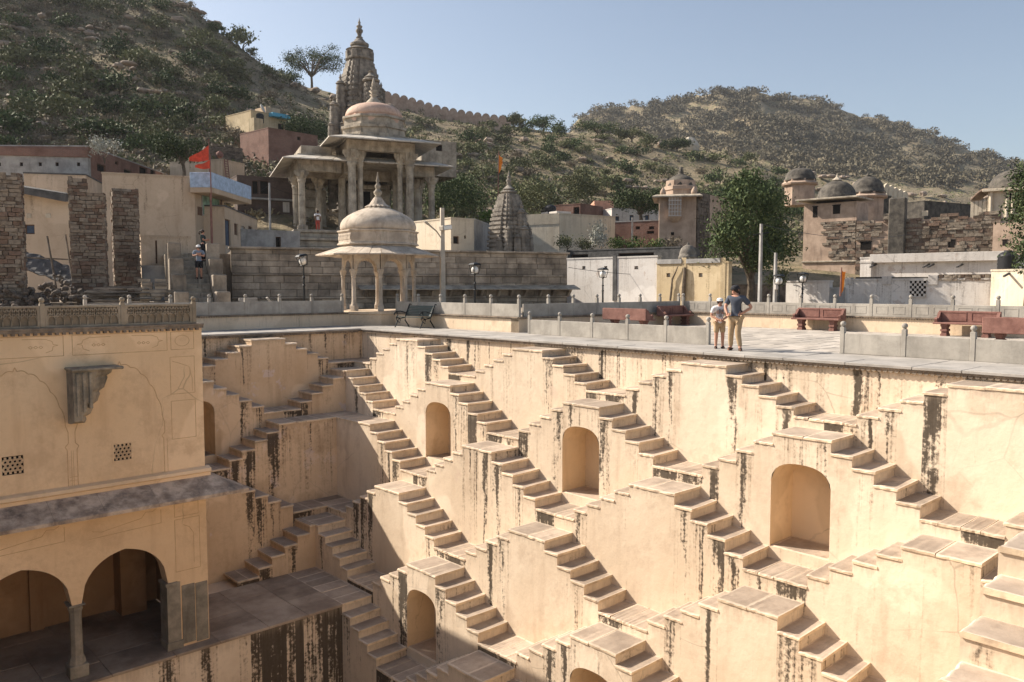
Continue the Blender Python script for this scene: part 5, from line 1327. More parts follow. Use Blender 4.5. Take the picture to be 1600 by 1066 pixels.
# sagging tarpaulin on sticks
tv_ = plan(76, 41); t = empty('tarpaulin_shelter', (tv_.x, tv_.y, 0), VRZ, label='sagging dark tarpaulin shelter propped on thin sticks beside the ruined pillars', cat='shelter')
mb = MB(); n = 12; P = lambda i, j: (-1.5+3.0*i/n, -1+2.2*j/n, 3.55-1.15*(i/n)**1.3-.25*math.sin(math.pi*i/n)*math.sin(math.pi*j/n)-.9*(1-j/n)+.05*math.sin(i*2.3+j))
for i in range(n):
    for j in range(n): mb.quad([P(i, j), P(i+1, j), P(i+1, j+1), P(i, j+1)]); q = [(x, y, z-.03) for x, y, z in (P(i, j), P(i+1, j), P(i+1, j+1), P(i, j+1))]; mb.quad(q[::-1])
mb.build('tarpaulin', M['slate'], t)
for (x, y, z, e) in ((-1.4, -.9, 2.7, -.1), (1.4, -.9, 1.6, .2), (-1.4, 1.1, 3.5, -.3), (1.4, 1.1, 2.4, .4), (.2, -1.2, 4.0, -.5), (1.0, -1.2, 4.1, -.45)):
    mb = MB(); mb.tube([(x-e, y, 0), (x, y, z+.15)], .045, 6); mb.build('prop_stick', M['wood'], t)
mb = MB(); mb.tube([(-2.0, -1.1, 3.15), (2.4, -1.1, 2.95)], .04, 6); mb.build('cross_stick', M['wood'], t)

# --- houses high on the slope
F = Face(398, 104, 452, 108); hh = house(F, 6, 190, 'yellow', label='yellow hillside house with bright blue balcony rail and flat roof', windows=[(441, 450, 194, 205, 'dark')], z0=F.z(420, 235), top=F.z(430, 180))
M['skyblue'] = flat('sky_blue_paint', (.10, .36, .52), .6, .1); stub(F, 427, 454, 178, 184, -.9, .02, 'skyblue', hh, 'balcony_rail'); stub(F, 396, 410, 187, 222, -1.2, .02, 'yellow', hh, 'porch_block'); stub(F, 426, 448, 167, 178, .5, 3, 'tan', hh, 'roof_room')
mb = MB(); mb.lathe([(.01, -.06), (.5, .02), (.62, .14), (.60, .15), (.01, .0)], 16, Matrix.Translation((F.u(419), .3, F.z(419, 171))) @ Matrix.Rotation(1.1, 4, 'X') @ Matrix.Rotation(.6, 4, 'Y')); tag(mb.build('satellite_dish', M['white'], None), 'white satellite dish on the yellow hillside house', 'satellite dish').matrix_world = F.M
F = Face(425, 92, 438, 95); F = Face(424, 92, 500, 97); house(F, 6, 205, 'brick', label='plain brick retaining house below the yellow hillside house', z0=F.z(450, 262), top=F.z(440, 204), windows=[(470, 475, 214, 220, 'dark')])
F = Face(660, 88, 714, 90); house(F, 5, 222, 'lichen', label='grey stone block house behind the temple roof', z0=F.z(690, 276), top=F.z(690, 222), windows=[(683, 693, 226, 236, 'dark')])
# --- crenellated wall along the crest
cw = empty('crest_wall', label='old fort wall with rounded merlons running down the hill crest', cat='wall'); mm = MB(); o = [(-1.1, 0), (1.1, 0), (1.1, .5)]+[(1.1*math.cos(a*math.pi/6), .5+1.2*math.sin(a*math.pi/6)) for a in range(1, 6)]+[(-1.1, .5)]
M['fortwall'] = stone('fort_wall_stone', (.36, .25, .19), (.48, .36, .28), .8, .3, vary=.05)
mm.loft([[(x, -.35, z) for x, z in o], [(x, .35, z) for x, z in o]]); mer = mm.mesh('merlon', M['fortwall']); path = [(596, 152), (640, 163), (690, 178), (740, 187), (785, 193)]
prev = None; q = 596.0
while q < 786:
    y = next(a[1]+(b[1]-a[1])*(q-a[0])/(b[0]-a[0]) for a, b in zip(path, path[1:]) if a[0] <= min(q, 784.9) <= b[0]); d = 214; v = plan(q, d); z = hz(y, d)+.3; nx = plan(q+12.6, d)-v
    link('merlon', mer, cw, loc=(v.x, v.y, z), rz=math.atan2(nx.y, nx.x)); mb = MB(); mb.box(-.1, -.4, -4.5, nx.length+.1, .4, 0, mrot((v.x, v.y, z-.01), math.atan2(nx.y, nx.x))); mb.build('wall_length', M['fortwall'], cw); q += 12.6

# --- houses in the middle
F = Face(705, 56, 741, 57.3); hw = house(F, 6, 343, 'creamh', label='small bare cream block beside the electric pole and small spire', windows=[(709, 718, 369, 381, 'dark'), (726, 729, 368, 373, 'dark')])
F = Face(741.4, 57.5, 766, 63); house(F, 3, 346, 'concrete', label='grey side wall next to the small bare cream block', top=F.z(742, 344))
F = Face(826, 72, 873, 68); hc = house(F, 6, 343, 'creamh', label='cream flat roofed house with stepped rooftop boxes behind the small spire', top=F.z(850, 338))
F = Face(873.4, 68, 936, 76); hd_ = house(F, 6, 358, 'creamh', label='pale yellow long side of a flat roofed house with a row of windows', windows=[(891+8.2*i, 897+8.2*i, 366, 380, 'dark') for i in range(5)], top=F.z(874, 350), parapet_h=.9)
for (a, b, c) in ((838, 846, 332), (850, 862, 331), (871, 880, 330), (886, 897, 333)): stub(F if a > 865 else Face(826, 72, 873, 68), a, b, c, 345, .5, 2.0, 'white', hc, 'roof_box')
F = Face(863, 88, 906, 86); house(F, 6, 321, 'brick', label='small brick house with a tall open doorway', doors=[(906-11, 904, 324, 346, 'dark')], top=F.z(880, 321))
F = Face(928, 90, 958, 90); house(F, 6, 320, 'pinkh', label='little salmon pink house above the long brick shed', windows=[(938, 946, 329, 338, 'pinkh')], top=F.z(940, 318), parapet_h=.3)
F = Face(955, 88, 1030, 90); house(F, 6, 330, 'white', label='whitewashed house in shade under the round tree', windows=[(960, 966, 338, 345, 'bluedoor'), (982, 988, 336, 345, 'bluedoor'), (1006, 1012, 336, 345, 'bluedoor')], top=F.z(990, 328))
F = Face(935, 76, 1030, 73); house(F, 5, 350, 'brick', label='long low red brick shed with three small openings beside the domed tower', windows=[(952, 960, 355, 361, 'dark'), (991, 998, 354, 359, 'dark'), (1012, 1020, 354, 359, 'dark'), (1009, 1020, 361, 366, 'dark'), (988, 994, 369, 376, 'dark')], top=F.z(980, 347), roofmat='concrete')
F = Face(887, 62, 1062, 56); sh = house(F, 3, 394, 'slate', label='dark soot stained flat roofed shed above the whitewashed wall', windows=[(892, 918, 398, 404, 'dark'), (965, 1020, 396, 403, 'dark')], top=F.z(950, 391))
F = Face(886, 54.5, 1027, 49.6); wh = house(F, .4, 405, 'white', name='boundary_wall', label='patchy whitewashed wall with tiny square vents behind the lamp post', cat='wall', windows=[(909, 914, 416, 421, 'concrete'), (943, 948, 416, 421, 'concrete'), (990, 996, 416, 421, 'concrete')], top=F.z(950, 404))
stub(F, 957, 963, 400, 470, -.06, .0, 'slate', wh, 'soot_strip')
F = Face(1026, 49.5, 1138, 46.2); yw = house(F, .4, 414, 'yellow', name='boundary_wall', label='ochre yellow boundary wall with two dark dead vines climbing it', cat='wall', windows=[(1040, 1046, 427, 433, 'concrete'), (1090, 1096, 427, 433, 'concrete')], top=F.z(1080, 412))
stub(F, 1026, 1064, 406, 413, -.08, .02, 'concrete', yw, 'coping'); stub(F, 1071, 1124, 405, 412, -.08, .02, 'concrete', yw, 'coping'); stub(F, 1064, 1071, 403, 472, -.02, .02, 'yellow', yw, 'pier'); stub(F, 1124, 1132, 403, 472, -.03, .02, 'yellow', yw, 'pier')
for (pts, r) in (([(1048, 470), (1050, 450), (1051, 436), (1056, 425), (1060, 415)], .07), ([(1068, 470), (1069, 448), (1070, 430), (1070, 418)], .13)):
    mb = MB(); mb.tube([(F.u(a), -.12, F.z(a, b)) for a, b in pts], [r, r, r*.8, r*.6, r*.3][:len(pts)], 7); tag(mb.build('dead_vine', M['bark'], None), f"{'thin forked' if r < .1 else 'thick straight'} dark dead vine stem on the ochre wall", 'vine').matrix_world = F.M
def small_dome(px, d, yb, yt, hw, mat, parent=None, n=24):
    k = d/FOC; v = plan(px, d); mb = MB(); zb, zt = hz(yb, d), hz(yt, d); H = zt-zb; r = hw*k
    mb.lathe([(r*1.08, zb-.25), (r*1.08, zb), (r*1.0, zb+.02), (r*.99, zb+H*.18), (r*.92, zb+H*.36), (r*.78, zb+H*.54), (r*.55, zb+H*.68), (r*.3, zb+H*.76), (r*.12, zb+H*.80), (r*.18, zb+H*.85), (r*.07, zb+H*.90), (.01, zb+H)], n, Matrix.Translation((v.x, v.y, 0))); return mb
t = empty('small_shrine', label='tiny grey domed shrine roof peeping over the ochre wall', cat='shrine'); small_dome(1074, 54, 400, 378, 13, 'lichen').build('dome', M['tower'], t, True); v = plan(1074, 54); mb = MB(); mb.lathe([(.62, 0), (.62, hz(400, 54)-.1)], 8, Matrix.Translation(v)); mb.build('drum', M['lichen'], t)
# --- domed tower and fort ruins
F = Face(1028, 68, 1086, 67.35); t = F.root('domed_tower', label='square pink plastered tower with dark dome and a latticed balcony window', cat='tower'); zt = F.z(1050, 305)
mb = MB(); mb.cbox(0, 0, 0, F.L, 3.6, zt, .04); mb.build('wall', M['fort'], t)
mb = MB(); a, b = F.u(1042), F.u(1062); mb.box(a, -.5, F.z(1050, 340), b, 0, F.z(1050, 308)); mb.loft([[(a, -.5, F.z(1050, 340)), (b, -.5, F.z(1050, 340)), (b, 0, F.z(1050, 340)), (a, 0, F.z(1050, 340))], [(a+.25, -.12, F.z(1050, 347)), (b-.25, -.12, F.z(1050, 347)), (b-.25, 0, F.z(1050, 347)), (a+.25, 0, F.z(1050, 347))]]); mb.build('balcony_box', M['fort'], t)
for i in range(5):
    x = a+.06+(b-a-.12)*i/4; mb = MB(); mb.box(x-.025, -.56, F.z(1050, 338), x+.025, -.5, F.z(1050, 309)); mb.build('lattice_bar', M['white'], t)
for i in range(6):
    z = F.z(1050, 338)+(F.z(1050, 309)-F.z(1050, 338))*i/5; mb = MB(); mb.box(a, -.58, z-.025, b, -.561, z+.025); mb.build('lattice_bar', M['white'], t)
mb = MB(); z = F.z(1050, 307); mb.loft([[(-.25, -.25, z), (F.L+.25, -.25, z), (F.L+.25, 3.8, z), (-.25, 3.8, z)], [(-.55, -.7, z-.12), (F.L+.5, -.7, z-.12), (F.L+.5, 4.4, z-.12), (-.55, 4.4, z-.12)], [(-.55, -.7, z-.02), (F.L+.5, -.7, z-.02), (F.L+.5, 4.4, z-.02), (-.55, 4.4, z-.02)], [(-.25, -.25, z+.15), (F.L+.25, -.25, z+.15), (F.L+.25, 3.8, z+.15), (-.25, 3.8, z+.15)]]); mb.build('eave', M['lichen'], t)
mb = MB(); k = 67/FOC; cx = F.u(1060); Mx = Matrix.Translation((cx, 1.8, 0)); r = 27*k
mb.lathe([(r, zt+.05), (r, zt+.5), (r*1.06, zt+.55), (r*1.02, zt+.85), (r*.93, zt+.9), (r*.90, zt+1.35)], 8, Mx, R(20)); mb.build('drum', M['fort'], t)
mb = MB(); zd = F.z(1060, 290); H = F.z(1060, 256)-zd; r = 23.5*k; mb.lathe([(r*1.02, zd-.3), (r*1.02, zd), (r, zd+H*.12), (r*.95, zd+H*.28), (r*.8, zd+H*.42), (r*.55, zd+H*.54), (r*.3, zd+H*.62), (r*.16, zd+H*.68), (r*.22, zd+H*.74), (r*.12, zd+H*.80), (r*.12, zd+H*.98), (.01, zd+H)], 24, Mx); mb.build('dome', M['domeb'], t, True)
for q in (1033, 1081):
    mb = MB(); mb.lathe([(.24, F.z(1060, 304)), (.25, F.z(1060, 300)), (.17, F.z(1060, 296)), (.02, F.z(1060, 292))], 12, Matrix.Translation((F.u(q), .1, 0))); mb.build('turret', M['fort'], t, True)
mb = MB(); mb.box(F.u(1046), -.03, F.z(1050, 368), F.u(1051), .02, F.z(1050, 363)); mb.build('window', M['dark'], t)
F = Face(1087.5, 68.2, 1140, 74); t = F.root('ruined_wall', label='dark ruined wall joined to the domed tower behind the big tree', cat='ruin'); rr = random.Random(33); zt = F.z(1100, 302); mb = MB(); mb.box(0, .1, 0, F.L, 1, zt); mb.build('core', M['fort'], t); mb = MB(); rubble_face(mb, F.L*.35, 1, zt, .5, .3, rr); mb.build('stone_facing', M['rubble2'], t, kind='stuff')

def fort_block(pa, da, pb, db, ytop, label, depth, hole, prof, wins, rub=(.55, .26), base=.1, seed=1, mat='fort'):
    F = Face(pa, da, pb, db); t = F.root('fort_ruin', label=label, cat='ruin'); zt = F.z((pa+pb)/2, ytop); rr = random.Random(seed); mb = MB(); mb.box(0, .02, base, F.L, depth, zt-.25); mb.build('wall', M[mat], t)
    W_ = [(F.u(a), F.u(b), F.z(a, d), F.z(a, c)) for a, b, c, d in wins]
    inw = lambda x, z: any(a-.15 < x < b+.15 and c-.1 < z < d+.1 for a, b, c, d in W_)
    mb = MB(); rubble_face(mb, F.L, base, zt+.4, *rub, rr, lambda x: zt+prof(x/F.L)+.25*noise.noise(Vector((x*.8, seed, 0))), hole=lambda x, z: inw(x, z) or hole(x/F.L, z), depth=.34); mb.build('stone_facing', M['rubble'], t, kind='stuff')
    for a, b, c, d in W_:
        mb = MB(); mb.box(a, -.01, c, b, .03, d); mb.box(a-.06, -.03, d, b+.06, .02, d+.08); mb.build('window', M['dark'], t)
    return F, t
nz = lambda x, z, s: noise.noise(Vector((x*s, z*s, 3)))
F, t = fort_block(1253, 75, 1335, 71.8, 313, 'plastered corner tower of the ruined fort with shallow dark dome and arched openings', 3, lambda x, z: x < .42+.25*nz(x*9, z, .5) or z < 4.1+.8*nz(x*8, z, .9) or z > 7.6 or nz(x*6, z, .6) > .33, lambda x: 0, [(1265, 1272, 324, 340), (1296, 1307, 322, 335), (1277, 1281, 426, 430), (1298, 1303, 426, 430)], seed=2)
mb = MB(); zt = F.z(1290, 313); mb.cbox(-.5, -.8, zt, F.L+.3, 3.4, zt+.16, .03); zl = F.z(1290, 410); mb.cbox(-.1, -.12, zl, F.L+.1, .1, zl+.14, .02); mb.build('eave', M['lichen'], t)
mb = MB(); k = 72/FOC; c = (F.u(1289), 1.9); Mx = Matrix.Translation((*c, 0)); zb, H = F.z(1290, 305), F.z(1290, 277)-F.z(1290, 305); r = 29*k
mb.lathe([(r*1.05, zb-.5), (r*1.05, zb), (r, zb+.05), (r*.95, zb+H*.3), (r*.8, zb+H*.55), (r*.55, zb+H*.76), (r*.28, zb+H*.86), (r*.2, zb+H*.9)], 20, Mx); mb.build('dome', M['domeb'], t, True)
mb = MB(); mb.lathe([(r*.22, zb+H*.86), (r*.30, zb+H*.92), (r*.08, zb+H*1.1), (.01, zb+H*1.35)], 8, Mx); mb.build('finial', M['lichen'], t)
F, t = fort_block(1335.5, 71.7, 1560, 65, 338, 'long ruined fort wall of dark rubble with torn plaster', 6, lambda x, z: nz(x*15, z, .45) > .40, lambda x: (1.6 if .2 < x < .33 else (-.2 if x < .6 else .1)), [(1340, 1357, 379, 391), (1476, 1487, 376, 387)], seed=4)
mb = MB(); a, b = F.u(1384), F.u(1410); mb.cbox(a, -.5, .1, b, .3, F.z(1400, 310), .08); mb.build('buttress', M['domeb'], t)
stubw = MB(); stubw.box(F.u(1434), -.02, F.z(1434, 338), F.u(1443), .1, F.z(1434, 330)); stubw.build('plaster_patch', M['creamh'], t)
F, t = fort_block(1548, 65, 1640, 62, 342, 'plain plastered end block of the ruined fort under the roof pavilion', 6, lambda x, z: True, lambda x: 0, [(1560, 1567, 376, 384)], seed=6)
def dome_thing(px, d, yb, yt, hw, ybase, label, mat='domeb', cat='dome', wall='fort'):
    v = plan(px, d); t = empty('domed_roof', label=label, cat=cat); small_dome(px, d, yb, yt, hw, mat).build('dome', M[mat], t, True); k = d/FOC
    mb = MB(); zb = hz(yb, d); mb.lathe([(hw*k*1.05, hz(ybase, d)), (hw*k*1.05, zb-.7), (hw*k*1.25, zb-.66), (hw*k*1.3, zb-.5), (hw*k*1.1, zb-.3), (hw*k*1.1, zb-.1)], 8, Matrix.Translation(v)); mb.build('drum', M[wall], t); return t
dome_thing(1246, 84, 280, 258, 22, 322, 'dark dome half hidden beside the big tree crown, behind the fort tower')
dome_thing(1351, 80, 300, 270, 24, 350, 'ribbed dark dome with pinnacle behind the middle of the fort')
F = Face(1335, 81.5, 1388, 84); house(F, 4, 306, 'domeb', name='fort_parapet', label='blackened parapet block under the ribbed dark dome', cat='wall', top=F.z(1360, 305))
F = Face(1440, 84, 1515, 88); house(F, 2, 318, 'domeb', name='fort_parapet', label='blackened flat parapet between the buttress and the roof pavilion', cat='wall', top=F.z(1470, 317))
# roof pavilion of the fort
F = Face(1538, 74, 1640, 71); t = F.root('roof_pavilion', label='cream pavilion with dark dome and curved side roof on top of the fort', cat='pavilion'); z0, z1 = F.z(1550, 342), F.z(1550, 300)
mb = MB(); mb.box(0, 0, z0, F.u(1566), 5, z1); mb.box(F.u(1572), .8, z0, F.L, 5, z1); mb.cbox(-.4, -.5, z1, F.L, 5.5, z1+.25, .03); mb.build('wall', M['creamh'], t)
for q in (1540, 1565, 1574): mb = MB(); mb.tube([(F.u(q), -.1, z0), (F.u(q), -.1, z1)], .16, 8); mb.build('column', M['creamh'], t)
mb = MB(); k = 73/FOC; Mx = Matrix.Translation((F.u(1574), 2.5, 0)); r = 40*k; H = F.z(1570, 262)-z1; mb.lathe([(r, z1+.2), (r, z1+.5), (r*.96, z1+H*.45), (r*.82, z1+H*.7), (r*.58, z1+H*.9), (r*.3, z1+H*1.0), (r*.1, z1+H*1.08), (.02, z1+H*1.3)], 22, Mx); mb.build('dome', M['domeb'], t, True)
mb = MB(); n = 10; x0, x1 = F.u(1508), F.u(1537); out = [(x0+(x1-x0)*i/n, F.z(1520, 318)+(F.z(1520, 296)-F.z(1520, 318))*math.sin(math.pi*(.15+.85*i/n)*.62)) for i in range(n+1)]
mb.loft([[(x, y, z) for x, z in out]+[(x, y, z-.16) for x, z in reversed(out)] for y in (-.2, 4)]); mb.build('curved_roof', M['fort'], t)
for q in (1511, 1517, 1523, 1530): mb = MB(); mb.box(F.u(q)-.14, .1, z0-.5, F.u(q)+.14, .4, F.z(q, 314)); mb.build('column', M['creamh'], t)
t = empty('fort_merlons', label='bright cream row of pointed merlons behind the fort ruins', cat='wall'); mm = MB(); o = [(-.42, 0), (.42, 0), (.42, .75), (.28, 1.15), (0, 1.4), (-.28, 1.15), (-.42, .75)]; mm.loft([[(x, -.2, z) for x, z in o], [(x, .2, z) for x, z in o]]); mer2 = mm.mesh('merlon', M['creamh'])
for i in range(5):
    q, y = 1380+7.2*i, 303+3.0*i; v = plan(q, 110); z = hz(y, 110); link('merlon', mer2, t, loc=(v.x, v.y, z), rz=VRZ-.2); mb = MB(); mb.box(v.x-.5, v.y-.3, z-4, v.x+.5, v.y+.3, z); mb.build('wall_length', M['creamh'], t)
# white strip and yard walls
F = Face(1343, 55, 1578, 49); t = house(F, 5, 410, 'white', label='long low whitewashed house with stained roof edge and water spouts', top=F.z(1450, 402)); stub(F, 1358, 1578, 398, 411, -.35, .1, 'white', t, 'roof_edge')
for q in (1366, 1448, 1455, 1500): 
    mb = MB(); mb.tube([(F.u(q), .05, F.z(q, 413)), (F.u(q)-.15, -.8, F.z(q, 418))], .06, 6); mb.build('water_spout', M['slate'], t)
F = Face(1343, 54.5, 1360, 54); house(F, 3, 414, 'white', label='small white annexe at the end of the long whitewashed house', top=F.z(1350, 411))
F = Face(1228, 49, 1296, 47); house(F, .4, 441, 'white', name='boundary_wall', label='low whitewashed wall below the plastered fort tower', cat='wall', top=F.z(1260, 441))
F = Face(1320, 47, 1555, 42.5); bw = house(F, .5, 440, 'white', name='boundary_wall', label='long patched whitewashed wall with broken top and a lattice panel', cat='wall', top=F.z(1400, 438))
for (a, b, y) in ((1375, 1390, 432), (1447, 1462, 430), (1320, 1328, 434)): stub(F, a, b, y, 445, -.06, .5, 'white', bw, 'pier')
mb = MB(); a, b, c, d = F.u(1419), F.u(1444), F.z(1430, 463), F.z(1430, 439)
mb.box(a, -.02, c, b, .0, d); mb.build('lattice_back', M['dark'], bw)
for i in range(7):
    for j in range(6):
        if (i+j) % 2 == 0: mb = MB(); x, z = a+(b-a)*i/7, c+(d-c)*j/6; mb.cbox(x, -.10, z, x+(b-a)/7, -.021, z+(d-c)/6, .01); mb.build('brick', M['white'], bw)
mb = MB(); mb.box(a, -.11, c-.06, b, .0, c-.002); mb.box(a, -.11, d+.002, b, .0, d+.06); mb.build('lattice_frame', M['white'], bw)
for (a, b) in ((1333, 1372), (1391, 1445)): stub(F, a, b, 433, 439, .1, 3, 'domeb', bw, 'dark_roof')
rr = random.Random(3); mb = MB(); rubble_face(mb, F.u(1550)-F.u(1463), F.z(1500, 439), F.z(1500, 429), .3, .18, rr, M4=Matrix.Translation((F.u(1463), 0, 0))); mb.build('broken_masonry', M['rubble'], bw, kind='stuff')
F = Face(1297, 47, 1320, 46.8); house(F, .4, 450, 'concrete', name='boundary_wall', label='short grey gap wall behind the saffron pennant', cat='wall', top=F.z(1310, 452))
F = Face(1548, 41.5, 1660, 38); ew = house(F, 5, 426, 'creamh', label='plain cream house block at the edge of the photo behind the benches', top=F.z(1560, 424))
mb = MB(); mb.tube([(F.u(1572), .05, F.z(1572, 427)), (F.u(1578), -.6, F.z(1578, 432))], .06, 6); mb.build('water_spout', M['slate'], ew)
mb = MB(); v = plan(1573, 45); z0 = hz(424, 45); rp = []
for i in range(13): rp += [(.52 if i % 2 else .49, i*.1)]
mb.lathe([(.3, 0)]+rp+[(.4, 1.3), (.2, 1.4), (.2, 1.46)], 20); tag(mb.build('water_tank', M['tank'], None, True), 'black ribbed plastic water tank on the roof by the tree', 'water tank').location = (v.x, v.y, z0-.3)
F = Face(1140, 50, 1230, 52); house(F, 2, 447, 'rubble2', name='yard_shed', label='dark low shed in the shade under the big tree', cat='shed', top=F.z(1180, 447))

# --- trees
rr = random.Random(50)
rb2 = random.Random(77)
tree(1173, 48, .3, 8, [(-2.07, 0, 5.0, 1.3, 0.85), (1.95, 0.2, 5.1, 1.42, 0.85), (0.0, -0.4, 6.43, 1.42, 0.8), (-1.83, 0.6, 3.77, 1.18, 0.85), (1.95, -0.5, 3.77, 1.24, 0.85), (0.24, 0, 4.69, 1.53, 0.8), (0.37, 0.3, 7.75, 0.89, 0.75), (-1.71, -0.3, 6.43, 1.12, 0.75), (-0.24, -0.8, 3.06, 1.18, 0.75), (1.95, 0.4, 6.63, 1.12, 0.75), (-1.22, 0.2, 7.24, 0.65, 0.8), (2.68, 0.2, 4.28, 0.83, 0.8), (1.46, 0.3, 7.34, 0.59, 0.7), (-2.68, 0, 4.28, 0.65, 0.8)], 19000, .18, 'leaf', 'big dark broad crowned tree standing before the fort ruins', 61, .25, 6, hollow=.3, spread=.24)
tree(1000, 84, hz(350, 84)-1, 7, blobs(rr, 7, 2.3, .7, 3.6, .9, 1.5, .75), 5000, .22, 'leaf', 'rounded green tree above the salmon pink house and brick shed', 62, .2, 5)
tree(478, 108, ground_z(478, 108)-1, 6, blobs(rr, 9, 2.8, 1.0, 4.2, 1.0, 1.7, .75), 5500, .26, 'leaf', 'dense dark tree in front of the tall temple tower', 63, .2, 5)
tree(291, 70, hz(262, 70)-1.5, 6, blobs(rr, 8, 2.1, .8, 3.4, .7, 1.2, .8), 4500, .2, 'leaf', 'dense green tree behind the saffron flags', 64, .16, 5)
tree(492, 200, ground_z(492, 200)-1, 14, blobs(rr, 26, 7.4, 3.0, 9.0, 1.0, 2.1, .5), 6500, .36, 'leaf', 'tall airy tree on the crest against the sky beside the temple tower', 65, .3, 14, hollow=.2, spread=.5)
for (px, lab, s, m) in ((802, 'flat topped thorn tree on the crest, first past the fort wall', 4.6, 'acacia'), (848, 'broad thorn tree on the crest, second past the fort wall', 5.2, 'leaf'), (932, 'large dark thorn tree on the crest just before the far hill', 6.5, 'leaf'), (985, 'leaning thorn tree below the crest near the far hill', 5.0, 'acacia'), (1055, 'thorn tree beside the pale boulder on the slope', 4.6, 'leaf')):
    d = 228 if px < 900 else 222; tree(px, d, ground_z(px, d)-1, 6, blobs(rr, 10, s*.75, .8, s*.62, s*.22, s*.36, .6), 2600, .42, m, lab, int(px), .22, 6)
tree(1606, 38, .5, 8, [(-.3, 0, 5.6, .9, .9), (.2, 0, 4.6, 1.0, .9), (-.1, .2, 6.6, .6, .9), (.5, 0, 3.2, .9, .9), (-.5, 0, 4.9, .5, .9), (.1, 0, 2.3, .6, .8), (-.35, 0, 3.0, .5, .8)], 5200, .15, 'leaf', 'leafy tree cut off by the edge of the photo', 70, .16, 5)
def plant(px, d, z, r, h, mat, n, label, seed, s=.2, cat='plant'):
    v = plan(px, d); t = empty('shrub', (v.x, v.y, z), label=label, cat=cat); rr = random.Random(seed)
    link('foliage', crown_mesh('foliage', M[mat], [(rr.uniform(-.6, .6)*r, rr.uniform(-.3, .3)*r, h*rr.uniform(.4, .8), r*rr.uniform(.4, .6), .9) for _ in range(6)], n, s, seed, .3), t); link('stem', STEM[seed % 3], t); return t
M['silver'] = leafmat('silvery_leaf', (.20, .20, .17), (.30, .30, .26), (.42, .42, .37)); M['fresh'] = leafmat('fresh_leaf', (.06, .10, .025), (.10, .15, .04), (.18, .22, .06))
plant(938, 62, hz(392, 62), 1.0, 2.4, 'silver', 1100, 'silvery grey leaved shrub before the brick shed', 71, .16)
for i, (px, m, lab) in enumerate(((885, 'acacia', 'dusty green shrub in the rooftop row beneath the row of windows'), (912, 'acacia', 'grey green shrub in the rooftop row beside the silvery shrub'), (965, 'fresh', 'fresh green shrub in the rooftop row below the brick shed'), (992, 'fresh', 'yellow green shrub in the rooftop row beside the tower side of the shed'), (1022, 'fresh', 'yellow green bush at the foot of the domed tower'), (1052, 'dry', 'dry pale bush in front of the domed tower wall'))): plant(px, 63, hz(394, 63), 1.0, 1.1, m, 700, lab, 80+i, .14)
plant(758, 66, hz(356, 66), .8, 1.6, 'fresh', 600, 'yellow green shrub beside the small spire', 90, .16)
for i, (px, d, y, r, m, lab) in enumerate(((1110, 48, 420, .9, 'acacia', 'grey green bush beside the tiny domed shrine'), (1215, 46, 440, .8, 'acacia', 'bush at the foot of the big tree by the poles'), (440, 80, 318, 1.6, 'fresh', 'yellow green creeper bush on the sooty brick house'), (170, 64, 236, 1.2, 'silver', 'pale cactus like shrub on top of the brick house'), (735, 98, 330, 4.5, 'leaf', 'wide dark thicket behind the yellow pennant'), (700, 95, 318, 3.6, 'leaf', 'dark thicket beside the temple hall'), (825, 100, 318, 3.5, 'acacia', 'dusty thicket behind the small spire'), (905, 110, 300, 3.2, 'acacia', 'dusty thicket above the small brick house'))): plant(px, d, hz(y, d)-r*.6, r, r*1.5, m, 900 if r < 2 else 2400, lab, 100+i, .16 if r < 2 else .3)
mb = MB(); v = plan(1076, 238); rr = random.Random(2); mb.ball((0, 0, 0), 3.0, 9, 6, (1, .8, .9)); mb.v = [tuple(Vector(p)*(1+.22*noise.noise(Vector(p)*.35))) for p in mb.v]; tag(mb.build('boulder', M['pole'], None), 'big pale boulder on the middle slope', 'boulder').location = (v.x, v.y, ground_z(1076, 238)+1.2)

# --- poles, lamps, flags
def pole(px, d, ytop, r, label, z0=.3, mat='pole', cat='pole'):
    v = plan(px, d); t = empty('utility_pole', (v.x, v.y, z0), VRZ, label=label, cat=cat); h = hz(ytop, d)-z0; mb = MB(); mb.loft([[(r*a*q, r*b*q, z) for a, b in ((-1, -1), (1, -1), (1, 1), (-1, 1))] for q, z in ((1.15, 0), (.8, h))]); mb.build('shaft', M[mat], t); return t, h
t, h = pole(691.5, 36.5, 325, .10, 'tall cement pole with a big floodlight beside the domed kiosk', .45)
fl = MB(); z = hz(357, 36.5)-.45; Mx = Matrix.Translation((.06, -.28, z)) @ Matrix.Rotation(.35, 4, 'Z') @ Matrix.Rotation(-.15, 4, 'Y')
fl.cbox(-.24, -.16, -.10, .28, .16, .12, .03, Mx); f_ = fl.build('floodlight', M['pole'], t); mb = MB(); mb.box(-.2, -.175, -.07, .24, -.161, .09, Mx); mb.build('lens', M['glass'], f_)
mb = MB(); mb.tube([(0, -.12, z-.05), (.05, -.25, z-.08)], .03, 6); mb.build('lamp_bracket', M['iron'], t)
mb = MB(); mb.tube([(0, .0, z-.5), (-.35, -.3, z-.16), (-.85, -.7, z+.12)], [.03, .03, .045], 7); mb.tube([(-.85, -.7, z+.12), (-1.05, -.86, z+.22)], [.06, .045], 8); mb.build('side_arm_light', M['pole'], t)
t, h = pole(1187.5, 43.5, 350, .075, 'taller slim cement pole in front of the big tree', mat='concrete'); mb = MB(); mb.tube([(-.5, 0, h-.6), (.5, 0, h-.45)], .035, 6); mb.build('crossarm', M['iron'], t)
t, h = pole(1211, 42.5, 395, .07, 'shorter cement pole beside the taller pole', mat='concrete'); mb = MB(); mb.cbox(-.11, -.2, 1.2, .11, -.08, 1.6, .02); mb.build('meter_box', M['white'], t)
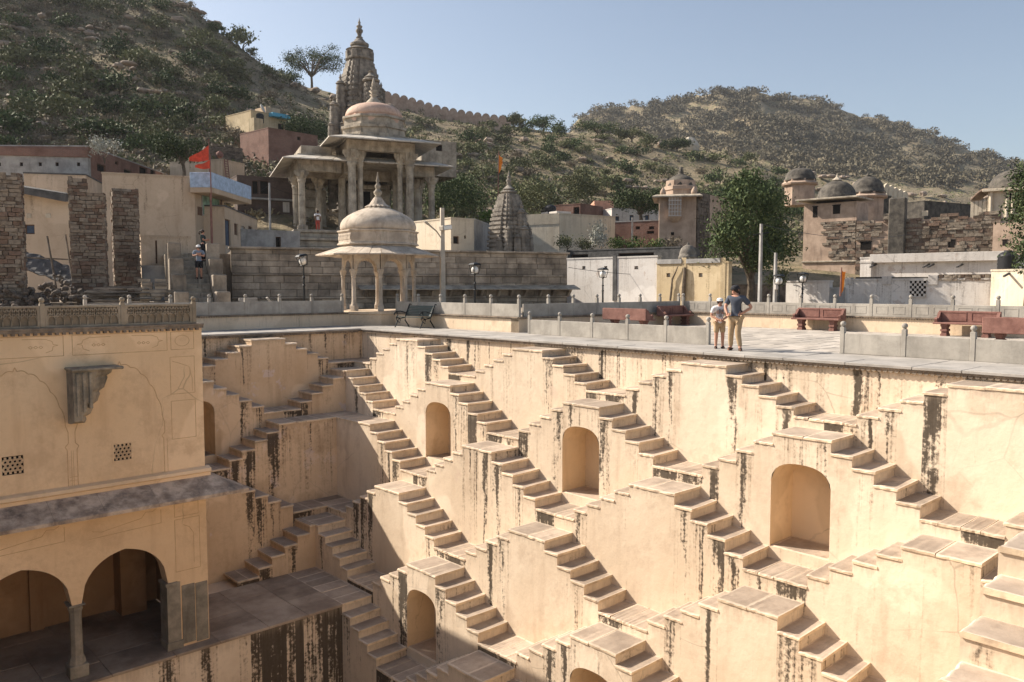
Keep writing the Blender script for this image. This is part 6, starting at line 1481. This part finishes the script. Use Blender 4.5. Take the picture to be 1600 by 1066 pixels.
t, h = pole(424, 62, 286, .08, 'thin grey pole before the sooty brick shops', 3.6, 'concrete'); t, h = pole(1005-18, 70, 340, .06, 'thin pole rising from the long brick shed roof', 3, 'concrete')
def wire(a, b, sag, label):
    mb = MB(); A, B = Vector(a), Vector(b); mb.tube([A.lerp(B, i/12)-Vector((0, 0, sag*4*(i/12)*(1-i/12))) for i in range(13)], .014, 4); tag(mb.build('overhead_wire', M['iron'], None), label, 'wire')
P1 = plan(1187.5, 43.5); P2 = plan(1211, 42.5); wire((P1.x, P1.y, hz(354, 45)), (*plan(1420, 62).xy, hz(366, 62)), .5, 'thin wire from the taller pole across the fort ruins'); wire((P1.x, P1.y, hz(358, 45)), (P2.x, P2.y, hz(398, 44)), .3, 'wire strung between the two poles by the big tree'); P3 = plan(424, 62); wire((P3.x, P3.y, hz(290, 62)), (*plan(478, 66).xy, hz(305, 66)), .2, 'thin wire from the grey pole to the temple column'); wire((P3.x, P3.y, hz(289, 62)), (*plan(352, 58).xy, hz(318, 58)), .3, 'thin wire from the grey pole to the balcony house')
wire((*plan(888, 51).xy, hz(418, 51)), (*plan(1138, 51).xy, hz(424, 51)), .35, 'thin wire slung along the whitewashed and ochre walls')
def lamp(px, d, ytop, label, tilt=0.0, z0=.5):
    v = plan(px, d); t = empty('street_lamp', (v.x, v.y, z0), VRZ+.3, label=label, cat='street lamp', group='black iron lamp posts'); h = hz(ytop, d)-z0-.55
    mb = MB(); mb.lathe([(.09, 0), (.09, .25), (.05, .3), (.045, h*.55), (.075, h*.57), (.045, h*.6), (.04, h*.72), (.07, h*.74), (.035, h*.78), (.03, h-.05), (.09, h)], 10); mb.build('post', M['iron'], t)
    T = Matrix.Translation((0, 0, h)) @ Matrix.Rotation(tilt, 4, 'Y') @ Matrix.Diagonal((.82, .82, .9, 1)); mb = MB(); sq = lambda r, z: [(-r, -r, z), (r, -r, z), (r, r, z), (-r, r, z)]
    b0, b1 = sq(.15, .02), sq(.24, .48)
    for i in range(4):
        for a, b in ((b0[i], b1[i]), (b0[i], b0[(i+1) % 4]), (b1[i], b1[(i+1) % 4])): mb.tube([T @ Vector(a), T @ Vector(b)], .016, 5)
    mb.loft([[T @ Vector(p) for p in sq(.27, .49)], [T @ Vector(p) for p in sq(.20, .56)], [T @ Vector(p) for p in sq(.05, .60)]]); mb.build('lantern_cage', M['iron'], t)
    mb = MB(); mb.ball(T @ Vector((0, 0, .22)), .17, 12, 8, (1, 1, 1.1)); mb.build('globe', M['glass'], t, True)
lamp(475, 36.6, 396, 'black iron lamp post with tilted lantern west of the domed kiosk', -.22); lamp(742, 38, 410, 'black iron lamp post between the kiosk and the small spire'); lamp(942, 43, 418, 'black iron lamp post before the whitewashed wall'); lamp(1217, 40, 428, 'black iron lamp post beside the two poles'); lamp(1254, 42, 425, 'black iron lamp post under the plastered fort tower')
def flag(px, d, ytop, ybase, cloth, mat, label, lean=0.0, dirx=-1, cat='flag', size=1.0):
    v = plan(px, d); z0 = hz(ybase, d); t = empty('flag', (v.x, v.y, z0), VRZ, label=label, cat=cat); h = hz(ytop, d)-z0
    mb = MB(); mb.tube([(0, 0, 0), (lean*h, 0, h)], [.05, .03], 7); mb.build('flagpole', M['redstone'], t)
    mb = MB(); n = 9
    def P(i, j):
        s_, q = i/n, j/n; w_, hh = cloth[0]*size, cloth[1]*size; x = lean*h*.93+dirx*w_*s_; z = h*.95-hh*q*(1-s_*.75)-cloth[2]*s_*size-.1*math.sin(s_*5)*s_; y = .10*math.sin(s_*7+q*2)*s_
        return (x, y, z)
    for i in range(n):
        for j in range(n): mb.quad([P(i, j), P(i+1, j), P(i+1, j+1), P(i, j+1)])
    mb.build('cloth', M[mat], t, True)
flag(332, 52, 217, 408, (1.2, .95, .95), 'redcloth', 'red orange pennant streaming from a tall mast behind the stair', 0, -1); flag(333.5, 51, 241, 408, (.9, .55, .5), 'redcloth', 'small drooping red orange pennant lower on a second mast behind the stair', 0, -1)
flag(778, 66, 236, 330, (.35, 1.6, .4), 'orange', 'yellow orange pennant on a thin mast near the small spire', 0.02, 1); flag(1313.5, 41, 418, 463, (.28, 1.35, .25), 'orange', 'hanging saffron pennant behind the framed parapet', .02, 1)

# odds and ends on the houses
def drainpipe(px, d, y0, y1, label):
    v = plan(px, d); mb = MB(); mb.tube([(v.x, v.y, hz(y1, d)), (v.x, v.y, hz(y0, d))], .06, 7); tag(mb.build('drainpipe', M['wooddoor'], None), label, 'pipe')
drainpipe(349, 56, 306, 384, 'rusty drainpipe at the corner under the pale blue balcony')
def tank(px, d, y, r, label):
    v = plan(px, d); mb = MB(); rp = []
    for i in range(9): rp.append((r*(1.0 if i % 2 else .95), i*r*.22))
    mb.lathe([(r*.6, 0)]+rp+[(r*.7, r*2.05), (r*.3, r*2.2)], 16); tag(mb.build('water_tank', M['tank'], None, True), label, 'water tank').location = (v.x, v.y, hz(y, d))
tank(411, 105, 192, .55, 'small black water tank beside the yellow hillside house'); tank(1100-240, 71, 340, .5, 'black water tank on the cream flat roofed house')
lp = sight(1413, 838, z=-3.86); rr = random.Random(4); mb = MB()
for _ in range(70):
    a, q = rr.uniform(0, 6.28), rr.random()**.6*.42; c = Vector((lp.x+.5*q*math.cos(a), lp.y+q*math.sin(a), TOP[2]-5*RISE[2]+.03+rr.uniform(0, .16)*(1-q)))
    leaf(mb, c, rr.uniform(.06, .15), rr, rr.random())
M['litter'] = leafmat('paper_litter', (.50, .46, .42), (.62, .58, .55), (.60, .35, .30)); mb.build('litter', M['litter'], None, kind='stuff')
# ------------------------------------------------------------------ benches
def stone_bench(x, y, rz, label, group='red sandstone benches', L=1.9):
    t = empty('stone_bench', (x, y, 0), rz, label=label, cat='bench', group=group)   # sits facing local -y
    mb = MB(); mb.cbox(-L/2, -.28, .40, L/2, .24, .46, .012); mb.build('seat', M['redstone'], t)
    mb = MB(); mb.cbox(-L/2, .24, .40, L/2, .31, .84, .015); mb.build('backrest', M['redstone'], t)
    for q in (-1, 1):
        mb = MB(); c = q*L/4; a, b = c-L/4+.07, c+L/4-.07
        for (x0, z0, x1, z1) in ((a, .50, b, .525), (a, .775, b, .80), (a, .525, a+.025, .775), (b-.025, .525, b, .775)): mb.box(x0, .225, z0, x1, .241, z1)
        mb.build('panel_frame', M['redstone'], t)
        s = q*(L/2-.05); mb = MB(); out = [(.24, .46), (.24, .80), (.16, .78), (.08, .66), (-.02, .58), (-.10, .62), (-.16, .56), (-.12, .46)]
        mb.loft([[(s+e, yy, zz) for yy, zz in out] for e in (-.045, .045)]); mb.build('arm', M['redstone'], t)
        s = q*L*.33; mb = MB()
        for i, (w0, w1) in enumerate(((.10, .10), (.085, .075), (.10, .10), (.075, .085), (.10, .10))): mb.loft([[(s+a*w0, -.03+b*w0*1.7, .08*i) for a, b in ((-1, -1), (1, -1), (1, 1), (-1, 1))], [(s+a*w1, -.03+b*w1*1.7, .08*i+.078) for a, b in ((-1, -1), (1, -1), (1, 1), (-1, 1))]])
        mb.build('leg', M['redstone'], t)
    return t
stone_bench(11.85, -8.65, -math.pi/2, 'red sandstone bench against the sunlit court wall, nearer the tourists')
stone_bench(11.7, -13.85, -math.pi/2, 'red sandstone bench against the sunlit court wall, toward the edge of the photo')
stone_bench(11.2, -2.62, 0, 'shaded red sandstone bench in the far corner of the court')
stone_bench(6.5, -3.85, math.pi/2, 'red sandstone bench seen from behind, pale flat back, at the far end of the court', L=2.1)
stone_bench(7.0, -16.9, math.pi/2, 'red sandstone bench seen from behind, cut by the edge of the photo', L=2.1)
t = empty('iron_bench', (1.75, 3.35, 0), -math.pi/2+.12, label='black cast iron park bench with curled legs and slatted green seat on the walkway', cat='bench'); L = 1.55
for i in range(6):
    mb = MB(); mb.cbox(-L/2, -.26+.085*i, .42-.004*i, L/2, -.26+.085*i+.07, .445-.004*i, .006); mb.build('seat_slat', M['paintgreen'], t)
for i in range(7):
    mb = MB(); Mx = Matrix.Translation((0, .25+.028*i, .46+.062*i)) @ Matrix.Rotation(-.42, 4, 'X'); mb.cbox(-L/2, -.012, 0, L/2, .012, .055, .004, Mx); mb.build('back_slat', M['paintgreen'], t)
for s in (-L/2+.03, L/2-.03):
    mb = MB(); arc = lambda cx, cz, r, a0, a1, n=9: [(s, cx+r*math.cos(a0+(a1-a0)*i/n), cz+r*math.sin(a0+(a1-a0)*i/n)) for i in range(n+1)]
    mb.tube([(s, -.36, 0), (s, -.30, .10), (s, -.22, .26), (s, -.30, .40)], .026, 7); mb.tube([(s, .42, 0), (s, .33, .12), (s, .20, .28), (s, .22, .44), (s, .34, .72), (s, .46, .94), (s, .54, .92)], .026, 7)
    mb.tube([(s, -.30, .40), (s, -.05, .36), (s, .22, .40)], .022, 7); mb.tube(arc(-.29, .52, .10, -1.6, 3.2)+[(s, -.36, .60)], .022, 7); mb.tube([(s, -.30, .64), (s, -.05, .66), (s, .24, .58)], .022, 7); mb.tube(arc(-.12, .27, .07, 0, 5.5), .016, 6); mb.build('iron_side', M['iron'], t)
# leaning slab
v = plan(426, 38); t = empty('leaning_slab', (v.x, v.y, .5), VRZ, label='pale stone board leaning over a flat slab beyond the shaded parapet', cat='stone slab'); mb = MB(); mb.cbox(-.32, -.4, 0, .32, .4, .07, .01, Matrix.Translation((-.1, 0, .38)) @ Matrix.Rotation(.9, 4, 'Y')); mb.build('slab', M['deck'], t); mb = MB(); mb.cbox(.1, -.5, .08, 1.9, .5, .2, .015); mb.build('base_slab', M['deck'], t)
v = plan(387, 38.3); mb = MB(); mb.cbox(-.42, -.3, 0, .42, .3, .17, .012); tag(mb.build('stone_slab', M['deck'], None), 'pale stone block lying before the dark recess of the terrace wall', 'stone slab').matrix_world = mrot((v.x, v.y, .95), VRZ)

# ------------------------------------------------------------------ people
M['skin'] = flat('skin', (.48, .25, .17), .6, .05); M['skind'] = flat('brown_skin', (.16, .085, .055), .6, .05); M['hair'] = flat('dark_hair', (.03, .02, .015), .7)
for n_, c in (('khaki', (.42, .30, .18)), ('slate_tee', (.075, .085, .11)), ('white_tee', (.72, .70, .70)), ('grey_tee', (.19, .23, .29)), ('black_cloth', (.018, .018, .022)), ('green_top', (.03, .045, .045)), ('whitecap', (.74, .73, .70)), ('blackcap', (.03, .03, .035)), ('boot', (.10, .06, .04)), ('redtr', (.38, .07, .05)), ('print', (.16, .16, .18))): M[n_] = flat(n_, c, .9, .10, 14)
TMP = []
def skin(nodes, edges, sub=2):
    """one continuous surface grown over a skeleton; nodes: name -> (pos, radius)"""
    ks = list(nodes); me = bpy.data.meshes.new('skeleton'); me.from_pydata([nodes[k][0] for k in ks], [(ks.index(a), ks.index(b)) for a, b in edges], [])
    o = bpy.data.objects.new('skeleton', me); COL.objects.link(o); m = o.modifiers.new('Skin', 'SKIN'); m.use_smooth_shade = True
    for i, k in enumerate(ks):
        r = nodes[k][1]; sv = me.skin_vertices[0].data[i]; sv.radius = (r, r) if not isinstance(r, tuple) else r; sv.use_root = i == 0
    q = o.modifiers.new('Sub', 'SUBSURF'); q.levels = sub; q.render_levels = sub
    dg = bpy.context.evaluated_depsgraph_get(); out = bpy.data.meshes.new_from_object(o.evaluated_get(dg)); bpy.data.objects.remove(o); bpy.data.meshes.remove(me)
    out.polygons.foreach_set('use_smooth', [True]*len(out.polygons)); return out
def person(loc, rz, H, arms, legs, label, top, bottom, shoe, skinm='skin', shorts=False, cap=None, hair='hair', ponytail=False, head=(0, 0), sleeve=.5, glasses=False, woman=False, lean=0.0, extra=None):
    """arms, legs: per side (right, left) joint positions as fractions of height; local +y is where the chest faces"""
    t = empty('person', loc, rz, label=label, cat='person'); S = lambda p: tuple(Vector(p)*H)
    sh = .105 if woman else .118; hp = .055
    L = lambda z: lean*(z-.52)
    J = {'pelvis': ((0, 0, .52), .070), 'waist': ((0, .005+L(.60), .60), .062 if woman else .066), 'chest': ((0, .005+L(.72), .72), .078), 'collar': ((0, L(.80), .80), .055), 'neck': ((0, .005+L(.84), .845), .030)}
    hx, hy = head; hc = Vector((hx*.03, .012+hy*.03+L(.93), .925))
    J['jaw'] = (tuple(hc+Vector((hx*.02, .018+hy*.02, -.038))), .036); J['skull'] = (tuple(hc+Vector((0, -.002, .005))), .056); J['crown'] = (tuple(hc+Vector((0, -.006, .036))), .044)
    E = [('pelvis', 'waist'), ('waist', 'chest'), ('chest', 'collar'), ('collar', 'neck'), ('neck', 'jaw'), ('jaw', 'skull'), ('skull', 'crown')]
    for s, sd, ar, lg in ((1, 'R', arms[0], legs[0]), (-1, 'L', arms[1], legs[1])):
        J['sh'+sd] = ((s*sh, L(.80), .80), .038); J['el'+sd] = (ar[0], .027); J['wr'+sd] = (ar[1], .019); J['hand'+sd] = (tuple(Vector(ar[1])+(Vector(ar[1])-Vector(ar[0])).normalized()*.035), (.022, .014))
        J['hip'+sd] = ((s*hp, 0, .485), .060); J['kn'+sd] = (lg[0], .038); J['calf'+sd] = (tuple(Vector(lg[0]).lerp(Vector(lg[1]), .35)), .036); J['an'+sd] = (lg[1], .023)
        d = Vector(lg[2]) if len(lg) > 2 else Vector((s*.02, .075, 0)); a = Vector(lg[1]); J['heel'+sd] = ((a.x-d.x*.2, a.y-d.y*.2, .022), .020); J['toe'+sd] = ((a.x+d.x, a.y+d.y, .017), .018)
        E += [('collar', 'sh'+sd), ('sh'+sd, 'el'+sd), ('el'+sd, 'wr'+sd), ('wr'+sd, 'hand'+sd), ('pelvis', 'hip'+sd), ('hip'+sd, 'kn'+sd), ('kn'+sd, 'calf'+sd), ('calf'+sd, 'an'+sd), ('an'+sd, 'heel'+sd), ('an'+sd, 'toe'+sd)]
    sc = lambda r: tuple(q*H for q in r) if isinstance(r, tuple) else r*H
    N_ = {k: (S(p), sc(r)) for k, (p, r) in J.items()}; body = skin(N_, E)
    bm = bmesh.new(); bm.from_mesh(body); fb = MB()
    for s, sd in ((1, 'R'), (-1, 'L')):   # five fingers rooted in each palm
        w0, h0 = Vector(J['wr'+sd][0]), Vector(J['hand'+sd][0]); d = (h0-w0).normalized(); side = d.cross(Vector((0, 1, 0)) if abs(d.y) < .9 else Vector((0, 0, 1))).normalized(); nr = side.cross(d)
        for k, l in enumerate((.040, .046, .043, .034)):
            b0 = h0+side*(k-1.5)*.0095; fb.tube([S(b0-d*.01), S(b0+d*l*.5), S(b0+d*l*.85+nr*.010)], [.0058*H, .0052*H, .004*H], 6)
        b0 = w0.lerp(h0, .45)-side*.012; fb.tube([S(b0), S(b0-side*.018+d*.02), S(b0-side*.018+d*.042+nr*.006)], [.0066*H, .006*H, .0045*H], 6)
    q = fb.mesh('fingers', None); bm.from_mesh(q); bm.to_mesh(body); bm.free(); body.materials.append(M[skinm]); body.polygons.foreach_set('use_smooth', [True]*len(body.polygons)); link('body', body, t)
    # clothing
    def cloth(name, keys, edges, grow, mat, cut=None):
        n2 = {k: (S(J[k][0]), (J[k][1] if not isinstance(J[k][1], tuple) else J[k][1][0])*H+grow*H) for k in keys}
        for k, p, r in (cut or []): n2[k] = (S(p), r*H)
        m_ = skin(n2, edges); m_.materials.append(M[mat]); return link(name, m_, t)
    cuts = []; ed = [('hem', 'waist'), ('waist', 'chest'), ('chest', 'collar')]
    for sd in 'RL':
        p = Vector(J['sh'+sd][0]).lerp(Vector(J['el'+sd][0]), sleeve*1.5 if sleeve < .6 else sleeve); cuts.append(('sl'+sd, tuple(p), .042)); ed += [('collar', 'sh'+sd), ('sh'+sd, 'sl'+sd)]
    cloth('shirt', ['waist', 'chest', 'collar', 'shR', 'shL'], ed, .010, top, [('hem', (0, .002, .53 if not extra or 'long' not in extra else .47), .082)]+cuts)
    cuts = []; ed = []; ks = ['pelvis']
    for sd in 'RL':
        kn, an = Vector(J['kn'+sd][0]), Vector(J['an'+sd][0]); ed += [('pelvis', 'hip'+sd)]; ks.append('hip'+sd)
        if shorts: cuts.append(('end'+sd, tuple(Vector(J['hip'+sd][0]).lerp(kn, .92)), .056)); ed += [('hip'+sd, 'end'+sd)]
        else: ks += ['kn'+sd, 'calf'+sd]; cuts.append(('end'+sd, tuple(an+Vector((0, 0, .006))), .034)); ed += [('hip'+sd, 'kn'+sd), ('kn'+sd, 'calf'+sd), ('calf'+sd, 'end'+sd)]
    cloth('shorts' if shorts else 'trousers', ks, ed, .009, bottom, cuts)
    for sd in 'RL':
        a, b, c = J['an'+sd], J['heel'+sd], J['toe'+sd]; m_ = skin({'a': (S(a[0]), .029*H), 'h': (S(b[0]), .025*H), 't': (S(c[0]), .024*H)}, [('a', 'h'), ('a', 't')]); m_.materials.append(M[shoe]); link('shoe', m_, t)
    c = Vector(S(hc)); r = .060*H; f = Vector((hx*.6, 1, 0)).normalized(); ang = math.atan2(-f.x, f.y); HM = Matrix.Translation(c) @ Matrix.Rotation(ang, 4, 'Z') @ Matrix.Rotation(-.25*max(0, -hy), 4, 'X')
    if cap:
        mb = MB(); mb.lathe([(r*1.10, .16*r), (r*1.10, .5*r), (r*.92, .92*r), (r*.5, 1.16*r), (.002, 1.22*r)], 16, HM); mb.loft([[(x*r*1.02, math.sqrt(max(0, 1-x*x))*r*1.0+e*r*.75*math.sqrt(max(0.02, 1-x*x*.8)), .22*r+.10*r*(1-e)) for x in (-.9, -.6, -.3, 0, .3, .6, .9)]+[(x*r*1.02, math.sqrt(max(0, 1-x*x))*r*1.0+e*r*.75*math.sqrt(max(0.02, 1-x*x*.8)), .14*r+.10*r*(1-e)) for x in (.9, .6, .3, 0, -.3, -.6, -.9)] for e in (0, 1)], HM); mb.build('cap', M[cap], t, True)
    if hair:
        mb = MB(); mb.ball((0, -.16*r, .18*r if not cap else -.02*r), r*1.05, 14, 9, (1, .95, 1.02)); 
        if ponytail: mb.tube([(0, -r*.9, .3*r), (0, -r*1.6, .1*r), (0, -r*1.7, -1.0*r), (0, -r*1.45, -1.8*r)], [.3*r, .42*r, .36*r, .08*r], 8)
        mb.v = [tuple(HM @ Vector(p)) for p in mb.v]; mb.build('hair', M[hair], t, True)
    mb = MB(); mb.loft([[(-.10*r, .80*r, -.30*r), (.10*r, .80*r, -.30*r), (.0, .9*r, .12*r)], [(-.05*r, 1.20*r, -.30*r), (.05*r, 1.20*r, -.30*r), (0, 1.10*r, -.10*r)]], HM); mb.build('nose', M[skinm], t)
    for s in (-1, 1):
        mb = MB(); mb.ball((s*.33*r, .86*r, .06*r), .12*r, 8, 5, (1.2, .6, .7)) if not glasses else mb.cbox(s*.36*r-.30*r, .84*r, -.10*r, s*.36*r+.30*r, 1.0*r, .20*r, .03*r); mb.v = [tuple(HM @ Vector(p)) for p in mb.v]; mb.build('eye' if not glasses else 'sunglass_lens', M['black_cloth'], t)
        mb = MB(); mb.ball((s*.98*r, -.02*r, -.08*r), .2*r, 8, 6, (.4, .8, 1.2)); mb.v = [tuple(HM @ Vector(p)) for p in mb.v]; mb.build('ear', M[skinm], t)
    mb = MB(); mb.cbox(-.28*r, .80*r, -.66*r, .28*r, .93*r, -.58*r, .02*r, HM); mb.build('mouth', M['redstone'], t)
    return t
stand = lambda s, w=.07, y=0.0: ((s*w*.95, y+.015, .28), (s*w, y, .045))
wm = person((.95, -11.86, 0), R(108), 1.70, (((.15, .05, .655), (.10, .13, .57)), ((-.225, -.05, .66), (-.105, .03, .575))), (((.06, .035, .285), (.075, -.02, .045)), ((-.045, .05, .285), (-.085, .04, .045))), 'tourist in slate tee, khaki trousers and black cap standing with hand on hip', 'slate_tee', 'khaki', 'boot', cap='blackcap', ponytail=True, head=(.6, -.3), woman=True, lean=-.05)
mb = MB(); mb.cbox(-.13, -.26, .78, .10, -.11, 1.06, .05); mb.tube([(-.10, -.12, 1.04), (-.13, .02, 1.25), (-.09, .0, 1.42), (-.02, -.11, 1.36), (.0, -.14, 1.06)], .015, 6); tag(mb.build('waist_bag', M['black_cloth'], None), 'small black bag slung behind the tourist in khaki trousers', 'bag').matrix_world = wm.matrix_basis.copy()
bo = person((1.2, -11.22, 0), R(134), 1.36, (((.165, .01, .645), (.045, .115, .575)), ((-.165, .01, .645), (-.045, .115, .575))), (stand(1, .065), stand(-1, .065)), 'child in long white printed tee, khaki shorts and white cap with clasped hands', 'white_tee', 'khaki', 'black_cloth', shorts=True, cap='whitecap', glasses=True, head=(0, 0), extra=('long',), sleeve=.75)
mb = MB()
for (x0, z0, x1, z1) in ((-.065, .99, -.02, 1.05), (.0, .97, .05, 1.06), (-.05, .955, .07, .965), (-.035, .86, .055, .875), (-.035, .93, .055, .945), (-.035, .875, -.02, .93), (.04, .875, .055, .93), (-.008, .888, .028, .918), (-.085, .86, -.075, 1.05), (.075, .90, .085, 1.05)):
    mb.box(x0, .123 if z0 > .9 else .121, z0, x1, .131, z1)
mb.build('shirt_print', M['print'], bo)
def on_stair(px, y): 
    k = int(y/(run/ns_)); z = zlo+(tz-.25-zlo)*(k+1)/ns_; p = SA.M @ Vector((SA.u(px, y), y, 0)); return (p.x, p.y, z)
person(on_stair(314, 2.62), VRZ+math.pi, 1.70, (((.15, .06, .665), (.05, .15, .70)), ((-.15, .06, .665), (-.045, .15, .69))), (stand(1, .06, .03), stand(-1, .06, -.02)), 'visitor in grey tee, black shorts and pale cap on the terrace stair', 'grey_tee', 'black_cloth', 'black_cloth', shorts=True, cap='whitecap', head=(.2, -.5))
person(on_stair(321, 4.25), VRZ+R(255), 1.66, (((.14, .05, .66), (.05, .14, .68)), ((-.14, .05, .66), (-.03, .15, .67))), (stand(1, .05, .05), stand(-1, .05, -.04)), 'visitor with dark ponytail and dark green top higher on the terrace stair', 'green_top', 'black_cloth', 'black_cloth', ponytail=True, woman=True, head=(0, -.4))
p = te.matrix_basis @ Vector((TX(503), .7, ZP)) if False else Matrix.Translation((tc.x, tc.y, 0)) @ Matrix.Rotation(VRZ, 4, 'Z') @ Vector((TX(503), .7, ZP))
person(tuple(p), VRZ+math.pi+.2, 1.72, (((.15, .02, .66), (.12, .06, .52)), ((-.15, .02, .66), (-.12, .06, .52))), (stand(1, .06), stand(-1, .06)), 'barefoot looking man in white shirt and red trousers standing in the temple hall'.replace('barefoot looking ', ''), 'white_tee', 'redtr', 'skind', skinm='skind', cap=None)
# ------------------------------------------------------------------ haze
hb = MB(); hb.box(-160, -160, PIT-1.0, 760, 760, 185); hm = bpy.data.materials.new('haze'); hm.use_nodes = True; ht = hm.node_tree; ht.nodes.clear()
pv = ht.nodes.new('ShaderNodeVolumePrincipled'); pv.inputs['Color'].default_value = (.86, .90, .96, 1); pv.inputs['Density'].default_value = .00013; pv.inputs['Anisotropy'].default_value = .2
ou = ht.nodes.new('ShaderNodeOutputMaterial'); ht.links.new(pv.outputs[0], ou.inputs['Volume']); hb.build('haze', hm, None, kind='stuff')
